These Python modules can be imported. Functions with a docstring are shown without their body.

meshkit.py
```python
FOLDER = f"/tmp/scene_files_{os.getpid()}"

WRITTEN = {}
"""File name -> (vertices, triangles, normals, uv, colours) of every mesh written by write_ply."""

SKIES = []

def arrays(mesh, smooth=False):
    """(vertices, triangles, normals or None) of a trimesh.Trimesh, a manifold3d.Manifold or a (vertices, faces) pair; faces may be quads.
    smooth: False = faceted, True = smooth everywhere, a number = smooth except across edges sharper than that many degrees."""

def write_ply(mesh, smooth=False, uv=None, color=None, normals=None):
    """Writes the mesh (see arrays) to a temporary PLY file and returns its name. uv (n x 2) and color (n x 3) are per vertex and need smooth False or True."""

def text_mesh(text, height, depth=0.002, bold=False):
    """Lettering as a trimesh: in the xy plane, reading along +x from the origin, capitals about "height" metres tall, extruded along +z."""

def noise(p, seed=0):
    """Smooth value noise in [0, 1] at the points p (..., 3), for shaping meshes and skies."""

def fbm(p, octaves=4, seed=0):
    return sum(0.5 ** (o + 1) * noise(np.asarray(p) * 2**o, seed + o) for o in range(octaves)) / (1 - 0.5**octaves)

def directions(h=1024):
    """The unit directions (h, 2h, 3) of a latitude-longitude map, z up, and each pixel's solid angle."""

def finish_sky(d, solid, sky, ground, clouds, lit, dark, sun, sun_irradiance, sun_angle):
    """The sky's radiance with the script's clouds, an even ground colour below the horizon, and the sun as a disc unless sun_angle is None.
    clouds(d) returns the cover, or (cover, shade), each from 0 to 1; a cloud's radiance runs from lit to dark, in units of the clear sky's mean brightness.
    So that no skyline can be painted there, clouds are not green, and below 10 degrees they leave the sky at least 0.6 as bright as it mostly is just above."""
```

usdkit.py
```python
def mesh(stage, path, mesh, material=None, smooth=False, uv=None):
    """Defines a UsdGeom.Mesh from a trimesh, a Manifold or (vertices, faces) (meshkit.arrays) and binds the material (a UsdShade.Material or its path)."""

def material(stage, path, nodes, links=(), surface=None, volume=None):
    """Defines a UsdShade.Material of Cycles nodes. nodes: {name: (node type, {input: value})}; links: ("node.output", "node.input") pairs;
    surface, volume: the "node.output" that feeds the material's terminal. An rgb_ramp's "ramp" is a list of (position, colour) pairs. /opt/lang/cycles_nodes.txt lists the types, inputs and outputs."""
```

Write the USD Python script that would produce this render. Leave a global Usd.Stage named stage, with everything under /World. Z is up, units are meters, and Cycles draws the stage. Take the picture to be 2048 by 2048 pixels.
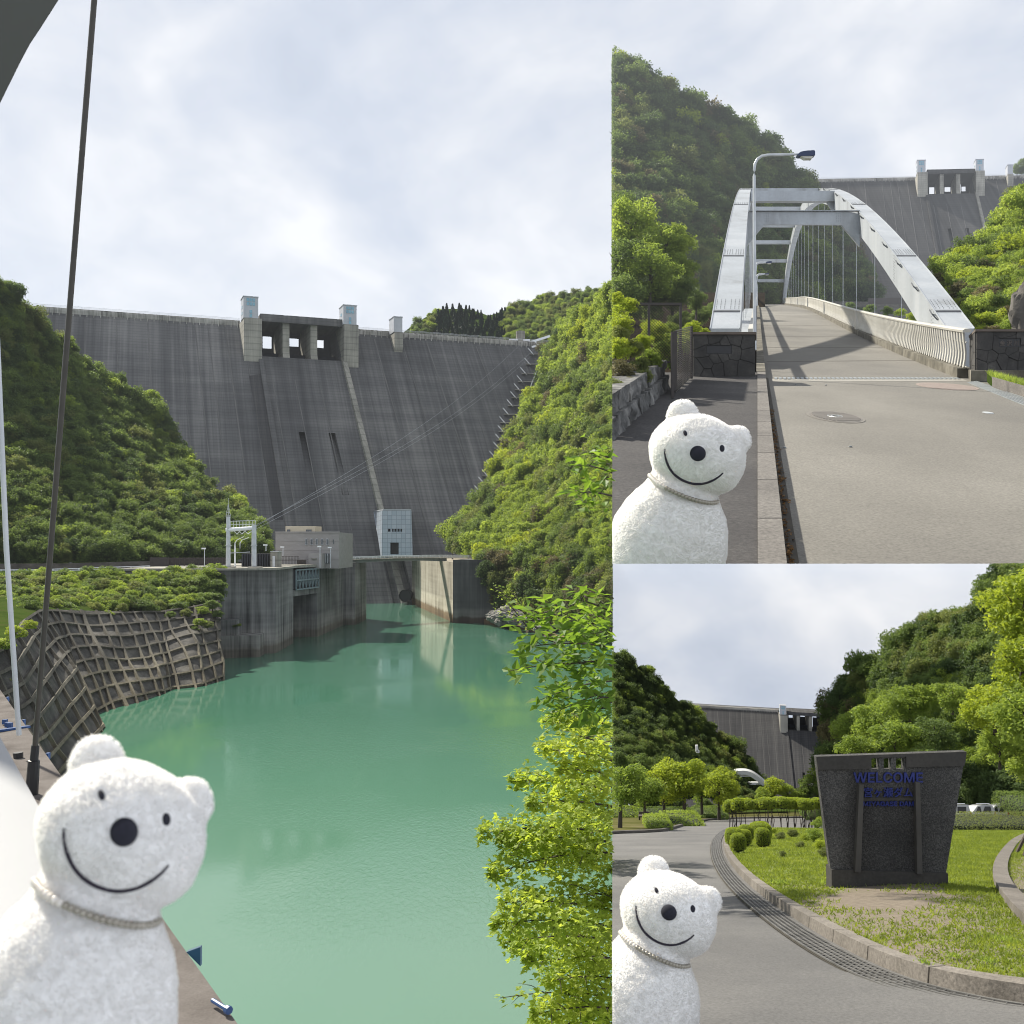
import math, random
import numpy as np
import trimesh
import usdkit, meshkit
from pxr import Usd, UsdGeom, UsdLux, UsdShade, Gf, Sdf, Vt
from scipy.interpolate import RBFInterpolator
from scipy.spatial import Delaunay, Voronoi
import shapely
from shapely.geometry import Polygon, LineString, Point, box as sbox
from shapely import affinity
import manifold3d as m3

random.seed(7)
stage = Usd.Stage.CreateInMemory()
UsdGeom.SetStageUpAxis(stage, "Z")
UsdGeom.SetStageMetersPerUnit(stage, 1.0)
UsdGeom.Xform.Define(stage, "/World")
UsdGeom.Scope.Define(stage, "/World/Looks")

# ------------------------------------------------------------------ camera, sky, sun, exposure
F, H = 2048.0, 1095.0          # focal length in photo pixels, eye-level row
cam = UsdGeom.Camera.Define(stage, "/World/camera")
cam.CreateHorizontalApertureAttr(36.0)
cam.CreateVerticalApertureAttr(36.0)
cam.CreateFocalLengthAttr(36.0)
cam.CreateVerticalApertureOffsetAttr(36.0 * (H - 1024.0) / F)
cam.CreateClippingRangeAttr(Gf.Vec2f(0.05, 20000.0))
cam.CreateExposureAttr(1.0)
cam.CreateFStopAttr(36.0 / 2.0)
cam.CreateFocusDistanceAttr(40.0)
UsdGeom.Xformable(cam).AddRotateXOp().Set(90.0)

SUN_AZ, SUN_EL = math.radians(-47.0), math.radians(45.0)     # azimuth from +y towards +x
SUN = np.array([math.sin(SUN_AZ) * math.cos(SUN_EL), math.cos(SUN_AZ) * math.cos(SUN_EL), math.sin(SUN_EL)])
sun = UsdLux.DistantLight.Define(stage, "/World/sun")
sun.CreateIntensityAttr(1.12)
sun.CreateAngleAttr(1.6)
sun.CreateNormalizeAttr(True)
sun.CreateColorAttr(Gf.Vec3f(1.0, 0.94, 0.83))
_z = SUN; _x = np.cross([0, 0, 1.0], _z); _x /= np.linalg.norm(_x); _y = np.cross(_z, _x)
UsdGeom.Xformable(sun).AddTransformOp().Set(Gf.Matrix4d(*_x, 0, *_y, 0, *_z, 0, 0, 0, 0, 1))

sky = UsdLux.DomeLight.Define(stage, "/World/sky")
sky.CreateIntensityAttr(1.0)
sky.GetPrim().SetCustomDataByKey("kind", "structure")
skymat = usdkit.material(stage, "/World/Looks/cloudy_sky", {
    "tc": ("texture_coordinate", {}),
    "sk": ("sky_texture", {"sky_type": "single_scattering", "sun_disc": False, "sun_elevation": SUN_EL, "sun_rotation": SUN_AZ}),
    "m1": ("mapping", {"scale": (2.2, 1.5, 3.4), "rotation": (0.3, 0.5, 0.7)}),
    "n1": ("noise_texture", {"scale": 1.3, "detail": 5.0, "roughness": 0.52, "distortion": 0.7}),
    "n2": ("noise_texture", {"scale": 4.5, "detail": 4.0, "roughness": 0.5, "distortion": 0.4}),
    "ad": ("mix_float", {"fac": 0.34}),
    "r1": ("rgb_ramp", {"ramp": [(0.30, (4.2, 4.75, 5.75)), (0.43, (5.2, 5.65, 6.55)), (0.53, (6.4, 6.65, 7.2)), (0.63, (7.9, 7.95, 8.15))]}),
    "mx": ("mix", {"fac": 0.93}),
    "bg": ("background_shader", {"strength": 0.060}),
}, [("tc.generated", "m1.vector"), ("m1.vector", "n1.vector"), ("m1.vector", "n2.vector"), ("n1.fac", "ad.a"), ("n2.fac", "ad.b"),
    ("ad.result", "r1.fac"), ("sk.color", "mx.color1"), ("r1.color", "mx.color2"), ("mx.color", "bg.color")], surface="bg.background")
UsdShade.MaterialBindingAPI.Apply(sky.GetPrim()).Bind(skymat)

# ------------------------------------------------------------------ names, things, parts
_used = {}

def numbered(parent, name):
    n = _used.get((parent, name), 0)
    _used[(parent, name)] = n + 1
    return f"{parent}/{name}" if n == 0 else f"{parent}/{name}_{n:03d}"

def tag(prim, label=None, cat=None, group=None, kind=None):
    for k, v in (("label", label), ("category", cat), ("group", group), ("kind", kind)):
        if v:
            prim.SetCustomDataByKey(k, v)

def as_vf(m):
    if isinstance(m, MB):
        return m.arrays()
    if hasattr(m, "to_mesh"):
        mm = m.to_mesh()
        return np.array(mm.vert_properties[:, :3], float), np.array(mm.tri_verts, int)
    if isinstance(m, trimesh.Trimesh):
        return np.array(m.vertices), np.array(m.faces)
    v, f = np.asarray(m[0], float), np.asarray(m[1], int)
    if f.shape[1] == 4:
        f = np.vstack([f[:, [0, 1, 2]], f[:, [0, 2, 3]]])
    return v, f

def put(path, mesh, mat, smooth=False, at=(0, 0, 0)):
    v, f = as_vf(mesh)
    return usdkit.mesh(stage, path, (v - np.asarray(at, float), f), mat, smooth=smooth)

class Thing:
    def __init__(s, name, label, cat, group=None, at=(0, 0, 0), kind=None):
        s.path = numbered("/World", name)
        s.at = np.asarray(at, float)
        x = UsdGeom.Xform.Define(stage, s.path)
        x.AddTranslateOp().Set(Gf.Vec3d(*map(float, s.at)))
        s.prim = x.GetPrim()
        tag(s.prim, label, cat, group, kind)
    def part(s, name, mesh, mat, parent=None, smooth=False, label=None, kind=None):
        p = numbered(parent or s.path, name)
        m = put(p, mesh, mat, smooth, s.at)
        tag(m.GetPrim(), label, None, None, kind)
        return p

def single(name, mesh, mat, label=None, cat=None, group=None, kind=None, smooth=False):
    p = numbered("/World", name)
    v, f = as_vf(mesh)
    at = np.array([v[:, 0].mean(), v[:, 1].mean(), v[:, 2].min()])
    m = usdkit.mesh(stage, p, (v - at, f), mat, smooth=smooth)
    m.AddTranslateOp().Set(Gf.Vec3d(*map(float, at)))
    tag(m.GetPrim(), label, cat, group, kind)
    return p

def struct(name, mesh, mat, smooth=False):
    return single(name, mesh, mat, kind="structure", smooth=smooth)

# ------------------------------------------------------------------ geometry helpers
def P(px, py, d):
    """A point d metres ahead, in the line of sight of a pixel of the photograph (measured once, when laying things out)."""
    return np.array([(px - 1024.0) / F * d, d, (H - py) / F * d])

def nrm(v):
    v = np.asarray(v, float)
    return v / (np.linalg.norm(v) + 1e-12)

class MB:
    def __init__(s):
        s.v, s.f, s.n = [], [], 0
    def add(s, v, f):
        v, f = np.asarray(v, float), np.asarray(f, int)
        if f.shape[1] == 4:
            f = np.vstack([f[:, [0, 1, 2]], f[:, [0, 2, 3]]])
        s.v.append(v); s.f.append(f + s.n); s.n += len(v)
        return s
    def arrays(s):
        return np.vstack(s.v), np.vstack(s.f)
    def tm(s, m):
        return s.add(*as_vf(m))
    def hexa(s, a, b):
        """a, b: two quads (4 points each, same order), joined."""
        v = np.vstack([a, b])
        return s.add(v, [[0, 1, 2, 3], [7, 6, 5, 4], [0, 4, 5, 1], [1, 5, 6, 2], [2, 6, 7, 3], [3, 7, 4, 0]])
    def box(s, c, size, ax=None):
        ax = np.eye(3) if ax is None else np.asarray(ax, float)
        h = np.asarray(size, float) / 2
        q = np.array([[-1, -1], [1, -1], [1, 1], [-1, 1]])
        lo = np.array([np.asarray(c) + ax[0] * h[0] * i + ax[1] * h[1] * j - ax[2] * h[2] for i, j in q])
        return s.hexa(lo[::-1], lo[::-1] + 2 * ax[2] * h[2])
    def bar(s, p, q, w, h, up=(0, 0, 1)):
        p, q = np.asarray(p, float), np.asarray(q, float)
        t = nrm(q - p); r = nrm(np.cross(t, up)); u = np.cross(r, t)
        a = np.array([p + r * w / 2 * i + u * h / 2 * j for i, j in ((-1, -1), (1, -1), (1, 1), (-1, 1))])
        return s.hexa(a[::-1], (a + (q - p))[::-1])
    def tube(s, pts, r, n=8, caps=True):
        p = np.asarray(pts, float); r = np.broadcast_to(r, (len(p),)).astype(float)
        t = np.gradient(p, axis=0); t /= np.linalg.norm(t, axis=1, keepdims=True) + 1e-12
        ref = np.array([0, 0, 1.0]) if abs(t[:, 2]).mean() < 0.8 else np.array([1.0, 0, 0])
        a = np.cross(t, ref); a /= np.linalg.norm(a, axis=1, keepdims=True) + 1e-12
        b = np.cross(t, a); g = np.arange(n) * 2 * np.pi / n
        v = (p[:, None] + r[:, None, None] * (np.cos(g)[None, :, None] * a[:, None] + np.sin(g)[None, :, None] * b[:, None])).reshape(-1, 3)
        i, j = np.meshgrid(np.arange(len(p) - 1), np.arange(n), indexing="ij")
        q = np.stack([i * n + j, (i + 1) * n + j, (i + 1) * n + (j + 1) % n, i * n + (j + 1) % n], -1).reshape(-1, 4)
        f = np.vstack([q[:, [0, 1, 2]], q[:, [0, 2, 3]]])
        if caps:
            k = len(v); v = np.vstack([v, p[0], p[-1]]); m = (len(p) - 1) * n
            f = np.vstack([f, [[k, j, (j + 1) % n] for j in range(n)], [[k + 1, m + (j + 1) % n, m + j] for j in range(n)]])
        return s.add(v, f)
    def prism(s, poly, ext):
        """poly: planar 3-D outline; ext: the extrusion vector."""
        p = np.asarray(poly, float); o = p[0]
        n = np.zeros(3)
        for i in range(len(p)):
            n += np.cross(p[i] - o, p[(i + 1) % len(p)] - o)
        n = nrm(n); x = nrm(p[1] - p[0]); y = np.cross(n, x)
        uv = np.stack([(p - o) @ x, (p - o) @ y], 1)
        v2, f2 = trimesh.creation.triangulate_polygon(Polygon(uv), engine="earcut")
        b = o + v2[:, :1] * x + v2[:, 1:2] * y
        ext = np.asarray(ext, float)
        flip = np.dot(ext, n) > 0
        k, m = len(b), len(p)
        f = [f2[:, ::-1] if flip else f2, (f2 if flip else f2[:, ::-1]) + k]
        v = np.vstack([b, b + ext, p, p + ext])
        sd = []
        for i in range(m):
            j = (i + 1) % m; A = 2 * k
            qd = [A + i, A + j, A + m + j, A + m + i]
            if not flip: qd = qd[::-1]
            sd += [[qd[0], qd[1], qd[2]], [qd[0], qd[2], qd[3]]]
        return s.add(v, np.vstack(f + [np.array(sd)]))
    def shape(s, g, o, x, y, depth):
        """A shapely polygon in the plane (o, x, y), extruded by depth along x cross y."""
        x, y = np.asarray(x, float), np.asarray(y, float); n = np.cross(nrm(x), nrm(y))
        for gg in getattr(g, "geoms", [g]):
            if gg.is_empty or gg.area <= 0: continue
            t = trimesh.creation.extrude_polygon(gg, 1.0, engine="earcut")
            v = np.array(t.vertices)
            s.add(o + v[:, :1] * x + v[:, 1:2] * y + v[:, 2:3] * n * depth, t.faces)
        return s
    def sweep(s, path, prof, up=(0, 0, 1), closed=False):
        """prof: (k,2) outline in (right, up), counter-clockwise seen along the path's direction reversed."""
        p = np.asarray(path, float)
        t = np.gradient(p, axis=0); t /= np.linalg.norm(t, axis=1, keepdims=True)
        up = np.broadcast_to(np.asarray(up, float), p.shape)
        r = np.cross(t, up); r /= np.linalg.norm(r, axis=1, keepdims=True)
        u = np.cross(r, t)
        prof = np.asarray(prof, float); k = len(prof)
        v = (p[:, None] + prof[None, :, :1] * r[:, None] + prof[None, :, 1:] * u[:, None]).reshape(-1, 3)
        i, j = np.meshgrid(np.arange(len(p) - 1), np.arange(k), indexing="ij")
        q = np.stack([i * k + j, (i + 1) * k + j, (i + 1) * k + (j + 1) % k, i * k + (j + 1) % k], -1).reshape(-1, 4)
        f = np.vstack([q[:, [0, 1, 2]], q[:, [0, 2, 3]]])
        _, cap = trimesh.creation.triangulate_polygon(Polygon(prof), engine="earcut")
        e = (len(p) - 1) * k
        return s.add(v, np.vstack([f, cap[:, ::-1], cap + e]))

def grid_mesh(pts):
    """pts: (n, m, 3) surface grid."""
    n, m = pts.shape[:2]
    i, j = np.meshgrid(np.arange(n - 1), np.arange(m - 1), indexing="ij")
    q = np.stack([i * m + j, (i + 1) * m + j, (i + 1) * m + j + 1, i * m + j + 1], -1).reshape(-1, 4)
    return pts.reshape(-1, 3), np.vstack([q[:, [0, 1, 2]], q[:, [0, 2, 3]]])

SEAM = (1224.5 - 1024.0) / F            # the upright plane where the first place ends and the other two begin
ROOFZ = (H - 1127.5) / F                # the plane under the second place
LEFT = (np.array([-1.0, SEAM, 0]), 0.0)         # keep: n.p >= 0
RIGHT = (np.array([1.0, -SEAM, 0]), 0.0)
BELOW = (np.array([0, ROOFZ, -1.0]), 0.0)
ABOVE = (np.array([0, -ROOFZ, 1.0]), 0.0)

def keep(v, f, planes):
    c = v[f].mean(1)
    ok = np.ones(len(f), bool)
    for n, o in planes:
        ok &= c @ n >= o
    f = f[ok]
    u, inv = np.unique(f, return_inverse=True)
    return v[u], inv.reshape(-1, 3)

def man(v, f):
    return m3.Manifold(m3.Mesh(np.asarray(v, np.float32), np.asarray(f, np.uint32)))

def slice_mesh(mesh, planes):
    v, f = as_vf(mesh)
    t = trimesh.Trimesh(v, f, process=False)
    for n, o in planes:
        if len(t.faces):
            t = t.slice_plane(n * o / (n @ n), n)
    return np.array(t.vertices), np.array(t.faces)

# ------------------------------------------------------------------ materials
def mat(name, nodes, links, surface="p.BSDF"):
    return usdkit.material(stage, f"/World/Looks/{name}", nodes, links, surface=surface)

def noisy(name, cols, scale=1.0, stretch=(1, 1, 1), rough=0.7, bump=0.0, bscale=None, metallic=0.0, detail=6.0, spec=0.5, contrast=(0.3, 0.7), coords="obj", fine=0.0, fscale=40.0, rand=0.0, bdist=0.02):
    """A surface whose colour wanders between the given colours."""
    k = len(cols)
    lo, hi = contrast
    ramp = [(lo + (hi - lo) * i / max(1, k - 1), c) for i, c in enumerate(cols)]
    nodes = {"g": ("geometry", {}), "mp": ("mapping", {"scale": tuple(np.array(stretch, float) * scale)}),
             "n": ("noise_texture", {"scale": 1.0, "detail": detail, "roughness": 0.6}), "r": ("rgb_ramp", {"ramp": ramp}),
             "p": ("principled_bsdf", {"roughness": rough, "metallic": metallic, "specular_ior_level": spec})}
    links = [("g.position", "mp.vector"), ("mp.vector", "n.vector"), ("n.fac", "r.fac")]
    out = "r.color"
    if fine:
        nodes["nf"] = ("noise_texture", {"scale": fscale, "detail": 2.0, "roughness": 0.7})
        nodes["mf"] = ("map_range", {"from_min": 0.25, "from_max": 0.75, "to_min": 1 - fine, "to_max": 1 + fine})
        nodes["mm"] = ("vector_math", {"math_type": "scale"})
        links += [("g.position", "nf.vector"), ("nf.fac", "mf.value"), (out, "mm.vector1"), ("mf.result", "mm.scale")]
        out = "mm.vector"
    if rand:
        nodes["oi"] = ("object_info", {})
        nodes["mr"] = ("map_range", {"to_min": 1 - rand, "to_max": 1 + rand})
        nodes["mo"] = ("vector_math", {"math_type": "scale"})
        links += [("oi.random", "mr.value"), (out, "mo.vector1"), ("mr.result", "mo.scale")]
        out = "mo.vector"
    links.append((out, "p.base_color"))
    if bump:
        nodes["nb"] = ("noise_texture", {"scale": bscale or scale * 8, "detail": 4.0, "roughness": 0.65})
        nodes["b"] = ("bump", {"strength": bump, "distance": bdist})
        links += [("g.position", "nb.vector"), ("nb.fac", "b.height"), ("b.normal", "p.normal")]
    return mat(name, nodes, links)

def leafy(name, c0, c1, c2, trans=0.35, pscale=0.15, spread=0.22, rough=0.55):
    """Leaves: three tones picked by a noise in space and by a number of each tree's own; light shines through."""
    return mat(name, {
        "g": ("geometry", {}), "n": ("noise_texture", {"scale": pscale, "detail": 3.0}), "oi": ("object_info", {}),
        "a": ("math", {"math_type": "multiply_add", "value2": spread * 2, "value3": -spread}),
        "ri": ("math", {"math_type": "multiply_add", "value2": 0.34, "value3": -0.17}),
        "s": ("math", {"math_type": "add"}), "s2": ("math", {"math_type": "add"}),
        "r": ("rgb_ramp", {"ramp": [(0.25, c0), (0.5, c1), (0.78, c2)]}),
        "p": ("principled_bsdf", {"roughness": rough, "specular_ior_level": 0.35}),
        "tb": ("hsv", {"hue": 0.485, "saturation": 1.04, "value": 1.7}),
        "t": ("translucent_bsdf", {}), "m": ("mix_closure", {"fac": trans}),
    }, [("g.position", "n.vector"), ("oi.random", "a.value1"), ("n.fac", "s.value1"), ("a.value", "s.value2"),
        ("g.random_per_island", "ri.value1"), ("s.value", "s2.value1"), ("ri.value", "s2.value2"), ("s2.value", "r.fac"),
        ("r.color", "p.base_color"), ("r.color", "tb.color"), ("tb.color", "t.color"), ("p.BSDF", "m.closure1"), ("t.BSDF", "m.closure2")], surface="m.closure")

L_DARK = leafy("foliage_dark_green", (0.056, 0.092, 0.028), (0.083, 0.130, 0.038), (0.116, 0.170, 0.050), trans=0.45)
L_MID = leafy("foliage_mid_green", (0.090, 0.138, 0.034), (0.126, 0.186, 0.045), (0.17, 0.236, 0.060), trans=0.48)
L_OLIVE = leafy("foliage_olive", (0.118, 0.148, 0.042), (0.158, 0.192, 0.054), (0.20, 0.235, 0.068), trans=0.47)
L_BRIGHT = leafy("foliage_bright_green", (0.158, 0.226, 0.038), (0.215, 0.292, 0.050), (0.28, 0.355, 0.068), trans=0.52)
L_YELLOW = leafy("foliage_yellow_green", (0.21, 0.275, 0.032), (0.275, 0.34, 0.040), (0.34, 0.39, 0.055), trans=0.52)
L_BROWN = leafy("foliage_brownish", (0.105, 0.102, 0.045), (0.145, 0.130, 0.058), (0.18, 0.16, 0.075), trans=0.4)
L_CONIFER = leafy("foliage_conifer", (0.014, 0.034, 0.022), (0.022, 0.050, 0.028), (0.036, 0.066, 0.034), trans=0.15)
BARK = noisy("bark", [(0.03, 0.024, 0.018), (0.075, 0.06, 0.045)], 3.0, (1, 1, 0.25), 0.9, 0.4)
SOIL = noisy("forest_floor", [(0.026, 0.042, 0.010), (0.042, 0.066, 0.014), (0.050, 0.060, 0.020)], 0.25, rough=1.0, spec=0.0)
GREY_STEEL = noisy("galvanised_steel", [(0.42, 0.44, 0.46), (0.55, 0.57, 0.58)], 0.8, rough=0.4, metallic=0.3)
DARK_STEEL = noisy("dark_brown_steel", [(0.018, 0.014, 0.012), (0.035, 0.026, 0.02)], 2.0, rough=0.5)
BLACK = noisy("black_rubber", [(0.008, 0.008, 0.009), (0.014, 0.014, 0.015)], 5.0, rough=0.5)
WHITE_PAINT = noisy("white_paint", [(0.68, 0.70, 0.71), (0.80, 0.81, 0.80)], 0.6, rough=0.4)

# ------------------------------------------------------------------ foliage
def leaf_cards(c, n, size, rng, fold=0.25):
    """Folded leaf-shaped cards (two triangles each) at the points c with normals n."""
    k = len(c)
    r = rng.normal(size=(k, 3)); a = np.cross(n, r); a /= np.linalg.norm(a, axis=1, keepdims=True) + 1e-9
    b = np.cross(n, a)
    s = np.broadcast_to(size, (k,))[:, None] * rng.uniform(0.65, 1.3, (k, 1))
    v = np.stack([c - a * s, c + b * s * 0.55 + n * s * fold, c + a * s, c - b * s * 0.55 + n * s * fold], 1).reshape(-1, 3)
    i = np.arange(k)[:, None] * 4
    return v, np.vstack([i + [0, 1, 2], i + [0, 2, 3]])

def ball_points(k, rng):
    d = rng.normal(size=(k, 3))
    return d / np.linalg.norm(d, axis=1, keepdims=True)

def crown(seed, nleaf=1500, lobes=13, size=0.085, flat=0.85, lobe_r=(0.30, 0.48), inner=0.25, under=-0.8, ragged=0.16):
    """A crown of radius about 1 round the origin, made of uneven lobes of leaves."""
    rng = np.random.default_rng(seed)
    lc = ball_points(lobes, rng) * rng.uniform(0.40, 0.82, (lobes, 1)); lc[:, 2] = lc[:, 2] * flat
    lc[0] = (0, 0, 0.15)
    lr = rng.uniform(*lobe_r, lobes); lr[0] = 0.55
    w = lr ** 2; pick = rng.choice(lobes, nleaf, p=w / w.sum())
    d = ball_points(nleaf, rng); d[:, 2] = np.where(d[:, 2] < under, -d[:, 2] * 0.6, d[:, 2])
    d /= np.linalg.norm(d, axis=1, keepdims=True)
    bump = 1 + ragged * 2.2 * (meshkit.fbm(d * 2.6 + lc[pick] * 7 + seed, 2, seed) - 0.5) + rng.normal(size=nleaf) * ragged * 0.5
    rad = lr[pick] * np.where(rng.random(nleaf) < inner, rng.uniform(0.4, 0.9, nleaf), rng.uniform(0.85, 1.10, nleaf)) * bump
    c = lc[pick] + d * rad[:, None] * [1, 1, 0.85]
    n = d * 0.45 + [0, 0, 0.35] + rng.normal(size=(nleaf, 3)) * 0.6
    n /= np.linalg.norm(n, axis=1, keepdims=True)
    return leaf_cards(c, n, size, rng)

def conifer_crown(seed, nleaf=900):
    rng = np.random.default_rng(seed)
    t = rng.random(nleaf) ** 0.75
    tier = np.floor(t * 11) / 11 + rng.uniform(0, 0.05, nleaf)
    ang = rng.uniform(0, 2 * np.pi, nleaf); r = (1.02 - tier) * 0.62 * rng.uniform(0.35, 1.05, nleaf) * (1 + 0.18 * np.sin(ang * 3 + seed))
    c = np.stack([r * np.cos(ang), r * np.sin(ang), -0.9 + tier * 2.1 - r * 0.35], 1)
    n = np.stack([np.cos(ang) * 0.5, np.sin(ang) * 0.5, np.full(nleaf, 0.8)], 1) + rng.normal(size=(nleaf, 3)) * 0.3
    n /= np.linalg.norm(n, axis=1, keepdims=True)
    return leaf_cards(c, n, 0.13, rng)

def trunk_mesh(seed, h0=-1.7, limbs=5, r=0.075, spread=0.6):
    rng = np.random.default_rng(seed + 99); b = MB()
    b.tube([(0, 0, h0), (0.02, 0.01, h0 * 0.5), (0, 0.02, -0.1), (0.03, 0, 0.45)], [r * 1.35, r, r * 0.75, r * 0.25], 6)
    for i in range(limbs):
        a = i * 2.4 + rng.uniform(0, 1); z = rng.uniform(h0 * 0.45, 0)
        e = np.array([math.cos(a) * spread, math.sin(a) * spread, z + rng.uniform(0.4, 0.75)])
        b.tube([(0, 0, z), e * [0.5, 0.5, 0] + [0, 0, z + 0.2], e], [r * 0.5, r * 0.35, r * 0.12], 5)
    return b.arrays()

PROTO = {}

def proto(key, crown_vf, trunk_vf, leafmat, shift=1.7):
    """A class prim: a unit tree (crown radius 1) whose base is at the origin."""
    p = f"/World/{key}"
    stage.CreateClassPrim(p)
    UsdGeom.Xform.Define(stage, p).GetPrim().SetSpecifier(Sdf.SpecifierClass)
    up = np.array([0, 0, shift])
    put(p + "/crown", (crown_vf[0] + up, crown_vf[1]), leafmat)
    put(p + "/trunk", (trunk_vf[0] + up, trunk_vf[1]), BARK)
    PROTO[key] = (crown_vf, trunk_vf, leafmat, shift)

_c = [crown(100 + i, 3400, 20 + 4 * (i % 3), 0.064, 0.85 + 0.15 * (i % 3), (0.18, 0.42), 0.35, -0.8, 0.26) for i in range(6)]
_t = [trunk_mesh(i) for i in range(6)]
_sc = [crown(300 + i, 2600, 22, 0.066, 0.85, (0.20, 0.36), 0.35, -0.6) for i in range(3)]
_lc = [crown(500 + i, 5200, 34, 0.052, 1.0, (0.16, 0.34), 0.35, -0.8, 0.22) for i in range(3)]
_fc = [crown(400 + i, 5200, 30, 0.050, 1.0, (0.18, 0.34), 0.35) for i in range(3)]
TREES = {"dark": [], "mid": [], "olive": [], "bright": [], "yellow": [], "brown": []}
for _n, _m in (("dark", L_DARK), ("mid", L_MID), ("olive", L_OLIVE), ("bright", L_BRIGHT), ("yellow", L_YELLOW), ("brown", L_BROWN)):
    for _k in range(3):
        _i = (_k * 2 + len(_n)) % 6
        key = f"class_tree_{_n}_{_k}"
        proto(key, _c[_i], _t[_i], _m)
        TREES[_n].append(key)
for _n, _m in (("mid", L_MID), ("olive", L_OLIVE), ("bright", L_BRIGHT), ("yellow", L_YELLOW), ("brown", L_BROWN)):
    TREES["shrub_" + _n] = []
    for _k in range(3):
        key = f"class_shrub_{_n}_{_k}"
        proto(key, _sc[_k], trunk_mesh(20 + _k, -0.95, 7, 0.04, 0.75), _m, 0.95)
        TREES["shrub_" + _n].append(key)
for _n, _m in (("yellow", L_YELLOW), ("bright", L_BRIGHT), ("mid", L_MID)):
    TREES["fine_" + _n] = []
    for _k in range(3):
        key = f"class_fine_tree_{_n}_{_k}"
        proto(key, _fc[_k], trunk_mesh(30 + _k, -1.7, 8, 0.06, 0.6), _m)
        TREES["fine_" + _n].append(key)
for _n, _m in (("yellow", L_YELLOW), ("bright", L_BRIGHT), ("mid", L_MID)):
    TREES["lush_" + _n] = []
    for _k in range(3):
        key = f"class_lush_tree_{_n}_{_k}"
        proto(key, _lc[_k], trunk_mesh(60 + _k, -1.05, 6, 0.05, 0.6), _m, 1.05)
        TREES["lush_" + _n].append(key)
TREES["conifer"] = []
for _k in range(3):
    key = f"class_tree_conifer_{_k}"
    proto(key, conifer_crown(40 + _k), trunk_mesh(70 + _k, limbs=0, r=0.04), L_CONIFER, 1.2)
    TREES["conifer"].append(key)

def place_tree(key, c, r, rz, label, cat, group, planes=(), name="broadleaf_tree", sq=1.0):
    """One tree with its crown's middle at c and a crown radius r: a copy of a class, or cut where the place ends."""
    cv, tv, lm, sh = PROTO[key]
    c = np.asarray(c, float)
    cut = [pl for pl in planes if c @ pl[0] - pl[1] < 1.3 * r * np.linalg.norm(pl[0])]
    base = c - [0, 0, sh * r * sq]
    if cut:
        R = np.array([[math.cos(rz), -math.sin(rz), 0], [math.sin(rz), math.cos(rz), 0], [0, 0, 1]])
        S = np.array([r, r, r * sq])
        got = keep(cv[0] * S @ R.T + c, cv[1], cut)
        if len(got[1]) < 30: return
        t = Thing(name, label, cat, group, at=base)
        t.part("crown", got, lm)
        tr = keep(tv[0] * S @ R.T + c, tv[1], cut)
        if len(tr[1]) > 8: t.part("trunk", tr, BARK)
        return
    p = numbered("/World", name)
    x = UsdGeom.Xform.Define(stage, p)
    x.AddTranslateOp().Set(Gf.Vec3d(*map(float, base)))
    x.AddRotateZOp().Set(math.degrees(rz))
    x.AddScaleOp().Set(Gf.Vec3f(r, r, r * sq))
    x.GetPrim().GetReferences().AddInternalReference(f"/World/{key}")
    x.GetPrim().SetInstanceable(True)
    tag(x.GetPrim(), label, cat, group)

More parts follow.
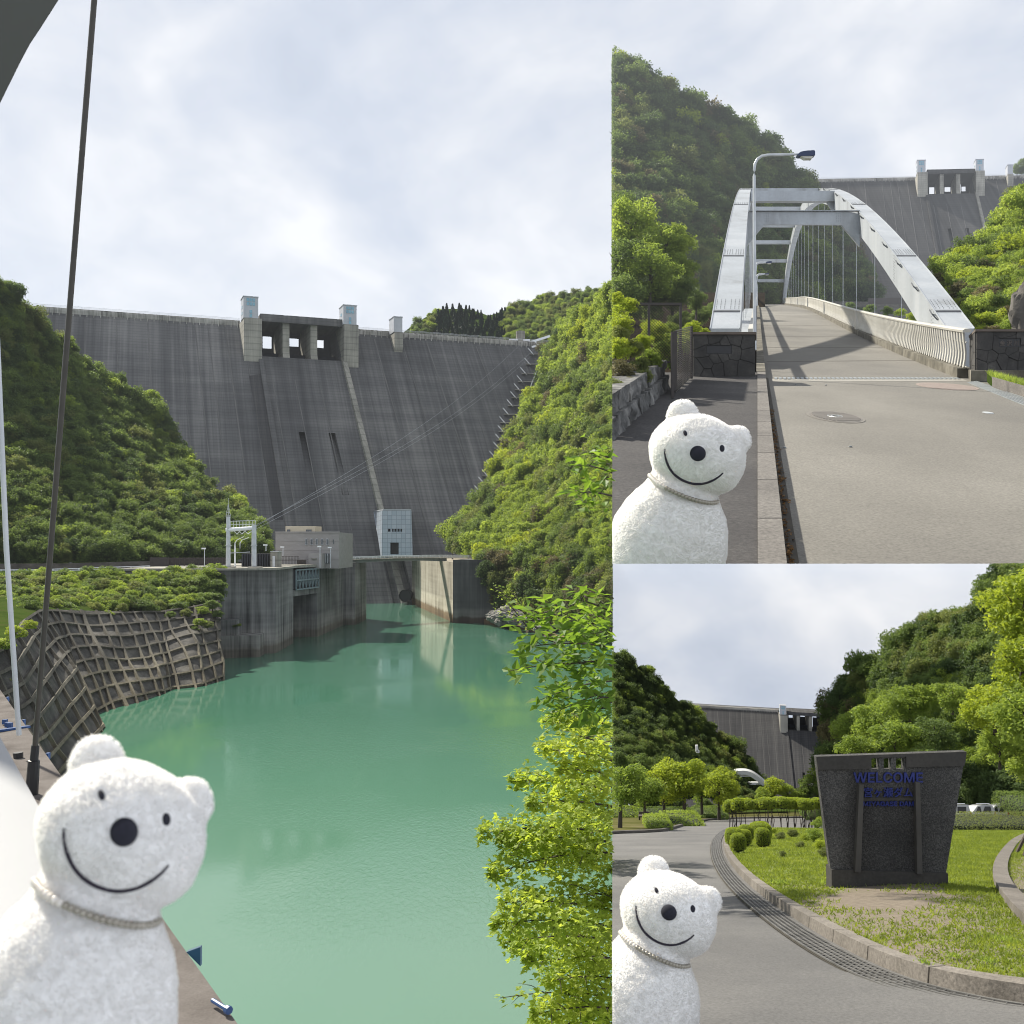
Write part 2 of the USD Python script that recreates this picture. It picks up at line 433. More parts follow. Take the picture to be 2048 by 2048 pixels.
def scatter(name, items, label, cat):
    """items: (class key, centre, radius, turn). One countless mass of trees as a point instancer."""
    p = numbered("/World", name)
    pi = UsdGeom.PointInstancer.Define(stage, p)
    keys = sorted({i[0] for i in items})
    targets = []
    for n, k in enumerate(keys):
        cv, tv, lm, sh = PROTO[k]
        q = f"{p}/tree_kind_{n + 1:03d}"
        put(q, cv, lm)
        targets.append(Sdf.Path(q))
    pi.CreatePrototypesRel().SetTargets(targets)
    pi.CreateProtoIndicesAttr(Vt.IntArray([keys.index(i[0]) for i in items]))
    pi.CreatePositionsAttr(Vt.Vec3fArray([Gf.Vec3f(*map(float, i[1])) for i in items]))
    pi.CreateScalesAttr(Vt.Vec3fArray([Gf.Vec3f(i[2], i[2], i[2]) for i in items]))
    pi.CreateOrientationsAttr(Vt.QuathArray([Gf.Quath(math.cos(i[3] / 2), 0, 0, math.sin(i[3] / 2)) for i in items]))
    tag(pi.GetPrim(), label, cat, None, "stuff")
    return p

def depth_fn(ctrl):
    a = np.array(ctrl, float)
    f = RBFInterpolator(a[:, :2], np.log(a[:, 2]), kernel="linear", smoothing=0.0)
    return lambda px, py: np.exp(f(np.stack([np.ravel(px), np.ravel(py)], 1)))

def terrain(poly, dfun, step, back=1.01, planes=(), rough=0.0, seed=0, shrink=0.0):
    """A slope's surface under the given outline (photo pixels), as real ground at the depths of dfun."""
    pg = Polygon(poly).buffer(-shrink)
    x0, y0, x1, y1 = pg.bounds
    gx, gy = np.meshgrid(np.arange(x0, x1 + step, step), np.arange(y0, y1 + step, step))
    pts = np.stack([gx.ravel(), gy.ravel()], 1)
    pts = pts[shapely.contains_xy(pg, pts[:, 0], pts[:, 1])]
    ring = pg.exterior
    bd = np.array([ring.interpolate(t).coords[0] for t in np.arange(0, ring.length, step)])
    pts = np.vstack([pts, bd])
    tri = Delaunay(pts).simplices
    c = pts[tri].mean(1)
    tri = tri[shapely.contains_xy(pg, c[:, 0], c[:, 1])]
    d = dfun(pts[:, 0], pts[:, 1]) * back
    if rough:
        d *= 1 + rough * (meshkit.fbm(np.stack([pts[:, 0] / 60, pts[:, 1] / 60, np.full(len(pts), seed)], 1), 3) - 0.5)
    v = np.stack([(pts[:, 0] - 1024) / F * d, d, (H - pts[:, 1]) / F * d], 1)
    if planes:
        return slice_mesh((v, tri), planes)
    return v, tri

def forest(poly, dfun, spacing, rpx, kinds, label, group, planes=(), n_ind=55, seed=1, stuff=None, shrink=0.55, name="broadleaf_tree", jitter=0.45, sq=(0.8, 1.1)):
    rng = np.random.default_rng(seed)
    pg = Polygon(poly).buffer(-rpx * shrink)
    x0, y0, x1, y1 = pg.bounds
    items = []
    for y in np.arange(y0, y1, spacing * 0.85):
        for x in np.arange(x0, x1, spacing):
            qx, qy = x + rng.normal() * spacing * jitter, y + rng.normal() * spacing * jitter
            if not shapely.contains_xy(pg, qx, qy): continue
            ks = kinds(qx, qy, rng) if callable(kinds) else kinds
            kk = ks[rng.integers(len(ks))]
            key = TREES[kk][rng.integers(len(TREES[kk]))]
            d = float(dfun([qx], [qy])[0]) * rng.uniform(0.985, 1.0)
            items.append((key, P(qx, qy, d), rpx * rng.uniform(0.65, 1.35) / F * d, rng.uniform(0, 6.28), qx, qy))
    def crosses(i):
        return any(i[1] @ pl[0] - pl[1] < 1.3 * i[2] * np.linalg.norm(pl[0]) for pl in planes)
    order = sorted(range(len(items)), key=lambda k: -items[k][2] / items[k][1][1])
    ind = set(order[:n_ind])
    rest, cutv = [], {}
    for k, i in enumerate(items):
        if k in ind:
            nm = "conifer_tree" if "conifer" in i[0] else name
            place_tree(i[0], i[1], i[2], i[3], label, "tree", group, planes, nm, rng.uniform(*sq))
        elif crosses(i):
            cv, tv, lm, sh = PROTO[i[0]]; ca, sa = math.cos(i[3]), math.sin(i[3])
            got = keep(cv[0] * i[2] @ np.array([[ca, -sa, 0], [sa, ca, 0], [0, 0, 1]]).T + i[1], cv[1], planes)
            if len(got[1]): cutv.setdefault(str(lm.GetPath()), (lm, MB()))[1].add(*got)
        else:
            rest.append(i)
    fp_ = scatter("hillside_forest", rest, stuff or label, "forest") if rest else None
    if cutv:
        et = Thing("forest_edge", stuff or label, "forest", None, items[0][1], "stuff")
        for lm, mb in cutv.values(): et.part("crowns", mb, lm)
    return len(items), len(rest)
# ================================================================== dams
def conc(name, lo, mid, hi, sx, sz, lift=0.0, band=None, rough=0.9, bump=0.15, bscale=0.6, bd=0.1, axis=(0.7071, 0.7071), horiz=0.25):
    """Weathered concrete: streaks running down, faint lift lines, optional stained bands between heights (stops of world z).
    axis: the wall's direction in plan; streaks are laid out along it."""
    nodes = {"g": ("geometry", {}), "sp": ("separate_xyz", {}), "dt": ("vector_math", {"math_type": "dot_product", "vector2": (axis[0], axis[1], 0.0)}), "cv": ("combine_xyz", {}),
             "m1": ("mapping", {"scale": (sx, 1.0, sz)}), "n1": ("noise_texture", {"scale": 1.0, "detail": 5.0, "roughness": 0.62}),
             "m2": ("mapping", {"scale": (sx * 0.10, 1.0, sz * 22)}), "n2": ("noise_texture", {"scale": 1.0, "detail": 4.0}),
             "m3": ("mapping", {"scale": (sx * 4.5, 1.0, sz * 0.8), "location": (7.0, 3.0, 5.0)}), "n3": ("noise_texture", {"scale": 1.0, "detail": 3.0, "roughness": 0.6}),
             "m4": ("mapping", {"scale": (sx * 0.16, 1.0, sz * 1.4), "location": (2.0, 9.0, 1.0)}), "n4": ("noise_texture", {"scale": 1.0, "detail": 3.0}),
             "a": ("mix_float", {"fac": horiz}), "a3": ("mix_float", {"fac": 0.36}), "a4": ("mix_float", {"fac": 0.30}), "r": ("rgb_ramp", {"ramp": [(0.40, lo), (0.5, mid), (0.61, hi)]}),
             "p": ("principled_bsdf", {"roughness": rough, "specular_ior_level": 0.2}),
             "nb": ("noise_texture", {"scale": bscale, "detail": 5.0}), "b": ("bump", {"strength": bump, "distance": bd})}
    links = [("g.position", "sp.vector"), ("g.position", "dt.vector1"), ("dt.value", "cv.x"), ("sp.z", "cv.z"), ("cv.vector", "m1.vector"), ("m1.vector", "n1.vector"), ("cv.vector", "m2.vector"), ("m2.vector", "n2.vector"),
             ("cv.vector", "m3.vector"), ("m3.vector", "n3.vector"), ("cv.vector", "m4.vector"), ("m4.vector", "n4.vector"),
             ("n1.fac", "a.a"), ("n2.fac", "a.b"), ("a.result", "a3.a"), ("n3.fac", "a3.b"), ("a3.result", "a4.a"), ("n4.fac", "a4.b"), ("a4.result", "r.fac"), ("g.position", "nb.vector"), ("nb.fac", "b.height"), ("b.normal", "p.normal")]
    out = "r.color"
    if lift:
        nodes["w"] = ("math", {"math_type": "multiply", "value2": 1.0 / lift}); nodes["fr"] = ("math", {"math_type": "fraction"})
        nodes["gt"] = ("map_range", {"from_min": 0.0, "from_max": 0.2, "to_min": 0.62, "to_max": 1.0, "clamp": True})
        nodes["sc"] = ("vector_math", {"math_type": "scale"})
        links += [("sp.z", "w.value1"), ("w.value", "fr.value1"), ("fr.value", "gt.value"), (out, "sc.vector1"), ("gt.result", "sc.scale")]
        out = "sc.vector"
    if band:
        z0, z1, stops = band
        nodes["wz"] = ("math", {"math_type": "multiply_add", "value2": 2.2, "value3": -1.1}); nodes["az"] = ("math", {"math_type": "add"})
        nodes["mr"] = ("map_range", {"from_min": z0, "from_max": z1, "clamp": True})
        nodes["rb"] = ("rgb_ramp", {"ramp": stops}); nodes["mu"] = ("mix", {"mix_type": "multiply", "fac": 1.0})
        links += [("n1.fac", "wz.value1"), ("sp.z", "az.value1"), ("wz.value", "az.value2"), ("az.value", "mr.value"), ("mr.result", "rb.fac"), (out, "mu.color1"), ("rb.color", "mu.color2")]
        out = "mu.color"
    links.append((out, "p.base_color"))
    return mat(name, nodes, links)

TOWER_PANEL = noisy("tower_cladding", [(0.34, 0.36, 0.39), (0.42, 0.43, 0.45)], 0.3, rough=0.4)
BLUE_GLASS = noisy("blue_glass", [(0.10, 0.24, 0.32), (0.22, 0.40, 0.48)], 0.25, rough=0.12, spec=0.8)
DARK_GATE = noisy("dark_gate_steel", [(0.012, 0.014, 0.02), (0.022, 0.025, 0.034)], 0.3, rough=0.6)

_A = P(64, 615, 469.0); _B = P(1067, 686, 551.0)
_L = nrm([(_B - _A)[0], (_B - _A)[1], 0]); _RUN = np.array([0.344, -0.826, 0.0]); BAT = 0.895; _N = _RUN / np.linalg.norm(_RUN)

def loc_face(px, py):
    u, v = (px - 1024) / F, (H - py) / F
    r = np.array([_RUN[0], _RUN[1], -1.0])
    M = np.array([[_L[0] - u * _L[1], r[0] - u * r[1]], [-v * _L[1], r[2] - v * r[1]]])
    return np.linalg.solve(M, [u * _A[1] - _A[0], v * _A[1] - _A[2]])       # (s along the crest, drop)

def loc_at(px, py, o):
    u, v = (px - 1024) / F, (H - py) / F
    s = (u * (_A[1] + o * _N[1]) - _A[0] - o * _N[0]) / (_L[0] - u * _L[1])
    y = _A[1] + s * _L[1] + o * _N[1]
    return np.array([s, v * y - _A[2]])                                      # (s, z below the crest)

def make_dam(label, A, L, N, k, cmat, tmat, bandmat, linemat, s0=-75.0, s1=262.0, planes=()):
    A, L, N = np.asarray(A), np.asarray(L), np.asarray(N)
    def W(s, o, z): return A + k * (s * L + o * N + np.array([0, 0, z]))
    def face(s, w, up=0.0): return W(s, BAT * w + up, -w)
    t = Thing("dam", label, "dam", at=W(90, 60, -148))
    def bx(b, s, o, z):
        (sa, sb), (oa, ob), (za, zb) = s, o, z
        b.hexa(np.array([W(sa, oa, za), W(sa, ob, za), W(sb, ob, za), W(sb, oa, za)])[::-1], np.array([W(sa, oa, zb), W(sa, ob, zb), W(sb, ob, zb), W(sb, oa, zb)])[::-1])
        return b
    q1, q2 = loc_at(522, 712, 12)[0], loc_at(680, 712, 12)[0]                # spillway opening along the crest
    sill = -19.0
    def prof(sa, sb, pts):
        pts = list(shapely.geometry.polygon.orient(Polygon(pts)).exterior.coords)[:-1]
        return m3.CrossSection([pts]).extrude(sb - sa).transform(np.array([[0, 0, 1, sa], [1, 0, 0, 0], [0, 1, 0, 0]], float))
    body = prof(s0, s1, [(-15, -150), (BAT * 150, -150), (0, 0), (-15, 0)])
    body -= prof(q1, q2, [(-30, sill), (-30, 20), (40, 20), (40, sill)])
    slots = MB()
    for (ax, ay), (bx_, by) in (((604, 864), (630, 985)), ((664, 866), (688, 990))):
        sa, wa = loc_face(ax, ay); sb, wb = loc_face(bx_, by)
        body -= prof(sa - 1.5, sa + 1.5, [(BAT * wa - 0.2, -wa), (BAT * wa + 3, -wa), (BAT * wb + 3, -wb), (BAT * wb - 1.5, -wb), (BAT * wb - 4.5, -wb + 6), (BAT * wa - 5.5, -wa)][::-1])
    v, f = as_vf(body)
    wall = (A + k * (v[:, :1] * L + v[:, 1:2] * N + v[:, 2:3] * np.array([0, 0, 1])), f)
    t.part("dam_wall", slice_mesh(wall, planes), cmat)
    # stained parapet and its brackets
    pieces = [(s0, loc_at(484, 640, 8)[0]), (loc_at(715, 664, 6)[0], s1)]
    par = MB(); br = []
    for sa, sb in pieces:
        bx(par, (sa, sb), (-1.0, 1.9), (-3.3, 0.15))
        bx(par, (sa, sb), (-1.0, 1.6), (0.15, 0.55))
        n = int((sb - sa) / 2.9)
        for i in range(n):
            c = sa + (i + 0.5) * (sb - sa) / n
            br.append(bx(MB(), (c - 0.2, c + 0.2), (1.9, 2.9), (-3.7, -0.2)))
    pp = t.part("parapet", par, bandmat)
    for b in br: t.part("bracket", b, bandmat, parent=pp)
    rail = MB()
    for sa, sb in pieces + [(q1, q2)]:
        for z in (1.2, 1.7): rail.bar(W(sa, 0.6, z), W(sb, 0.6, z), 0.12 * k, 0.12 * k)
    t.part("crest_railing", rail, GREY_STEEL)
    # pale construction joints running down the face
    for i, px in enumerate((110, 170, 234, 298, 363, 394, 420, 455, 491, 752, 806, 855, 905, 951, 1000, 1040)):
        sa = loc_face(px, 690)[0]; wa, wb = 4.5, (60 if px < 180 else 128 if 380 < px < 980 else 95)
        b = MB(); hw = (0.14, 0.24, 0.18, 0.30)[i % 4]
        b.hexa(np.array([face(sa - hw, wa), face(sa + hw, wa), face(sa + hw, wb), face(sa - hw, wb)]), np.array([face(sa - hw, wa, .14), face(sa + hw, wa, .14), face(sa + hw, wb, .14), face(sa - hw, wb, .14)]))
        t.part("joint", b, linemat)
    for px, py, w1 in ((545, 760, 118), (590, 760, 118), (640, 770, 118)):
        sa, wa = loc_face(px, py); b = MB()
        b.hexa(np.array([face(sa - .2, wa), face(sa + .2, wa), face(sa + .2, w1), face(sa - .2, w1)]), np.array([face(sa - .2, wa, .1), face(sa + .2, wa, .1), face(sa + .2, w1, .1), face(sa - .2, w1, .1)]))
        t.part("joint", b, linemat)
    # training walls of the chute
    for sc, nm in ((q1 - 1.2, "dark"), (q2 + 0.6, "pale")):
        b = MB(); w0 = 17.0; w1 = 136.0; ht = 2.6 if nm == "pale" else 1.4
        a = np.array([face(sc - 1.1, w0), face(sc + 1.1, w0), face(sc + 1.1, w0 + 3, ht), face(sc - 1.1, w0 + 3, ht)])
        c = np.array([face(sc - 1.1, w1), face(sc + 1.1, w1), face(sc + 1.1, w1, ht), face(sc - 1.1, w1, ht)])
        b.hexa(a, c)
        t.part("training_wall", b, tmat if nm == "pale" else cmat)  # right wall: its sunlit look put into a paler concrete
    # three gate towers: pier and clad hoist house
    def tower(pxa, pxb, ytop, ybase, ybot, prot, pxta, pxtb, win, rows):
        sa, _ = loc_at(pxa, ybase, prot); sb, _ = loc_at(pxb, ybase, prot)
        za = loc_at((pxa + pxb) / 2, ytop, prot)[1]; zb = loc_at((pxa + pxb) / 2, ybase, prot)[1]; zc = loc_at((pxa + pxb) / 2, ybot, prot * 0.92)[1]
        p = MB(); oin = -6.0
        pts = [(oin, zb), (prot, zb), (prot, zc + 5.5), (prot - 0.8, zc + 2.4), (prot - 2.6, zc + 0.4), (prot - 5, zc), (max(prot - 12, 0.5), zc), (oin, zc + 6)]
        p.prism([W(sa, o, z) for o, z in pts], k * (sb - sa) * L)
        pier = t.part("tower_pier", p, tmat)
        sta, stb = loc_at(pxta, ybase, prot)[0], loc_at(pxtb, ybase, prot)[0]
        h = bx(MB(), (sta, stb), (prot - 9.0, prot - 0.25), (zb, za))
        bx(h, (sta - 0.25, stb + 0.25), (prot - 9.2, prot), (za, za + 0.35))
        hp = t.part("hoist_house", h, TOWER_PANEL)
        for cx, cy, ww, wh in win:
            s_ = sta + (stb - sta) * cx; z_ = zb + (za - zb) * cy
            wdt = (stb - sta) * ww / 2; hgt = (za - zb) * wh / 2
            fr = bx(MB(), (s_ - wdt, s_ + wdt), (prot - 0.3, prot - 0.12), (z_ - hgt, z_ + hgt))
            t.part("window", fr, BLUE_GLASS, parent=hp)
        if rows:
            for j in range(rows):
                b = bx(MB(), (sta - 0.12, sta - 0.0), (prot - 6.0, prot - 3.5), (zb + (za - zb) * (0.2 + 0.3 * j), zb + (za - zb) * (0.34 + 0.3 * j)))
                t.part("side_window", b, BLUE_GLASS, parent=hp)
    wins = [(0.3 + 0.2 * i, 0.86 - 0.19 * j, 0.17, 0.155) for i in range(3) for j in range(2)] + [(0.5, 0.3 - 0.19 * j, 0.17, 0.16) for j in range(2)]
    tower(488, 524, 594, 636, 746, 20.0, 487, 516.5, wins, 2)
    tower(688, 717, 611, 649, 757, 20.0, 687, 713.5, wins, 2)
    tower(789, 806, 634, 664, 716, 11.0, 788, 805, [], 0)
    # gate bays
    roof = bx(MB(), (q1 - 1, q2 + 1), (-13, 17.0), (-1.4, 1.3))
    bx(roof, (q1 - 1, q2 + 1), (16.0, 17.4), (-2.3, -1.4))
    t.part("gate_bridge", roof, cmat)
    for px in (571, 626.5):
        s_ = loc_at(px, 680, 14)[0]
        p = MB(); p.prism([W(s_ - 1.6, o, z) for o, z in [(-13, -1.4), (15.5, -1.4), (15.5, sill + 3), (17.5, sill - 1.5), (16.5, sill - 2.6), (12, sill), (-13, sill)]], k * 3.2 * L)
        t.part("gate_pier", p, tmat)
    back = MB(); gates = []
    spans = [(q1, loc_at(562, 690, -12)[0], [(525, 543, 674, 697)]), (loc_at(574, 690, -12)[0], loc_at(618, 690, -12)[0], [(577, 597, 678, 693)]), (loc_at(631, 690, -12)[0], q2, [(633, 647, 681, 696), (668, 681, 686, 698)])]
    for sa, sb, holes in spans:
        cuts = Polygon([(sa, sill), (sb, sill), (sb, -1.4), (sa, -1.4)])
        for hx0, hx1, hy0, hy1 in holes:
            a_ = loc_at(hx0, hy1, -12); b_ = loc_at(hx1, hy0, -12)
            cuts = cuts.difference(sbox(a_[0], a_[1], b_[0], b_[1]))
        mb = MB().shape(cuts, W(0, -12.0, 0), k * L, np.array([0, 0, k * 1.0]), 0.8 * k)
        t.part("gate_back_wall", mb, DARK_GATE)
    for sa, sb in ((q1, loc_at(563, 710, 0)[0]), (loc_at(577, 710, 0)[0], loc_at(620, 710, 0)[0]), (loc_at(633, 710, 0)[0], q2)):
        pts = [(sa + 0.05 * (sb - sa) * 0, sill)]
        g = MB(); n = 6
        arc = [(4.5 - 3.5 * math.cos(a), sill + 4.2 * math.sin(a) / math.sin(1.0)) for a in np.linspace(0, 1.0, n)]
        loop = [W(sa, o, z) for o, z in arc] + [W(sa, o + 0.8, z) for o, z in arc[::-1]]
        g.prism(loop, k * (sb - sa) * L)
        t.part("spillway_gate", g, DARK_GATE)
    return t, W, face

DAM1 = conc("dam_concrete", (0.062, 0.062, 0.064), (0.106, 0.105, 0.105), (0.19, 0.185, 0.178), 0.16, 0.010, lift=1.5, axis=(0.9426, 0.334), horiz=0.36)
DAM2 = conc("second_dam_concrete", (0.036, 0.036, 0.037), (0.062, 0.061, 0.062), (0.10, 0.098, 0.095), 0.055, 0.0034, lift=4.4, axis=(0.999, -0.03))
DAM3 = conc("third_dam_concrete", (0.045, 0.045, 0.047), (0.072, 0.071, 0.072), (0.11, 0.108, 0.105), 1.3, 0.085, lift=0.19, axis=(0.98, -0.2))
APRON = conc("apron_concrete", (0.09, 0.09, 0.088), (0.17, 0.168, 0.16), (0.27, 0.262, 0.245), 0.25, 0.03, lift=1.6, axis=(0.9426, 0.334))
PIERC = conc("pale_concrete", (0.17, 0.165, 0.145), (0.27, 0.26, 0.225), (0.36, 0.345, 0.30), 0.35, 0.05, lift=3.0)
BANDC = conc("stained_parapet", (0.06, 0.058, 0.052), (0.30, 0.29, 0.265), (0.52, 0.50, 0.46), 0.55, 0.06)
LINEC = noisy("joint_mortar", [(0.085, 0.083, 0.081), (0.145, 0.14, 0.134)], 0.12, (1, 1, 0.3), 0.9)
GLYPHS = {'宮':[[[(7,80),(42,80),(40,88),(46,90),(49,90),(53,80),(89,80),(90,58),(89,56),(80,57),(80,71),(17,71),(16,56),(7,56)]],[[(15,-1),(15,31),(39,32),(41,38),(40,39),(22,40),(22,64),(74,65),(74,39),(51,39),(49,33),(82,32),(82,0),(73,-1),(71,3),(26,3),(24,-1)],[(25,12),(72,11),(72,24),(25,24)],[(31,48),(65,47),(65,57),(31,57)]]],'ヶ':[[[(11,31),(27,50),(32,67),(42,65),(38,52),(83,52),(83,43),(61,43),(59,28),(53,14),(47,6),(37,-2),(29,2),(27,5),(38,11),(46,21),(51,34),(52,43),(33,43),(24,30),(19,26)]]],'瀬':[[[(6,82),(10,88),(13,88),(24,81),(27,77),(37,77),(38,79),(38,89),(46,89),(46,77),(55,77),(57,85),(93,85),(93,77),(79,77),(78,71),(90,69),(90,19),(84,18),(94,2),(88,-2),(85,0),(84,4),(75,15),(78,17),(78,19),(69,19),(69,17),(73,16),(73,14),(59,-1),(55,-1),(52,1),(51,5),(53,5),(63,15),(64,19),(58,19),(57,15),(53,13),(53,15),(46,20),(46,-2),(38,-2),(38,20),(35,19),(29,8),(26,5),(24,5),(20,13),(26,18),(35,33),(35,34),(26,34),(26,63),(38,63),(38,69),(25,69),(24,72),(21,70),(17,75)],[(68,28),(82,27),(82,33),(68,33)],[(68,42),(82,41),(82,48),(68,48)],[(68,56),(81,55),(82,56),(82,62),(68,62)],[(60,71),(69,70),(70,77),(60,77)],[(47,31),(54,24),(60,21),(60,69),(46,69),(46,63),(58,63),(58,34),(46,34)],[(46,43),(51,42),(51,55),(46,55)],[(34,43),(38,42),(38,55),(34,55)]],[[(4,4),(14,26),(15,32),(17,36),(20,36),(25,32),(25,30),(15,4),(13,0),(10,0)]],[[(3,56),(5,61),(8,63),(21,56),(24,53),(24,51),(18,45),(11,52)]]],'ダ':[[[(86,73),(78,88),(85,90),(91,81),(93,75)]],[[(5,41),(5,43),(8,46),(13,48),(26,61),(35,74),(39,85),(49,82),(49,79),(45,74),(45,71),(73,71),(73,74),(68,81),(68,84),(71,86),(74,86),(76,84),(82,74),(82,71),(80,70),(82,66),(79,62),(77,53),(69,37),(65,33),(75,24),(75,22),(70,16),(67,16),(58,23),(42,9),(27,1),(20,0),(14,6),(14,8),(25,11),(36,17),(49,28),(49,31),(47,33),(31,43),(35,50),(42,48),(57,38),(66,53),(68,62),(38,62),(29,50),(14,37),(10,37),(7,41)]]],'ム':[[[(8,8),(6,19),(19,19),(21,20),(37,68),(39,81),(45,82),(50,81),(51,78),(35,29),(32,24),(32,20),(70,24),(70,28),(67,34),(60,43),(62,46),(69,48),(81,29),(91,7),(81,3),(75,15)]]],'金':[[[(2,57),(3,59),(13,62),(29,71),(45,86),(47,90),(55,88),(56,86),(54,85),(54,82),(63,74),(84,62),(94,59),(94,57),(89,51),(86,51),(75,56),(73,52),(53,51),(53,41),(86,40),(86,32),(74,32),(74,30),(78,29),(78,27),(68,11),(90,10),(91,2),(6,1),(6,10),(26,11),(26,14),(18,27),(18,29),(22,30),(22,32),(10,32),(10,40),(43,41),(43,51),(22,52),(22,56),(21,56),(12,51),(7,50)],[(54,32),(53,10),(61,10),(61,12),(59,13),(66,23),(69,32)],[(32,62),(32,61),(65,62),(48,76)],[(26,31),(34,18),(35,12),(33,12),(33,10),(43,10),(43,32),(27,32)]]],'沢':[[[(23,3),(33,19),(37,33),(38,84),(88,85),(89,46),(67,45),(67,42),(72,29),(80,17),(89,9),(94,7),(92,2),(89,-1),(86,-1),(73,10),(61,31),(58,44),(56,45),(47,45),(46,31),(43,19),(33,0),(30,-2)],[(47,55),(79,54),(79,76),(47,76)]],[[(8,82),(11,88),(14,89),(31,79),(31,76),(27,71),(25,71),(15,79)]],[[(5,5),(11,14),(22,38),(25,38),(30,32),(14,0),(11,0)]],[[(3,56),(5,61),(9,63),(24,55),(26,53),(26,50),(21,45)]]],'川':[[[(77,84),(87,83),(86,-1),(77,-1)]],[[(45,7),(45,80),(54,80),(54,7)]],[[(2,3),(3,7),(6,9),(10,17),(14,34),(14,83),(23,84),(24,42),(20,16),(15,5),(9,-2)]]]}

def glyph_shapes(text):
    """Outlines of the characters on a unit square."""
    out = []
    for ch in text:
        gs = [Polygon(r[0], r[1:]).buffer(0) for r in GLYPHS[ch]]
        out.append(affinity.scale(shapely.union_all(gs), .0104, .0104, origin=(0, 0)))
    return out
# ================================================================== FIRST PLACE: the lake below the dam
CABLE = noisy("dark_cable", [(0.030, 0.027, 0.022), (0.05, 0.045, 0.035)], 5, rough=.45)
DKC_ = noisy("dark_rib_concrete", [(0.05, 0.05, 0.05), (0.08, 0.08, 0.078)], 0.3, rough=.9)
WZ = -22.0                                       # water level below the eye
def onw(px, py, z=WZ):
    d = -z * F / (py - H)
    return P(px, py, d)

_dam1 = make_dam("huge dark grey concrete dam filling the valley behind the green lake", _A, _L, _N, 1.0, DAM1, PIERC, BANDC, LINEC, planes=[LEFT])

def face_pt(px, py, up):
    s_, w_ = loc_face(px, py)
    return _dam1[1](s_, BAT * w_ + up, -w_ + up * .4)
_q = [(706, 1122), (824, 1122), (824, 1212), (706, 1212)]
_dam1[0].part("apron", MB().hexa(np.array([face_pt(x, y, 0) for x, y in _q]), np.array([face_pt(x, y, .5) for x, y in _q])), APRON)
for _x0, _x1 in ((726, 716), (768, 786), (806, 826)):
    _a, _b = face_pt(_x0, 1124, .5), face_pt(_x1, 1206, .5)
    _dam1[0].part("apron_rib", MB().bar(_a, _b, .7, .8), DKC_)
DARKC = conc("darker_dam_concrete", (0.034, 0.034, 0.036), (0.058, 0.057, 0.058), (0.085, 0.083, 0.081), 0.5, 0.010, lift=1.5, axis=(0.9426, 0.334))
for _q in ([(498, 752), (521, 748), (548, 900), (566, 1040), (548, 1040), (524, 900)],):
    _b = MB(); _o = [face_pt(x, y, .12) for x, y in _q]
    _b.add(np.array(_o), np.array([[0, 1, 2], [0, 2, 5], [5, 2, 3], [5, 3, 4]]))
    _dam1[0].part("stain", _b, DARKC)  # narrow darker sheet on the face, left of the chute
# ---- water
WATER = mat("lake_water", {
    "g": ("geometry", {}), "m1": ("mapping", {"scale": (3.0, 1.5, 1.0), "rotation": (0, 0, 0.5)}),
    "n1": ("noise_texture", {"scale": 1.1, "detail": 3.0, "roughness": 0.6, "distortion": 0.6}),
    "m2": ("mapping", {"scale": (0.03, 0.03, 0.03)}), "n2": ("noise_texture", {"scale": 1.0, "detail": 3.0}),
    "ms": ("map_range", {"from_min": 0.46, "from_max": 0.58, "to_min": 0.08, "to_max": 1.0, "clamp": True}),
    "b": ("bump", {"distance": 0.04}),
    "nc": ("noise_texture", {"scale": 0.012, "detail": 2.0}), "sy": ("separate_xyz", {}), "my": ("map_range", {"from_min": 40.0, "from_max": 190.0, "clamp": True}), "wn": ("math", {"math_type": "multiply_add", "value2": 0.5, "value3": -0.25}), "ws": ("math", {"math_type": "add"}), "r": ("rgb_ramp", {"ramp": [(0.0, (0.112, 0.205, 0.146)), (0.30, (0.070, 0.172, 0.112)), (0.65, (0.048, 0.142, 0.090)), (1.0, (0.056, 0.148, 0.100))]}),  # sky glare on the near water put into the colour, paler close by
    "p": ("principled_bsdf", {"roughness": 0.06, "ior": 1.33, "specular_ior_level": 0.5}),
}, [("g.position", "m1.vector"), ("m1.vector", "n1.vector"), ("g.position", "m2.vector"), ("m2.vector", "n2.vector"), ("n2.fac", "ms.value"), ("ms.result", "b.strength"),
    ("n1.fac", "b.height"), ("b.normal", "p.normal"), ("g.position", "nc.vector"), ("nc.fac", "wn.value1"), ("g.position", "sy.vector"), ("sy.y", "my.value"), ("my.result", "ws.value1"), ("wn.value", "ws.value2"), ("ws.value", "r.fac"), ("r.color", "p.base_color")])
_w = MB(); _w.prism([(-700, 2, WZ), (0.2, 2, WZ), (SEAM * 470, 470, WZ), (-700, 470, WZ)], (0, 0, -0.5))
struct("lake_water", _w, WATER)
_g = MB(); _g.prism([(-3500, -200, WZ - 3), (SEAM * -200, -200, WZ - 3), (SEAM * 3500, 3500, WZ - 3), (-3500, 3500, WZ - 3)], (0, 0, -1.0))
struct("valley_ground", _g, SOIL)

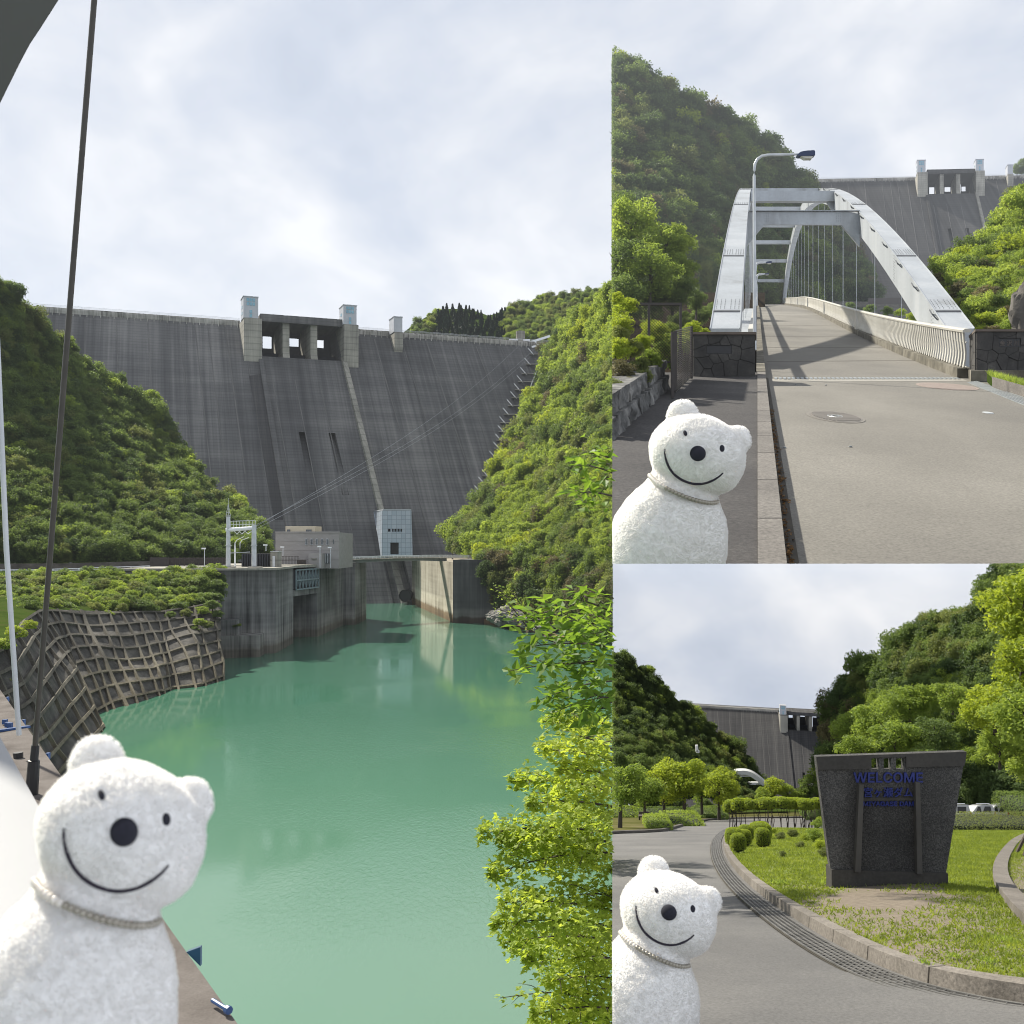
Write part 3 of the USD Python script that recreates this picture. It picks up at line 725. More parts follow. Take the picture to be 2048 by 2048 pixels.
# ---- left hillside
lh = depth_fn([(0, 543, 330), (80, 630, 345), (103, 668, 355), (141, 678, 362), (193, 729, 372), (279, 781, 385), (347, 838, 392), (353, 864, 390), (395, 919, 375), (456, 983, 350),
               (513, 1034, 325), (542, 1070, 300), (545, 1102, 285), (0, 1130, 235), (250, 1130, 240), (480, 1130, 262), (0, 850, 290), (200, 900, 310), (350, 980, 320), (100, 1050, 255), (400, 1080, 280), (-120, 1000, 240), (-120, 520, 320)])
lpoly = [(-90, 500), (-40, 526), (0, 543), (22, 566), (38, 601), (80, 630), (103, 668), (141, 678), (167, 723), (193, 729), (241, 749), (279, 781), (321, 800), (347, 838), (353, 864), (359, 903), (395, 919), (424, 960), (456, 983), (488, 999), (513, 1034), (542, 1070), (544, 1106), (480, 1129), (250, 1133), (-90, 1133)]
struct("left_hillside", terrain(lpoly, lh, 14, 1.005, rough=0.012, seed=3, shrink=9), SOIL)
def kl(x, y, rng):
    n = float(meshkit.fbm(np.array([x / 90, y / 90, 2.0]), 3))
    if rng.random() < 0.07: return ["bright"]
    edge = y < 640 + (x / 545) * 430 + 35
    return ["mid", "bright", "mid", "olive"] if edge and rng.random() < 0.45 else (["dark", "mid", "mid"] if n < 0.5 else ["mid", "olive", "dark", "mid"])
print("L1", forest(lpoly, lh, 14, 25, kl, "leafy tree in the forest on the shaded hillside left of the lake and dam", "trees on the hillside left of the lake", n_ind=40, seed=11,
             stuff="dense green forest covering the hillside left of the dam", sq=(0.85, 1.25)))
for cx, cy, r, k in ((60, 640, 34, "olive"), (20, 590, 36, "dark"), (215, 775, 30, "bright"), (255, 800, 34, "mid"), (300, 830, 36, "mid"), (325, 850, 30, "dark"), (300, 800, 26, "bright"), (120, 690, 26, "olive"), (170, 745, 26, "mid"), (150, 850, 26, "mid"), (475, 1010, 20, "bright"), (525, 1075, 22, "mid"), (530, 1100, 20, "mid")):
    d = float(lh([cx], [cy])[0]) * 0.985
    place_tree(TREES[k][(cx + cy) % 3], P(cx, cy, d), r / F * d, cx, "leafy tree in the forest on the shaded hillside left of the lake and dam", "tree", "trees on the hillside left of the lake")
# net of retaining beams half hidden among the trees of the left hill
b = MB()
for i in range(5):
    pts = [P(40 + 52 * j + 20 * i, 720 + 30 * i + 34 * j + 6 * math.sin(j), 0.955 * float(lh([40 + 52 * j + 20 * i], [720 + 30 * i + 34 * j])[0])) for j in range(4)]
    b.tube(pts, 0.35, 5)
for j in range(8):
    pts = [P(40 + 24 * j + 20 * i, 720 + 30 * i + 16 * j, 0.955 * float(lh([40 + 24 * j + 20 * i], [720 + 30 * i + 16 * j])[0])) for i in range(5)]
    b.tube(pts, 0.3, 5)

# ---- road, wall and rail at the foot of the left hill
RETC = conc("stained_concrete", (0.045, 0.046, 0.046), (0.17, 0.172, 0.168), (0.33, 0.33, 0.32), 0.6, 0.05, band=(-22.0, -4.7, [(0.0, (0.62, 0.57, 0.48)), (0.09, (0.7, 0.64, 0.54)), (0.13, (1.05, 1.02, 0.95)), (0.26, (1.15, 1.13, 1.08)), (0.33, (0.85, 0.85, 0.85)), (0.7, (0.9, 0.9, 0.9)), (1.0, (0.55, 0.54, 0.53))]))
SUNC = conc("sunlit_stained_concrete", (0.16, 0.145, 0.115), (0.36, 0.335, 0.28), (0.50, 0.475, 0.41), 0.5, 0.05, band=(-22.0, -4.7, [(0.0, (0.42, 0.30, 0.20)), (0.12, (0.5, 0.38, 0.27)), (0.16, (1.1, 1.05, 1.0)), (0.34, (1.15, 1.13, 1.08)), (0.40, (0.85, 0.83, 0.8)), (1.0, (0.8, 0.77, 0.72))]))  # stained concrete with the sun on it put into the paler tone
DKC = conc("dark_wall_concrete", (0.045, 0.045, 0.045), (0.075, 0.075, 0.074), (0.12, 0.12, 0.115), 0.45, 0.05, band=(-22.0, -4.0, [(0.0, (0.7, 0.55, 0.42)), (0.08, (0.75, 0.6, 0.5)), (0.11, (1.6, 1.55, 1.45)), (0.2, (1.5, 1.45, 1.4)), (0.26, (1, 1, 1)), (1.0, (1, 1, 1))]))
MASON = noisy("old_retaining_wall", [(0.05, 0.046, 0.04), (0.09, 0.084, 0.072), (0.13, 0.12, 0.104)], 0.5, (1, 1, 2), 0.95, 0.2, spec=.1)
b = MB()
wl = [P(-60, 1128, 228), P(120, 1127, 233), P(300, 1122, 240)]
for p, q in zip(wl[:-1], wl[1:]):
    b.hexa(np.array([p, q, q + [0, 1, 0], p + [0, 1, 0]]) - [0, 0, 1.7], np.array([p, q, q + [0, 1, 0], p + [0, 1, 0]]))
single("retaining_wall", b, MASON, "long low grey retaining wall at the foot of the left hill above the lake road", "wall")
rd = MB(); rd.prism([P(-90, 1146, 212), P(200, 1145, 214), P(445, 1143, 206), P(445, 1140, 260), P(300, 1140, 246), P(-90, 1140, 232)], (0, 0, -0.4))
struct("lakeside_road", rd, MASON)
gr = Thing("guard_rail", "pale metal guard rail along the road at the foot of the left hill", "guard rail", at=P(100, 1147, 212))
rp = [P(-60, 1140, 210), P(60, 1140, 211), P(180, 1136, 214), P(300, 1132, 222)]
r = MB()
for dz in (0.0, -0.35): r.tube([p + [0, 0, dz] for p in rp], 0.09, 6)
gr.part("rail", r, WHITE_PAINT)
for i in range(14):
    p = P(-50 + 26 * i, 1140 - max(0, (26 * i - 110)) * 0.026, 211 + 0.6 * i * (i > 4))
    gr.part("post", MB().box(p - [0, 0, 0.5], (0.14, 0.14, 1.2)), GREY_STEEL)
# dark fence by the switchyard
fd = Thing("screen_fence", "dark brown screen fence beside the switchyard below the left hill", "fence", at=P(300, 1141, 232))
fd.part("solid_panel", MB().box(P(319, 1128, 231), (4.3, 0.25, 3.0)), DARK_STEEL)
for i in range(13):
    fd.part("post", MB().box(P(340 + i * 9.5, 1127, 232 + 0.6 * i), (0.16, 0.16, 3.0)), DARK_STEEL)
for dy in (1117, 1124, 1137):
    fd.part("rail", MB().bar(P(338, dy, 232), P(458, dy, 239), 0.14, 0.14), DARK_STEEL)
fd.part("far_panel", MB().bar(P(338, 1126, 236), P(458, 1125, 243), 0.1, 2.4), DARK_STEEL)

# ---- lattice of concrete beams on the near bank
bot = [(-60, 1700), (40, 1650), (110, 1570), (175, 1490), (205, 1455), (186, 1432), (221, 1418), (273, 1405), (321, 1389), (340, 1379), (401, 1373), (446, 1360)]
top = [(-160, 1330, 92), (-60, 1310, 96), (10, 1285, 104), (45, 1240, 128), (75, 1222, 142), (110, 1219, 152), (160, 1221, 160), (215, 1222, 167), (270, 1224, 174), (321, 1225, 180), (380, 1214, 188), (440, 1198, 196)]
NA, NB = 12, 9
Bp = np.array([onw(x, y) for x, y in bot]); Tp = np.array([P(x, y, d) for x, y, d in top])
def bank(a, t):
    """a in 0..1 along the shore, t in 0..1 up the bank."""
    i = np.clip(a * (NA - 1), 0, NA - 1 - 1e-6); k = i.astype(int); w = (i - k)[..., None]
    w = w * w * (3 - 2 * w) * 0.5 + w * 0.5
    p = (Bp[k] * (1 - w) + Bp[k + 1] * w) * (1 - t[..., None]) + (Tp[k] * (1 - w) + Tp[k + 1] * w) * t[..., None]
    s = np.sin(np.pi * np.clip(t, 0, 1))
    bump = (meshkit.fbm(np.stack([a * 9, t * 2.2, np.zeros_like(a)], -1), 2, 5) - 0.42) * 2.6 * s
    return p + bump[..., None] * np.array([0.55, -0.45, 0.55])
gg = np.meshgrid(np.linspace(0, 1, 90), np.linspace(-0.06, 1, 40), indexing="ij")
BANKM = noisy("bank_gravel_concrete", [(0.036, 0.034, 0.029), (0.075, 0.07, 0.06), (0.14, 0.13, 0.11)], 0.35, rough=0.95, bump=0.5, bscale=2.5, bdist=0.2, contrast=(0.36, 0.66))
RIBM = conc("lattice_concrete", (0.055, 0.052, 0.044), (0.11, 0.103, 0.086), (0.19, 0.178, 0.148), 0.5, 0.2, band=(-22.0, -9.0, [(0.0, (1.25, 1.15, 0.95)), (0.35, (1.2, 1.15, 1.0)), (0.5, (0.85, 0.83, 0.8)), (1.0, (0.75, 0.74, 0.72))]))
lb = Thing("retaining_lattice", "wavy grid of grey concrete beams holding the bank left of the lake", "retaining lattice", at=bank(np.array(.5), np.array(0.)))
lb.part("bank_surface", grid_mesh(bank(*gg)), BANKM, smooth=True)
def rib(av, tv, w=0.34, h=0.38):
    pts = bank(av, tv); e = 1e-3
    na = bank(av + e, tv) - bank(av - e, tv); nt = bank(av, tv + e) - bank(av, tv - e)
    n = np.cross(na, nt); n /= np.linalg.norm(n, axis=1, keepdims=True); n *= np.sign(n[:, 2:3] + 1e-9)
    return MB().sweep(pts, [(-w / 2, -0.3), (w / 2, -0.3), (w / 2, h), (-w / 2, h)], up=n)
arng = np.random.default_rng(3)
for k, a in enumerate(np.linspace(0.03, 0.985, 24)):
    t = np.linspace(-0.04, 0.99, 26)
    lb.part("upright_beam", rib(np.clip(a + 0.005 * np.sin(t * 4 + k * .7) + (0.5 - t) * 0.045, 0.003, 0.995), t, 0.65 if k == 13 else 0.34), RIBM)
for k, t in enumerate(np.linspace(0.03, 0.97, 8)):
    a = np.linspace(0.004, 0.994, 110)
    lb.part("cross_beam", rib(a, t + 0.022 * np.sin(a * 13 + k * .5)), RIBM)

# ---- quay, intake and powerhouse platform
DZ = -4.7
def plan_prism(pts, z0, z1):
    return MB().prism([(x, y, z0) for x, y in pts], (0, 0, z1 - z0))
q = Thing("intake_quay", "stained grey concrete quay with a gate bay standing in the lake left of the spillway", "quay", at=(-55, 250, WZ))
q.part("front_wall", plan_prism([(-63, 208), (-49.2, 213), (-50.2, 235), (-80, 235), (-80, 208)], WZ - 3, DZ), RETC)
q.part("bay_back_wall", plan_prism([(-80, 235), (-58.5, 235.02), (-58.5, 256), (-80, 256)], WZ - 3, DZ), RETC)
q.part("side_wall", plan_prism([(-80, 256), (-54.4, 256), (-54.0, 252), (-48.0, 252), (-47.6, 290), (-80, 290)], WZ - 3, DZ), RETC)
q.part("pilaster", plan_prism([(-80, 290.02), (-44.6, 291), (-44.4, 312), (-60, 330), (-80, 330)], WZ - 3, DZ + 0.3), RETC)
cp = MB()
cp.prism([(-63.3, 207.6, DZ), (-48.9, 212.7, DZ), (-49.9, 234, DZ), (-80, 234, DZ), (-80, 207.6, DZ)], (0, 0, 0.45))
cp.prism([(-80, 234.02, DZ + 0.002), (-50.0, 234.02, DZ), (-47.6, 251, DZ), (-47.3, 289.9, DZ), (-80, 289.9, DZ)], (0, 0, 0.6))
q.part("deck_slab", cp, PIERC)
q.part("low_ledge", plan_prism([(-59.8, 202.5), (-50.6, 205.5), (-51.2, 211.5), (-60.4, 209.5)], WZ - 2, -17.6), RETC)
q.part("step_block", plan_prism([(-58.2, 204.5), (-55.0, 205.6), (-55.2, 209), (-58.4, 208)], -17.6, -14.5), RETC)
q.part("corner_post", plan_prism([(-61.5, 201), (-58.8, 202), (-59.0, 206), (-61.7, 205)], WZ - 2, -10.6), DKC)
pl = q.part("bay_ledge", plan_prism([(-51.8, 235.3), (-50.0, 235.3), (-47.9, 251.8), (-49.8, 251.8)], -11.2, -9.9), RETC)
# steel truss screen across the bay
tr = Thing("gate_truss", "blue grey steel truss screen across the gate bay of the intake quay", "steel truss", at=(-49, 243, -10))
def bayp(s, z): return np.array([-49.6 + 2.1 * s, 235.4 + 16.2 * s, z])
TRU = noisy("blue_grey_paint", [(0.12, 0.17, 0.19), (0.18, 0.24, 0.26)], 0.8, rough=0.5)
for z in (-9.7, -7.6, -5.2): tr.part("beam", MB().bar(bayp(0, z), bayp(1, z), 0.35, 0.3), TRU)
for i in range(8): tr.part("post", MB().bar(bayp(i / 7, -9.7), bayp(i / 7, -5.2), 0.3, 0.3, up=(1, 0, 0)), TRU)
for i in range(7):
    tr.part("brace", MB().bar(bayp(i / 7, -9.7), bayp((i + 1) / 7, -5.2), 0.14, 0.14), TRU)
    tr.part("brace", MB().bar(bayp(i / 7, -5.2), bayp((i + 1) / 7, -9.7), 0.14, 0.14), TRU)
tr.part("back_plate", MB().hexa(np.array([bayp(0, -9.6), bayp(1, -9.6), bayp(1, -5.3), bayp(0, -5.3)]) + [-1.2, 0.1, 0], np.array([bayp(0, -9.6), bayp(1, -9.6), bayp(1, -5.3), bayp(0, -5.3)]) + [-1.0, 0.1, 0]), DARK_GATE)
# planter shrubs on the ledge
# powerhouse
PINKW = noisy("powerhouse_wall", [(0.24, 0.225, 0.215), (0.29, 0.275, 0.265)], 0.3, (1, 1, 3), 0.8, 0.1)
CREAM = noisy("cream_wall", [(0.42, 0.37, 0.27), (0.50, 0.45, 0.34)], 0.4, rough=0.8)
DGLASS = noisy("dark_window", [(0.03, 0.035, 0.04), (0.07, 0.08, 0.085)], 0.6, rough=0.15, spec=0.8)
ph = Thing("powerhouse", "pinkish grey powerhouse with a row of five small windows on the quay", "building", at=P(612, 1137, 250))
def pbox(x0, x1, y0, y1, d, depth):
    a = np.array([P(x0, y1, d), P(x1, y1, d), P(x1, y0, d), P(x0, y0, d)])
    return MB().hexa(a, a + [0, depth, 0])
w = ph.part("wall", pbox(551, 678, 1064.5, 1137, 254, 22), PINKW)
ph.part("parapet", pbox(550.3, 678.7, 1063, 1065.5, 253.8, 0.6), PINKW)
ph.part("roof_house", pbox(571, 630, 1052, 1064, 258, 9), CREAM)
for x in (574, 612): ph.part("vent", pbox(x, x + (6 if x < 600 else 11), 1059, 1063, 257.8, 0.3), DGLASS)
for i in range(5):
    x = 610 + 10.6 * i
    wn = ph.part("window", pbox(x, x + 4.4, 1077.5, 1090, 253.85, 0.12), GREY_STEEL)
    ph.part("pane", pbox(x + .5, x + 3.9, 1078.3, 1089.3, 253.78, 0.05), DGLASS, parent=wn)
ph.part("side_window", pbox(666, 667.5, 1079, 1088, 253.85, 0.1), DGLASS)
ph.part("annex", pbox(617, 644, 1106, 1137, 250, 3.9), PINKW)
ph.part("annex_canopy", pbox(622, 633, 1116.3, 1118.2, 249.6, 0.4), PIERC)
dr = ph.part("garage_door", pbox(645.5, 659, 1107, 1127, 253.7, 0.25), DGLASS)
for i in range(3): ph.part("mullion", pbox(646 + 4.2 * i, 647 + 4.2 * i, 1107.3, 1126.5, 253.6, 0.08), GREY_STEEL, parent=dr)
for i in range(1, 4): ph.part("string_course", pbox(551.3, 677.7, 1064.5 + 18 * i - .2, 1064.5 + 18 * i + .2, 253.93, 0.06), PINKW)
# fence in front of the powerhouse
pf = Thing("platform_fence", "thin dark railing on the quay in front of the powerhouse", "railing", at=P(580, 1137, 246))
for i in range(8): pf.part("post", MB().bar(P(554 + 6 * i, 1135, 246), P(554 + 6 * i, 1112, 246), 0.12, 0.12, up=(0, 1, 0)), DARK_STEEL)
for y in (1113, 1121, 1129): pf.part("rail", MB().bar(P(553, y, 246), P(598, y, 246), 0.09, 0.09), DARK_STEEL)
single("equipment_cabinet", pbox(594, 610, 1120, 1136, 247, 1.6), DARK_STEEL, "dark equipment cabinet on the quay before the powerhouse wall", "cabinet")
tm_ = Thing("transformer", "black transformer block between the legs of the switchyard gantry", "transformer", at=P(510, 1137, 226))
tm_.part("tank", pbox(483, 540, 1107, 1135, 226, 5), BLACK)
for i in range(11): tm_.part("cooling_fin", pbox(484 + 5 * i, 486 + 5 * i, 1108, 1134, 225.5, 0.5), DARK_GATE)
cb = Thing("control_kiosk", "pale grey control kiosk between transformer and powerhouse", "kiosk", at=P(547, 1136, 224))
cb.part("body", pbox(541, 555, 1103.5, 1137, 224, 4), PIERC); cb.part("roof", pbox(540.4, 555.6, 1102.6, 1103.8, 223.8, 4.4), GREY_STEEL); cb.part("door", pbox(545, 550, 1112, 1136, 223.9, 0.15), GREY_STEEL)
# switchyard gantry
ga = Thing("switchyard_gantry", "pale steel switchyard gantry with a pointed lightning mast", "gantry", at=P(480, 1138, 216))
D0 = 216
def vt(px, y0, y1, r0, r1, n=10, d=D0): return MB().tube([P(px, y0, d), P(px, (y0 + y1) / 2, d), P(px, y1, d)], [r0, (r0 + r1) / 2, r1], n)
ga.part("leg", vt(456.5, 1136, 1033, 0.50, 0.42), GREY_STEEL); ga.part("leg", vt(508, 1136, 1050, 0.55, 0.5), GREY_STEEL)
ga.part("flange", vt(456.5, 1091.5, 1090, .62, .62), GREY_STEEL); ga.part("flange", vt(508, 1091.5, 1090, .66, .66), GREY_STEEL)
ga.part("footing", pbox(444, 467, 1133, 1139, D0 - .8, 2), PIERC); ga.part("footing", pbox(495, 521, 1133, 1139, D0 - .8, 2), PIERC)
ga.part("cross_tube", MB().tube([P(452, 1060, D0), P(480, 1058, D0), P(506, 1056, D0)], 0.42, 10), WHITE_PAINT)
mast = ga.part("mast", vt(456.5, 1033, 996, 0.06, 0.04, 6), GREY_STEEL)
for s_ in (-1, 0, 1): ga.part("mast_leg", MB().tube([P(456.5 + 4.6 * s_, 1033, D0 + .3 * abs(s_)), P(456.5, 1008, D0)], 0.05, 4), GREY_STEEL, parent=mast)
for i in range(4): ga.part("mast_ring", vt(456.5, 1031.4 - 6 * i, 1030.6 - 6 * i, .46 - .1 * i, .46 - .1 * i, 8), GREY_STEEL, parent=mast)
for y in (1041, 1048, 1053.5): ga.part("walkway_rail", MB().bar(P(461, y + 1.5, D0), P(511, y, D0), 0.09, 0.09), WHITE_PAINT)
for i in range(9): ga.part("walkway_post", MB().bar(P(461 + 6.2 * i, 1054, D0), P(461 + 6.2 * i, 1041.5, D0), 0.07, 0.07, up=(0, 1, 0)), WHITE_PAINT)
for i, (x0, x1) in enumerate(((468, 476), (478, 486), (490, 500))):
    ga.part("insulator_string", MB().tube([P(x0, 1062, D0), P(x0 + 6, 1068, D0), P(x1 + 5, 1061, D0)], 0.09, 5), WHITE_PAINT)
for i, x in enumerate((470, 480)):
    ga.part("bushing", MB().tube([P(x, 1136, D0 + 2), P(x, 1100, D0 + 2), P(x, 1086, D0 + 2), P(x + 4, 1080, D0 + 2), P(x + 18, 1073 + 2 * i, D0 + 2)], [0.2, 0.2, 0.1, 0.08, 0.07], 6), WHITE_PAINT)
ga.part("bus_bar", MB().bar(P(461, 1106, D0 + 1.5), P(500, 1104, D0 + 1.5), .14, .14), GREY_STEEL)
for x, yb, yt, d in ((409, 1136, 1097, 226), (640, 1136, 1093, 246), (661, 1136, 1095, 250), (532, 1102, 1090, 224), (566, 1112, 1094, 250)):
    lp = Thing("yard_lamp", "slim grey yard lamp post on the powerhouse quay", "lamp post", "lamp posts on the powerhouse quay", at=P(x, yb, d))
    lp.part("pole", MB().tube([P(x, yb, d), P(x, yt, d)], 0.1, 6), GREY_STEEL)
    lp.part("lamp_head", MB().box(P(x - 1.5, yt, d), (0.9, 0.35, 0.3)), WHITE_PAINT)

# ---- footbridge over the spillway, walls right of it
fb = Thing("spillway_bridge", "long slim grey road bridge across the spillway basin in front of the dam", "bridge", at=P(800, 1122, 330))
N_ = 12
def bdg(i, y): 
    t = i / N_; return P(686 + (962 - 686) * t, y + (1116.5 - 1121) * t - 3.0 * math.sin(math.pi * t) * 0, 292 + 44 * t - 6 * t * t)
dk = MB(); gd = MB()
top_y = lambda t: 1119.5 - 4.5 * t - 3.2 * math.sin(math.pi * min(1, t * 1.05)) * 0.6
def bp(t, dy=0): return P(686 + 276 * t, top_y(t) + dy, 292 + 42 * t)
for i in range(N_):
    a, c = i / N_, (i + 1) / N_
    dk.hexa(np.array([bp(a, 1.6), bp(c, 1.6), bp(c, 1.6) + [0, 7, 0], bp(a, 1.6) + [0, 7, 0]]), np.array([bp(a), bp(c), bp(c) + [0, 7, 0], bp(a) + [0, 7, 0]]))
    if c < 0.82:
        la, lc = 6.5 - 2.5 * math.sin(math.pi * a / 0.8), 6.5 - 2.5 * math.sin(math.pi * c / 0.8)
        gd.hexa(np.array([bp(a, 2 + la), bp(c, 2 + lc), bp(c, 2 + lc) + [0, .6, 0], bp(a, 2 + la) + [0, .6, 0]]) + [0, 1.0, 0], np.array([bp(a, 1.7), bp(c, 1.7), bp(c, 1.7) + [0, .6, 0], bp(a, 1.7) + [0, .6, 0]]) + [0, 1.0, 0])
fb.part("deck", dk, PIERC); fb.part("girder", gd, noisy("bridge_girder_paint", [(0.16, 0.18, 0.18), (0.23, 0.25, 0.25)], .5, rough=.5))
rl = MB()
for dy in (-4.6, -2.4): rl.tube([bp(i / N_, dy) for i in range(N_ + 1)], 0.1, 5)
fb.part("railing", rl, WHITE_PAINT)
for i in range(34): fb.part("railing_post", MB().bar(bp(i / 33, 0), bp(i / 33, -4.8), 0.1, 0.1, up=(0, 1, 0)), WHITE_PAINT)
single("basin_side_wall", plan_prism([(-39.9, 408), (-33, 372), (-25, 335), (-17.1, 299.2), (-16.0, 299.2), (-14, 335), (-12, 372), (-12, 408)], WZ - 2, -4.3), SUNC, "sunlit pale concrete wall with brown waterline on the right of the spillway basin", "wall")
single("abutment_wall", plan_prism([(-17.2, 298.6), (-4.8, 297.5), (0, 300), (0, 340), (-13, 340), (-15.8, 299.1)], WZ - 2, -3.6), DKC, "dark grey concrete abutment wall at the right end of the spillway bridge", "wall")
# outlet pipe mouth at the foot of the dam
op = Thing("outlet_pipe", "round dark outlet mouth beside the foot of the spillway", "outlet pipe", at=P(812, 1205, 396))
oc = P(811, 1191, 396)
ring = MB().tube([oc + [0, -1.5, 0], oc + [0, 6, 0]], 2.4, 24, caps=False); op.part("pipe", ring, DKC)
op.part("dark_throat", MB().tube([oc + [0, -0.9, 0], oc + [0, 0.2, 0]], 2.25, 24), BLACK)
# valve house on the dam's foot
vh = Thing("valve_house", "blue grey tiled valve house with a dark doorway at the foot of the dam", "building", at=P(790, 1110, 392))
VH = mat("pale_blue_tiles", {"g": ("geometry", {}), "m": ("mapping", {"rotation": (math.pi / 2, 0, 0)}), "br": ("brick_texture", {"offset": 0.0, "scale": 1.0, "brick_width": 1.75, "row_height": 1.75, "mortar_size": 0.07, "color1": (0.30, 0.35, 0.41), "color2": (0.37, 0.41, 0.47), "mortar": (0.18, 0.2, 0.23)}), "p": ("principled_bsdf", {"roughness": 0.35})},
         [("g.position", "m.vector"), ("m.vector", "br.vector"), ("br.color", "p.base_color")])
dv = 388.0
fr = [P(766, 1021, dv), P(822.5, 1020.5, dv), P(825, 1112, dv), P(765, 1112, dv)]
holes = Polygon([(x, y) for x, y in ((766, 1021), (822.5, 1020.5), (825, 1112), (765, 1112))]).difference(sbox(780.5, 1085, 797.5, 1108.5)).difference(sbox(776, 1057.5, 781, 1063.5)).difference(sbox(784, 1057.5, 805, 1063.5))
vb = MB()
flat = affinity.affine_transform(holes, [1 / F * dv, 0, 0, -1 / F * dv, -1024 / F * dv, H / F * dv])
vb.shape(flat, np.array([0, dv + 1.0, 0]), np.array([1., 0, 0]), np.array([0, 0, 1.]), 1.0)
vh.part("front_wall", vb, VH)
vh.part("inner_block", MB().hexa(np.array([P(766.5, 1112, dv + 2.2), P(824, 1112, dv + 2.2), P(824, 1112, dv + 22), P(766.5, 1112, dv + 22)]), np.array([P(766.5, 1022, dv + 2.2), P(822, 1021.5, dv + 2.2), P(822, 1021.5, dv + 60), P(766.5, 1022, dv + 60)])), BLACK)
vh.part("left_wall", MB().prism([P(766, 1021, dv), P(765, 1112, dv), P(764.6, 1112, dv + 5), P(752, 1045, dv + 32), P(748.5, 1023.5, dv + 40)], (-0.3, 0, 0)), VH)
vh.part("roof", MB().prism([P(766, 1020.6, dv), P(822.5, 1020.3, dv), P(815, 1022, dv + 45), P(748.5, 1023.2, dv + 40)], (0, 0, 0.4)), TOWER_PANEL)
for i in range(7): vh.part("window_bar", MB().bar(P(784 + 3.0 * i + 2.4, 1063.5, dv + .2), P(784 + 3.0 * i + 2.4, 1057.5, dv + .2), .16, .3, up=(0, 1, 0)), VH)
# grass pad and little crest-end structures
single("hedge_strip", MB().box(P(978, 1114, 326), (6.5, 2.5, 0.9)), L_BRIGHT, "clipped bright green hedge strip at the right end of the spillway bridge", "hedge")
ce = Thing("crest_end_building", "small pale drum shaped building at the right end of the dam crest", "building", at=P(1040, 684, 558))
ce.part("drum", MB().tube([P(1041, 684, 562), P(1041, 663, 562)], 2.5, 20), PIERC); ce.part("low_block", pbox(1018, 1060, 678, 686, 560, 6), WHITE_PAINT)
single("crest_end_railing", MB().bar(P(1050, 688, 549), P(1100, 672, 552), .4, 1.2).bar(P(1064, 694, 546), P(1078, 690, 548), .4, 1.0), WHITE_PAINT, "white railing where the dam crest meets the right hillside", "railing")
# stair of steps with pale poles up the right abutment
st = Thing("abutment_stairway", "dark stepped stairway with pale poles climbing the right abutment of the dam", "stairway", at=P(960, 960, 470))
stp = [(1076, 690), (1062, 703), (1055, 723), (1047, 742), (1040, 758), (1034, 774), (1027, 790), (1020, 806), (1012, 823), (1005, 840), (1002, 858), (997, 875), (993, 891), (985, 909), (978, 928), (970, 946), (963, 961), (955, 978), (947, 990)]
for i, (x, y) in enumerate(stp):
    s_, w_ = loc_face(x, y); d = (_A + s_ * _L)[1] + _RUN[1] * w_ - 3.5
    st.part("pole", MB().bar(P(x - 6, y - 7, d), P(x + 6, y + 7, d), 0.3, 0.3), WHITE_PAINT)
    st.part("step_block", MB().box(P(x + 14, y + 12, d + 2), (6.5, 3.0, 2.6)), DKC)
    st.part("landing", MB().box(P(x + 12, y + 6, d + 1), (8.0, 3.2, 0.35)), PIERC)
st.part("hand_rail", MB().tube([P(x + 26, y + 2, 520 - 3.6 * i) for i, (x, y) in enumerate(stp)], 0.25, 5), GREY_STEEL)
# transmission lines from the gantry up to the right hill
for k, (a, c) in enumerate((((512, 1050, 217), (1078, 690, 540)), ((512, 1058, 217), (1080, 696, 538)), ((500, 1060, 217), (1062, 668, 545)))):
    A_, C_ = P(*a), P(*c); tt = np.linspace(0, 1, 24)[:, None]
    pts = A_ * (1 - tt) + C_ * tt; pts[:, 2] -= 9 * np.sin(np.pi * tt[:, 0]) * 0.6
    single("power_line", MB().tube(pts, 0.022, 4), GREY_STEEL, ["lowest of the thin wires strung from the gantry across the dam face", "middle thin wire strung from the gantry across the dam face", "faint upper wire strung from the gantry across the dam face"][(0, 1, 2)[k] if k else 1] if k else "lower thin wire strung from the gantry tip across the dam face", "wire")

# ---- right hillside and the ridge behind
rh = depth_fn([(1093, 689, 540), (1070, 772, 515), (1040, 805, 498), (1011, 885, 472), (974, 938, 452), (951, 987, 432), (911, 1034, 414), (890, 1057, 402), (895, 1103, 388), (948, 1120, 306), (951, 1153, 301), (981, 1173, 299), (985, 1240, 296), (1060, 1250, 285), (1150, 1270, 255), (1224, 1290, 231), (1224, 900, 305), (1224, 575, 410), (1120, 640, 520), (1150, 800, 400), (1100, 1000, 350), (1224, 1100, 262), (1050, 1120, 300)])
rpoly = [(1270, 545), (1200, 580), (1150, 622), (1110, 660), (1093, 689), (1072, 745), (1070, 772), (1040, 805), (1011, 885), (974, 938), (951, 987), (911, 1034), (890, 1057), (893, 1103), (948, 1120), (951, 1153), (981, 1173), (988, 1232), (1060, 1252), (1150, 1275), (1270, 1300)]
struct("right_hillside", terrain(rpoly, rh, 14, 1.008, [LEFT], rough=0.01, seed=9, shrink=10), SOIL)
def kr(x, y, rng):
    n = float(meshkit.fbm(np.array([x / 80, y / 80, 7.0]), 3))
    if y > 1120: return ["olive", "dark", "mid", "brown", "bright"]
    if rng.random() < 0.04: return ["brown", "dark"]
    return ["bright", "bright", "bright", "bright", "yellow"] if n > 0.56 else ["bright", "mid", "bright", "mid", "olive"]
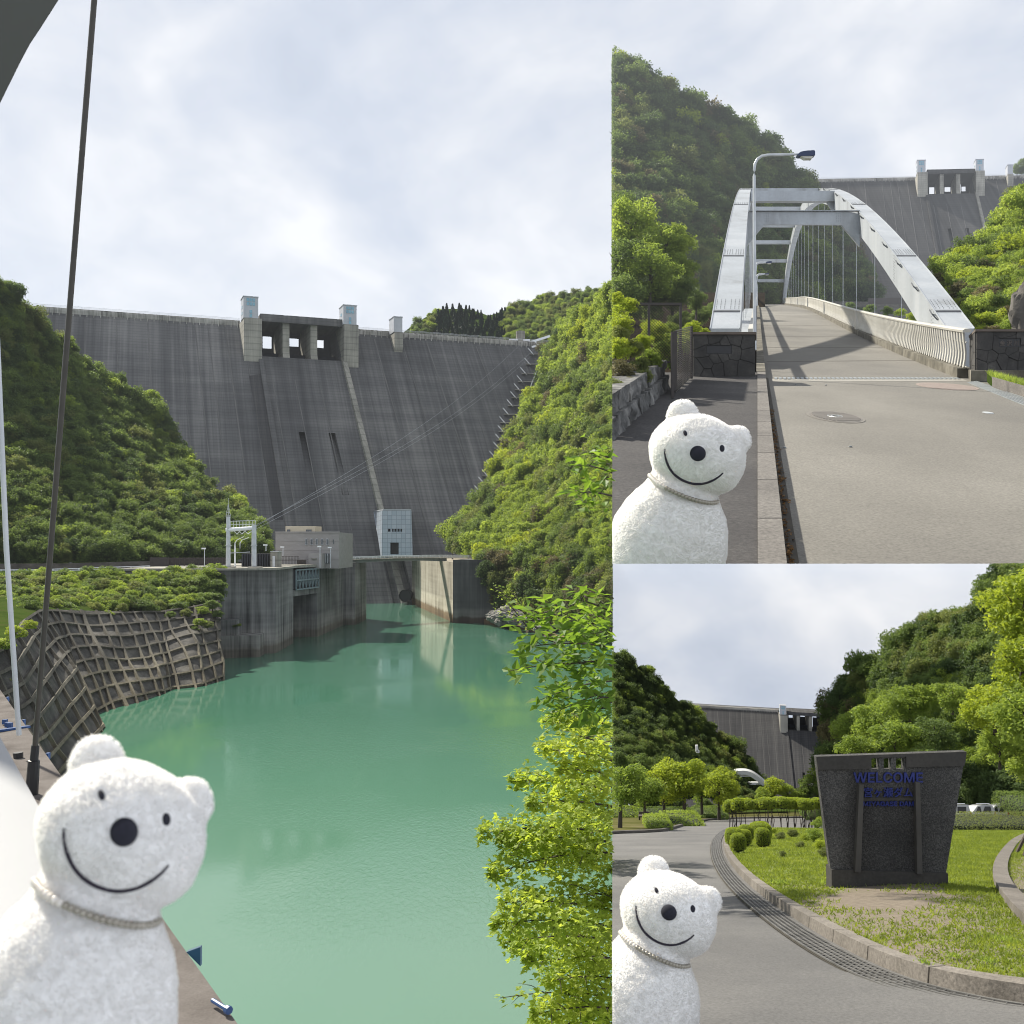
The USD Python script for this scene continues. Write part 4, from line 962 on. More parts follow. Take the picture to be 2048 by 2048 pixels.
print("R1", forest(rpoly, rh, 15, 27, kr, "sunlit leafy tree in the forest on the hillside right of the dam and lake", "trees on the hillside right of the lake", planes=[LEFT], n_ind=40, seed=21,
             stuff="bright green forest covering the hillside right of the dam", sq=(0.9, 1.3)))
for cx, cy, r, k in ((912, 1070, 22, "bright"), (925, 1052, 22, "mid"), (905, 1090, 18, "mid"), (950, 1060, 26, "bright"), (975, 1140, 24, "dark"), (992, 1165, 22, "olive"), (1060, 800, 24, "bright"), (1120, 740, 26, "bright"), (1150, 690, 26, "olive"), (1010, 1010, 26, "bright"), (1050, 940, 26, "mid"), (1110, 860, 28, "bright"), (1170, 960, 30, "bright"), (1080, 1080, 28, "bright"), (960, 1100, 24, "mid"), (1120, 1150, 30, "mid"), (1180, 1080, 30, "bright"), (1040, 1180, 26, "olive"), (1100, 720, 22, "brown"), (1085, 700, 16, "brown")):
    d = float(rh([cx], [cy])[0]) * 0.98
    place_tree(TREES[k][(cx + cy) % 3], P(cx, cy, d), r / F * d, cx, "sunlit leafy tree in the forest on the hillside right of the dam and lake", "tree", "trees on the hillside right of the lake", [LEFT])
fr_ = depth_fn([(790, 668, 640), (848, 630, 680), (938, 613, 700), (997, 640, 660), (1077, 593, 760), (1224, 560, 800), (1224, 600, 560), (1110, 660, 600), (960, 668, 620)])
fpoly = [(802, 662), (825, 645), (848, 630), (888, 613), (938, 613), (978, 626), (997, 620), (1030, 606), (1077, 593), (1130, 582), (1200, 575), (1265, 552), (1265, 610), (1130, 690), (1067, 690), (802, 672)]
struct("far_ridge", terrain(fpoly, fr_, 12, 1.01, [LEFT], shrink=5), SOIL)
def kf(x, y, rng):
    if 868 < x < 1010 and y > 606 and x - 868 > (y - 640) * -0.6: return ["conifer"]
    if x > 1190 and y < 590: return ["conifer", "mid"]
    return ["mid", "bright", "mid", "olive"]
print("F1", forest(fpoly, fr_, 9, 10, kf, "distant tree on the wooded ridge behind the right end of the dam", "trees on the ridge behind the dam", planes=[LEFT], n_ind=30, seed=31, stuff="distant mixed forest on the ridge behind the dam crest", sq=(0.9, 1.2)))
# shrubs on the bank above the lattice
sh = depth_fn([(60, 1150, 205), (420, 1145, 214), (60, 1220, 150), (430, 1205, 196), (250, 1222, 170), (250, 1150, 210)])
spoly = [(-60, 1158), (0, 1157), (30, 1156), (90, 1150), (200, 1147), (300, 1150), (410, 1138), (446, 1140), (442, 1195), (400, 1215), (330, 1222), (250, 1222), (150, 1222), (60, 1228), (25, 1260), (-60, 1300)]
struct("bank_top", terrain([(-90, 1143), (446, 1140), (448, 1200), (380, 1222), (200, 1232), (60, 1236), (20, 1290), (-90, 1330)], depth_fn([(-60, 1145, 205), (60, 1146, 206), (446, 1141, 214), (-60, 1310, 97), (20, 1285, 106), (60, 1234, 138), (446, 1199, 197), (250, 1230, 170), (250, 1146, 210)]), 14, 1.004), SOIL)
print("S1", forest(spoly, sh, 12, 22, lambda x, y, r: ["shrub_mid", "shrub_bright", "shrub_bright", "shrub_olive", "shrub_mid"], "leafy shrub on the bank top between the lake road and the concrete lattice", "shrubs above the concrete lattice", n_ind=90, shrink=.05, seed=41, name="bank_shrub", stuff="low green scrub on the bank above the concrete lattice", sq=(0.6, 0.8)))
for cx, cy, r, k in ((415, 1150, 26, "bright"), (395, 1165, 28, "mid"), (435, 1170, 22, "mid"), (30, 1265, 26, "yellow"), (10, 1290, 26, "bright"), (60, 1250, 18, "yellow"), (385, 1260, 14, "mid"), (400, 1245, 16, "bright"), (310, 1290, 9, "mid"), (290, 1280, 8, "bright"), (8, 1360, 14, "yellow"), (425, 1210, 20, "mid"), (405, 1222, 18, "bright"), (436, 1228, 14, "mid"), (372, 1226, 16, "olive"), (340, 1230, 14, "mid"), (290, 1230, 14, "bright"), (415, 1250, 14, "olive"), (150, 1226, 16, "mid"), (215, 1228, 15, "bright"), (100, 1226, 14, "olive"), (470, 1252, 6, "mid"), (478, 1250, 6, "bright")):
    d = float(sh([cx], [min(cy, 1222)])[0]) * 0.97 if cy < 1230 else (100 if cx < 100 else 180)
    if cx > 465: d = 205
    place_tree(TREES["shrub_" + k][(cx + cy) % 3], P(cx, cy, d), r / F * d, cx, "leafy shrub on the bank top between the lake road and the concrete lattice" if cy < 1230 else "low shrub sprouting from the concrete lattice beside the lake", "shrub", "shrubs above the concrete lattice" if cy < 1230 else "shrubs growing on the lattice", (), "bank_shrub", 0.7)
# rocks on the right shore
ROCK = noisy("shore_rock", [(0.07, 0.066, 0.058), (0.17, 0.162, 0.145), (0.30, 0.288, 0.262)], 0.9, rough=0.9, bump=0.5, bscale=1.5, bdist=.2)
def rock(c, s, seed, planes=()):
    t = trimesh.creation.icosphere(3); v = np.array(t.vertices)
    v *= (0.7 + 0.5 * meshkit.fbm(v * 1.7 + seed * 3.1, 3, seed) + 0.35 * np.abs(meshkit.fbm(v * 3.3 + seed, 3, seed + 9) - 0.5) * 2)[:, None]; v = np.round(v * 5) / 5 * 0.45 + v * 0.55
    v = v * np.asarray(s) + c
    return slice_mesh((v, t.faces), planes) if planes else (v, np.array(t.faces))
for i, (x, y, s_) in enumerate(((995, 1234, 3.2), (1015, 1228, 3.5), (1008, 1244, 2.6), (1035, 1236, 3.0), (1060, 1246, 2.6), (1085, 1256, 2.4))):
    d = 22 * F / (1250 + (x - 985) * 0.25 - H)
    single("shore_rock", rock(P(x, y, d), (s_ * .95, s_ * .9, s_ * .6), i), ROCK, "pale jagged rock on the right shore of the lake below the trees", "rock", "rocks on the right lake shore")
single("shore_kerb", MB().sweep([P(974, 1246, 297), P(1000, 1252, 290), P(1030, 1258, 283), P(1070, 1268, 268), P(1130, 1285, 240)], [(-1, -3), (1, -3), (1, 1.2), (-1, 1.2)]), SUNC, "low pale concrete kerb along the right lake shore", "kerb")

# ---- the arch bridge the picture is taken from
RUSTY = noisy("worn_grey_paint", [(0.085, 0.075, 0.068), (0.128, 0.115, 0.105), (0.17, 0.155, 0.143)], 2.2, spec=.05, rough=0.9, bump=0.2, fine=0.12, fscale=60)
BLUE = noisy("blue_paint", [(0.012, 0.04, 0.13), (0.022, 0.07, 0.19)], 6.0, rough=0.45)
GREENGREY = noisy("dark_arch_paint", [(0.045, 0.047, 0.038), (0.06, 0.063, 0.052)], 0.8, rough=0.6)
br = Thing("near_arch_bridge", "grey steel flange, dark arch corner and hangers of the bridge at the left edge", "bridge", at=(-2, 6, -2.5))
ar = MB()
edge = [(125, -16), (117, 0), (98, 30), (80, 58), (60, 88), (42, 122), (20, 166), (0, 207), (-24, 262), (-60, 350)]
ar.prism([P(x, y, 2.3) for x, y in edge] + [P(-420, 350, 2.3), P(-420, -60, 2.3), P(160, -60, 2.3)], (-0.3, 0.3, 0.2))
br.part("arch_rib", ar, GREENGREY)
fl = [P(-160, 1379 - 225.6, 200), P(0, 1379, 15.87), P(475, 2048, 4.73), P(540, 2140, 4.31)]
z_ = -2.2; e0 = np.array([-7.936, 15.87, z_]); e1 = np.array([-1.268, 4.73, z_]); dr_ = nrm(e1 - e0); lf = np.array([dr_[1], -dr_[0], 0]); lf *= -1 if lf[0] > 0 else 1
E0, E1 = e0 - dr_ * 3, e1 + dr_ * 2.5
top = MB(); top.hexa(np.array([E0 + lf * 1.3, E0, E1, E1 + lf * 1.3]) - [0, 0, .035], np.array([E0 + lf * 1.3, E0, E1, E1 + lf * 1.3]))
fp = br.part("flange_plate", top, RUSTY)
wb = MB(); wb.hexa(np.array([E0 + lf * 1.2, E0 + lf * .25, E1 + lf * .25, E1 + lf * 1.2]) - [0, 0, 1.1], np.array([E0 + lf * 1.2, E0 + lf * .25, E1 + lf * .25, E1 + lf * 1.2]) - [0, 0, .04])
br.part("web", wb, GREENGREY)
def onf(px, py):
    return P(px, py, 2.2 * F / (py - H))
for (xa, ya, xb, yb) in ((-20, 1467, 58, 1454),): br.part("blue_joint", MB().bar(onf(xa, ya) + [0, 0, .02], onf(xb, yb) + [0, 0, .005], .06, .025), BLUE, parent=fp)
for x, y in ((10, 1450), (15, 1456), (20, 1457)): br.part("bolt", MB().box(onf(x, y) + [0, 0, .04], (.05, .05, .06)), BLUE, parent=fp)
for x, y in ((12, 1392), (44, 1437), (92, 1503)): br.part("edge_lug", MB().box(onf(x, y) + [0.02, 0, -.05], (.03, .06, .07)), BLUE, parent=fp)
tb = onf(380, 1908); br.part("bracket", MB().prism([tb + [-.02, 0, .01], tb + [.05, .02, -.075], tb + [.05, .02, .03]], (0.0, 0.03, 0)), noisy("dark_teal_paint", [(0.01, 0.05, 0.09), (0.02, 0.08, 0.13)], 8., rough=.4), parent=fp)
br.part("clevis_pin", MB().tube([onf(425, 2013) + [0, 0, .03], onf(455, 2032) + [0, 0, .03]], .011, 8).tube([onf(453, 2031) + [0, 0, .03], onf(459, 2034) + [0, 0, .03]], .02, 8), BLUE, parent=fp)
h1 = br.part("hanger", MB().tube([P(190, -20, 8.6), P(126, 785, 8.85), P(66, 1545, 9.1)], .024, 10), CABLE, smooth=60)
br.part("hanger_socket", MB().tube([P(71, 1490, 9.09), P(68, 1520, 9.1), P(67.8, 1521, 9.1), P(63, 1592, 9.12)], [.034, .036, .05, .055], 10), BLACK, parent=h1)
h2 = br.part("hanger", MB().tube([P(-22, 300, 10.2), P(13, 1100, 10.5), P(38, 1470, 10.7)], .026, 10), GREY_STEEL, smooth=60)
br.part("hanger_socket", MB().tube([P(36, 1505, 10.7), P(37.5, 1530, 10.7), P(43, 1560, 10.7)], [.05, .045, .06], 10), BLACK, parent=h2)
rw = MB()
ra, rb_ = P(-40, 1402, 1.9), P(190, 1815, 1.02)
rdv = nrm(rb_ - ra); side = nrm(np.cross(rdv, [0, 0, 1.0])); side *= -1 if side[0] > 0 else 1; upv = np.cross(rdv, side); upv *= -1 if upv[2] < 0 else 1
for (a0, a1, h0, h1_) in ((0.0, .10, -.10, 0.0), (0.02, .085, -.24, -.10), (.0, .10, -.30, -.24)):
    prof4 = lambda p: np.array([p + side * a0 + upv * h0, p + side * a1 + upv * h0, p + side * a1 + upv * h1_, p + side * a0 + upv * h1_])
    rw.hexa(prof4(ra), prof4(rb_))
single("bridge_handrail", rw, noisy("handrail_paint", [(0.27, 0.275, 0.28), (0.31, 0.313, 0.316)], 1.2, rough=.45), "smooth white bridge handrail in the lower left corner behind the plush bear", "handrail")

# ---- trees at the near right bank, hanging into the view
MAPLE = leafy("maple_leaves", (0.25, 0.33, 0.045), (0.35, 0.42, 0.06), (0.46, 0.50, 0.09), trans=.55, pscale=1.5)
BIGLEAF = leafy("broad_leaves", (0.095, 0.175, 0.022), (0.14, 0.235, 0.030), (0.20, 0.30, 0.042), trans=.5, pscale=1.5)
g = np.random.default_rng(17)
mt = Thing("maple_tree", "bright yellow green maple branches hanging over the lake at the right", "tree", at=P(1224, 2048, 7.5))
ml = MB()
def spray(base, tip, d0, d1, n, size, wid, thick, m, star=3, ratio=.5, droop=10, wood=None, rad=.012):
    """Leaves along a branch from base to tip, in a flat fan; returns the leaf cards as separate stars."""
    b0_, t0_ = P(*base, d0), P(*tip, d1); L = np.linalg.norm(t0_ - b0_); ax = (t0_ - b0_) / L; sd = nrm(np.cross(ax, [0, 0, 1.0]))
    if wood is not None:
        tt = np.linspace(0, 1, 8)[:, None]; pts = b0_ + (t0_ - b0_) * tt + np.array([0, 0, 1]) * np.sin(np.pi * tt) * L * .05
        wood.tube(pts, np.linspace(rad, rad * .25, 8), 5)
        for j in range(5):
            s0 = .2 + .15 * j; p0 = b0_ + (t0_ - b0_) * s0 + np.array([0, 0, 1]) * math.sin(math.pi * s0) * L * .05
            q0 = p0 + ax * L * .16 + sd * (1 if j % 2 else -1) * wid * .7
            wood.tube([p0, (p0 + q0) / 2 + [0, 0, .02], q0], [rad * .4, rad * .3, rad * .12], 4)
    t = g.random(n) ** .8
    w = wid * np.sin(np.pi * np.clip(t * .8 + .2, 0, 1)) ** .6
    c = b0_ + ax * (t * L)[:, None] + sd * (g.normal(size=n) * w * .55)[:, None] + np.array([0, 0, 1]) * (np.sin(np.pi * t) * L * .05 + g.normal(size=n) * thick - (t ** 2) * droop * 0)[:, None]
    nn = g.normal(size=(n, 3)) * .45 + [0, 0, 1.0]; nn /= np.linalg.norm(nn, axis=1, keepdims=True)
    r = g.normal(size=(n, 3)) + ax * 1.0; a = r - nn * (r * nn).sum(1, keepdims=True); a /= np.linalg.norm(a, axis=1, keepdims=True); b = np.cross(nn, a)
    out = []
    sz = size * g.uniform(.65, 1.25, n)[:, None]
    for k in range(star):
        ang = (k - (star - 1) / 2) * .95; dirv = a * math.cos(ang) + b * math.sin(ang); sidev = np.cross(nn, dirv); ln = sz * (1.0 if k == (star - 1) // 2 else .8)
        out.append(np.stack([c, c + dirv * ln * .5 + sidev * ln * ratio * .5 + nn * ln * .06, c + dirv * ln - nn * ln * .10, c + dirv * ln * .5 - sidev * ln * ratio * .5 + nn * ln * .06], 1))
    return out
SPR = [((1250, 1490), (1085, 1442)), ((1250, 1530), (1078, 1500)), ((1250, 1465), (1120, 1432)), ((1250, 1560), (1120, 1540)), ((1250, 1590), (1020, 1563)), ((1250, 1620), (1055, 1608)), ((1250, 1640), (1100, 1648)), ((1250, 1672), (957, 1668)), ((1250, 1690), (1000, 1686)), ((1250, 1715), (1015, 1700)), ((1215, 1705), (976, 1752)),
       ((1250, 1745), (1080, 1728)), ((1250, 1830), (1000, 1806)), ((1250, 1858), (986, 1850)), ((1250, 1885), (1010, 1885)), ((1250, 1905), (1020, 1902)), ((1250, 1935), (1045, 1925)), ((1250, 1960), (1085, 1965)), ((1250, 2000), (1000, 1996)), ((1250, 2020), (1065, 2030)), ((1250, 2050), (1060, 2062)), ((1250, 1870), (1110, 1862)), ((1250, 1800), (1150, 1790)), ((1250, 1580), (1150, 1575)), ((1250, 1980), (1130, 1990)), ((1250, 1515), (1150, 1470)), ((1250, 1655), (1130, 1625)), ((1250, 1925), (1150, 1915)), ((1250, 2035), (1140, 2020))]
for i, (bs, tp) in enumerate(SPR):
    wd = MB()
    d = 7.2 + 1.6 * g.random()
    sparse = tp in ((1000, 1996),)
    for q in spray(bs, tp, d + .3, d, 70 if sparse else int(1.9 * (bs[0] - tp[0])), .049, .26 if sparse else .40, .04, MAPLE, 3, .62, wood=wd, rad=.011):
        n = len(q); v, f = q.reshape(-1, 3), np.arange(n)[:, None] * 4
        ml.add(*keep(v, np.vstack([f + [0, 1, 2], f + [0, 2, 3]]), [LEFT]))
    mt.part("branch", slice_mesh(wd, [LEFT]), BARK)
mt.part("foliage", ml, MAPLE)
bt_ = Thing("broadleaf_branch", "branches with large pointed green leaves reaching in at the right over the lake", "tree", at=P(1224, 1440, 5.5))
leaves = []
SPR2 = [((1250, 1262), (1022, 1244), 46), ((1250, 1285), (1090, 1225), 34), ((1250, 1300), (1040, 1296), 44), ((1250, 1335), (1018, 1342), 46), ((1250, 1360), (1075, 1402), 40), ((1250, 1380), (1112, 1425), 34), ((1250, 1240), (1140, 1196), 26), ((1240, 1395), (1165, 1452), 24), ((1250, 1330), (1130, 1330), 34), ((1250, 1270), (1160, 1270), 28), ((1250, 958), (1160, 930), 20), ((1250, 1000), (1150, 986), 22), ((1250, 930), (1170, 905), 14), ((1250, 1400), (1180, 1400), 24)]
for bs, tp, n in SPR2:
    d = 5.2 + .8 * g.random(); wd = MB()
    q = spray(bs, tp, d + .2, d, int(n * 2.0), .085, .20, .045, BIGLEAF, 1, .5, wood=wd, rad=.007)[0]
    leaves += list(q); bt_.part("branch", slice_mesh(wd, [LEFT]), BARK)
for lv in leaves:
    v, f = keep(lv, np.array([[0, 1, 2], [0, 2, 3]]), [LEFT])
    if len(f) == 2: bt_.part("leaf", (v, f), BIGLEAF)
sb_ = Thing("shore_sapling", "small bright leafy sapling before the dark abutment wall on the right shore", "tree", at=P(1030, 1245, 9))
ml = MB()
for bs, tp, n in (((1070, 1250), (985, 1172), 60), ((1060, 1262), (1000, 1192), 50), ((1060, 1240), (1020, 1180), 50), ((1080, 1260), (985, 1215), 40)):
    wd = MB()
    q = spray(bs, tp, 9, 9, n, .032, .12, .03, L_BRIGHT, 1, .5, wood=wd, rad=.008)[0]
    m_ = len(q); ml.add(q.reshape(-1, 3), np.vstack([np.arange(m_)[:, None] * 4 + [0, 1, 2], np.arange(m_)[:, None] * 4 + [0, 2, 3]]))
    sb_.part("branch", wd, BARK)
sb_.part("foliage", ml, L_BRIGHT)
# ================================================================== SECOND PLACE: the arch bridge, on a road that climbs towards the dam
K2, S2, HZ2 = 6.0, (H - 600.0) / F, 600.0
M2 = 0.2395                                      # the road's heading
def camber(dl):
    t = np.clip((np.asarray(dl, float) - 22) / 75, 0, 1)
    return 0.9 * (3 * t * t - 2 * t ** 3)
def G2(xl, dl, h=0.0):
    """A point h (road metres) above the climbing road, xl beside its left kerb, dl along it."""
    y = K2 * dl
    return np.array([K2 * (xl + M2 * dl), y, K2 * (h - 1.6 + float(camber(dl))) + S2 * y])
def Q2(px, py, dl): return P(px, py, K2 * dl)
def gp2(px, py, h=0.0):
    return P(px, py, K2 * (1.6 - h) * F / (py - HZ2))
def sheet(pts, th=0.02):
    return MB().prism(pts, (0, 0, -th))

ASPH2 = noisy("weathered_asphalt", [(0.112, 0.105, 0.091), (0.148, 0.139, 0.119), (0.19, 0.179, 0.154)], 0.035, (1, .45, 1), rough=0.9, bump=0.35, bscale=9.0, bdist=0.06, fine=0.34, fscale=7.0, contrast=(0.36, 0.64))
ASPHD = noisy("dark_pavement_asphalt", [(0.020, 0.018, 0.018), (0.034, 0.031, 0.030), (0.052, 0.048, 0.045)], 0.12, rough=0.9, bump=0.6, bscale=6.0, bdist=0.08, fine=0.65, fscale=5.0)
GRANITE = noisy("speckled_kerb_stone", [(0.095, 0.086, 0.076), (0.15, 0.138, 0.122)], 0.3, rough=0.85, bump=0.3, bscale=8.0, bdist=0.05, fine=0.5, fscale=6.0, rand=0.10)
MOSSY = noisy("mossy_concrete", [(0.03, 0.027, 0.018), (0.10, 0.09, 0.065), (0.19, 0.175, 0.14)], 0.35, rough=0.95, bump=0.3, bscale=3, bdist=.1)
STONE = noisy("dark_field_stone", [(0.016, 0.015, 0.014), (0.032, 0.030, 0.027), (0.058, 0.054, 0.048)], 0.5, rough=0.85, bump=0.4, bscale=3.5, bdist=.08, rand=0.18, fine=.3, fscale=5)
STONE_G = noisy("lichen_stone", [(0.045, 0.045, 0.042), (0.10, 0.10, 0.095), (0.21, 0.205, 0.19)], 0.5, rough=0.95, bump=0.9, bscale=1.6, bdist=.22, rand=0.15, contrast=(.35, .65))
MORTAR = noisy("dark_mortar", [(0.016, 0.0155, 0.0145), (0.028, 0.027, 0.024)], 0.5, rough=0.95)
COPING = noisy("brown_coping", [(0.07, 0.055, 0.042), (0.12, 0.095, 0.075)], 0.5, rough=0.8, bump=.2, bscale=2)
ARCHW = noisy("arch_white_paint", [(0.20, 0.205, 0.20), (0.31, 0.33, 0.345), (0.35, 0.375, 0.395), (0.40, 0.42, 0.435)], 0.09, (1, 1, .22), 0.42, contrast=(.28, .66), fine=.07, fscale=1.6)
RAILW = noisy("rail_white_paint", [(0.40, 0.385, 0.34), (0.50, 0.485, 0.43)], 0.12, rough=0.45)
BOLT = noisy("dark_bolt", [(0.06, 0.065, 0.07), (0.10, 0.105, 0.11)], 0.5, rough=.5)
LITTER = noisy("dry_litter", [(0.14, 0.07, 0.02), (0.26, 0.14, 0.045)], 1.0, rough=0.9)
DIRT = noisy("gutter_dirt", [(0.03, 0.026, 0.018), (0.06, 0.05, 0.035)], 0.6, rough=.95)
CASTIRON = noisy("cast_iron", [(0.17, 0.155, 0.135), (0.23, 0.21, 0.185)], 0.8, rough=0.8)
GRATE = noisy("grate_steel", [(0.20, 0.22, 0.23), (0.30, 0.32, 0.32)], 0.6, rough=.5, metallic=.3)

# ---- dam behind
_D2 = 1500.0
def _line(px, y, d0, y0): return P(px, y, d0 * (H - y0) / (H - y))
a2, b2 = _line(1623, 351.0, _D2, 346), _line(2043, 343.0, _D2, 346)
L2 = nrm([(b2 - a2)[0], (b2 - a2)[1], 0]); N2 = nrm([-0.217, -0.826, 0])
_s1, _s2 = loc_at(488, 640, 20)[0], loc_at(717, 650, 20)[0]
k2 = (132.5 / F * _D2) / (_s2 - _s1) * 0.985
A2 = P(1833, 346, _D2) - k2 * (_s1 * L2 + 20 * N2) + k2 * 20 * N2 * 0.35
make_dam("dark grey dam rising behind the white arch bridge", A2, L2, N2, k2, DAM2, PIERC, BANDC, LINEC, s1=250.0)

# ---- hillside behind the bridge
h2 = depth_fn([(1224, 95, 235 * K2), (1190, 300, 190 * K2), (1190, 600, 112 * K2), (1431, 207, 235 * K2), (1540, 285, 238 * K2), (1640, 380, 228 * K2), (1720, 510, 215 * K2), (1790, 618, 192 * K2), (1600, 612, 192 * K2), (1400, 600, 150 * K2), (1400, 400, 190 * K2)])
poly2 = [(1170, 60), (1224, 95), (1272, 132), (1325, 154), (1378, 185), (1431, 207), (1484, 239), (1537, 281), (1580, 307), (1611, 350), (1642, 382), (1680, 440), (1720, 510), (1760, 570), (1800, 620), (1560, 616), (1400, 610), (1170, 610)]
struct("bridge_hillside", terrain(poly2, h2, 16, 1.006, [RIGHT], rough=.01, seed=4, shrink=11), SOIL)
def k2f(x, y, rng):
    n = float(meshkit.fbm(np.array([x / 70, y / 70, 4.0]), 3))
    if rng.random() < 0.05: return ["yellow", "bright"]
    if rng.random() < 0.08: return ["brown"]
    return ["dark", "dark", "mid", "dark"] if n < 0.52 else ["mid", "olive", "dark", "dark"]
print("L2", forest(poly2, h2, 16, 30, k2f, "leafy tree in the forest on the steep hillside behind the white arch bridge", "trees on the hillside behind the arch bridge", planes=[RIGHT], n_ind=40, seed=51, stuff="dark green forest covering the hillside behind the arch bridge", sq=(0.9, 1.25)))
LB2 = "leafy tree in the forest on the steep hillside behind the white arch bridge"
for cx, cy, r, k in ((1440, 240, 36, "dark"), (1490, 275, 34, "dark"), (1530, 300, 34, "dark"), (1560, 340, 34, "mid"), (1590, 365, 30, "dark"), (1600, 390, 36, "mid"), (1500, 350, 38, "mid"), (1385, 215, 32, "mid"), (1330, 185, 32, "olive"), (1270, 165, 34, "mid"), (1360, 330, 40, "olive"), (1290, 260, 40, "dark"), (1525, 375, 16, "yellow"), (1555, 385, 12, "yellow"), (1620, 395, 22, "brown"), (1420, 420, 36, "dark"), (1460, 300, 36, "mid")):
    d = float(h2([cx], [cy])[0]) * .97
    place_tree(TREES[k][(cx + cy) % 3], P(cx, cy, d), r / F * d, cx, LB2, "tree", "trees on the hillside behind the arch bridge", [RIGHT])
# bank below and left of the bridge
LEAFLIT = noisy("leaf_litter_slope", [(0.012, 0.009, 0.006), (0.022, 0.017, 0.012), (0.034, 0.026, 0.019)], 0.06, rough=1.0, bump=.4, bscale=1.2, bdist=.3, spec=0.0)
struct("bank_slope", slice_mesh(grid_mesh(np.array([[Q2(x, y, d) for x, d in ((1180, dd), (1330, dd * 1.03), (1480, dd * 1.06), (1530, dd * 1.1))] for y, dd in ((585, 118), (620, 88), (660, 62), (705, 44), (760, 30))])), [RIGHT]), LEAFLIT, smooth=True)
# big bright trees on the near left
for i, (cx, cy, r, k, dl) in enumerate(((1262, 450, 66, "lush_bright", 64), (1330, 490, 58, "lush_bright", 62), (1228, 520, 66, "lush_mid", 59), (1300, 545, 62, "lush_bright", 58), (1368, 545, 44, "lush_bright", 61), (1235, 410, 46, "lush_mid", 66), (1345, 585, 46, "lush_mid", 60), (1245, 590, 58, "lush_mid", 57), (1300, 605, 48, "mid", 60), (1392, 600, 26, "mid", 66), (1400, 632, 24, "lush_mid", 68), (1360, 640, 26, "lush_mid", 62), (1428, 620, 18, "lush_mid", 80))):
    place_tree(TREES[k][i % 3], Q2(cx, cy, dl), K2 * dl * r / F, i * 1.3, ("large bright green tree standing on the bank left of the arch bridge" if "bright" in k else "darker green tree among the bright ones left of the arch bridge"), "tree", ("large bright trees left of the arch bridge" if "bright" in k else "darker trees left of the arch bridge"), [RIGHT], sq=0.95)

# ---- ground, road, pavement
near = 5.6
struct("roadside_ground", slice_mesh(MB().prism([G2(-6, near, -.25), G2(12, near, -.25), G2(14, 25, -.25), G2(-6, 25, -.25)], (0, 0, -.3)), [RIGHT, ABOVE]), LEAFLIT)
struct("road", slice_mesh(sheet([G2(.15, near), G2(7.5, near), G2(6.2, 19.6), G2(4.3, 21.0), G2(.15, 21.0)], .6), [RIGHT, ABOVE]), ASPH2)
dls = np.concatenate([np.linspace(21.0, 60, 14), np.linspace(66, 196, 16)])
def strip(x0, x1, h, th, a=0):
    b = MB()
    for p, q in zip(dls[a:-1], dls[a + 1:]):
        t = np.array([G2(x0, p, h), G2(x1, p, h), G2(x1, q, h), G2(x0, q, h)])
        b.hexa(t - [0, 0, th * K2], t)
    return b
struct("bridge_road", strip(.17, 4.14, 0.0, .5), ASPH2)
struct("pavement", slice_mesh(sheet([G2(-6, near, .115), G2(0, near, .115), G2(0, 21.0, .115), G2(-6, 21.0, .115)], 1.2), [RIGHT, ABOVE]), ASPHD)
struct("gutter_strip", slice_mesh(sheet([G2(.172, near, .004), G2(.25, near, .004), G2(.24, 60, .004 - .4 * 0 + 0.0), G2(.172, 60, .004)], .01) if False else MB().hexa(np.array([G2(.172, near, -.1), G2(.255, near, -.1), G2(.225, 21, -.1), G2(.172, 21, -.1)]), np.array([G2(.172, near, .006), G2(.255, near, .006), G2(.225, 21, .006), G2(.172, 21, .006)])), [ABOVE, RIGHT]), DIRT)
kb = Thing("kerb", "long speckled stone kerb between the dark pavement and the road to the bridge", "kerb", at=G2(.08, 12))
edges = [5.5, 6.9, 8.4, 9.87, 11.1, 12.4, 13.65, 14.9, 16.3, 17.6, 18.9, 20.1, 21.2]
for p, q in zip(edges[:-1], edges[1:]):
    g = .012
    b = MB().hexa(np.array([G2(.002, p + g, -.2), G2(.172, p + g, -.2), G2(.172, q - g, -.2), G2(.002, q - g, -.2)]), np.array([G2(.002, p + g, .13), G2(.166, p + g, .13), G2(.166, q - g, .13), G2(.002, q - g, .13)]))
    got = slice_mesh(b, [ABOVE])
    if len(got[1]): kb.part("kerb_stone", got, GRANITE)
single("bridge_kerb", strip(-.02, .168, .14, .4), MOSSY, "mossy concrete kerb along the left side of the arch bridge road", "kerb")
lit = MB(); rng = np.random.default_rng(5)
for i in range(420):
    dl = 5.9 + 9 * rng.random() ** 1.6; xl = .19 + abs(rng.normal()) * .02
    c = G2(xl, dl, .012); n = nrm([rng.normal() * .4, rng.normal() * .4, 1])
    v, f = leaf_cards(c[None], n[None], .10, rng); v, f = keep(v, f, [ABOVE])
    if len(f): lit.add(v, f)
for cx, cy in ((1562, 957), (1513, 926), (1570, 1000)):
    for i in range(26):
        c = gp2(cx, cy, .02) + rng.normal(size=3) * [.10, .16, .02]
        v, f = leaf_cards(c[None], nrm(rng.normal(size=3) + [0, 0, 1.2])[None], .08, rng); lit.add(v, f)
single("leaf_litter", lit, LITTER, "dry orange leaf litter lying in the gutter beside the kerb", "leaf litter", kind="stuff")
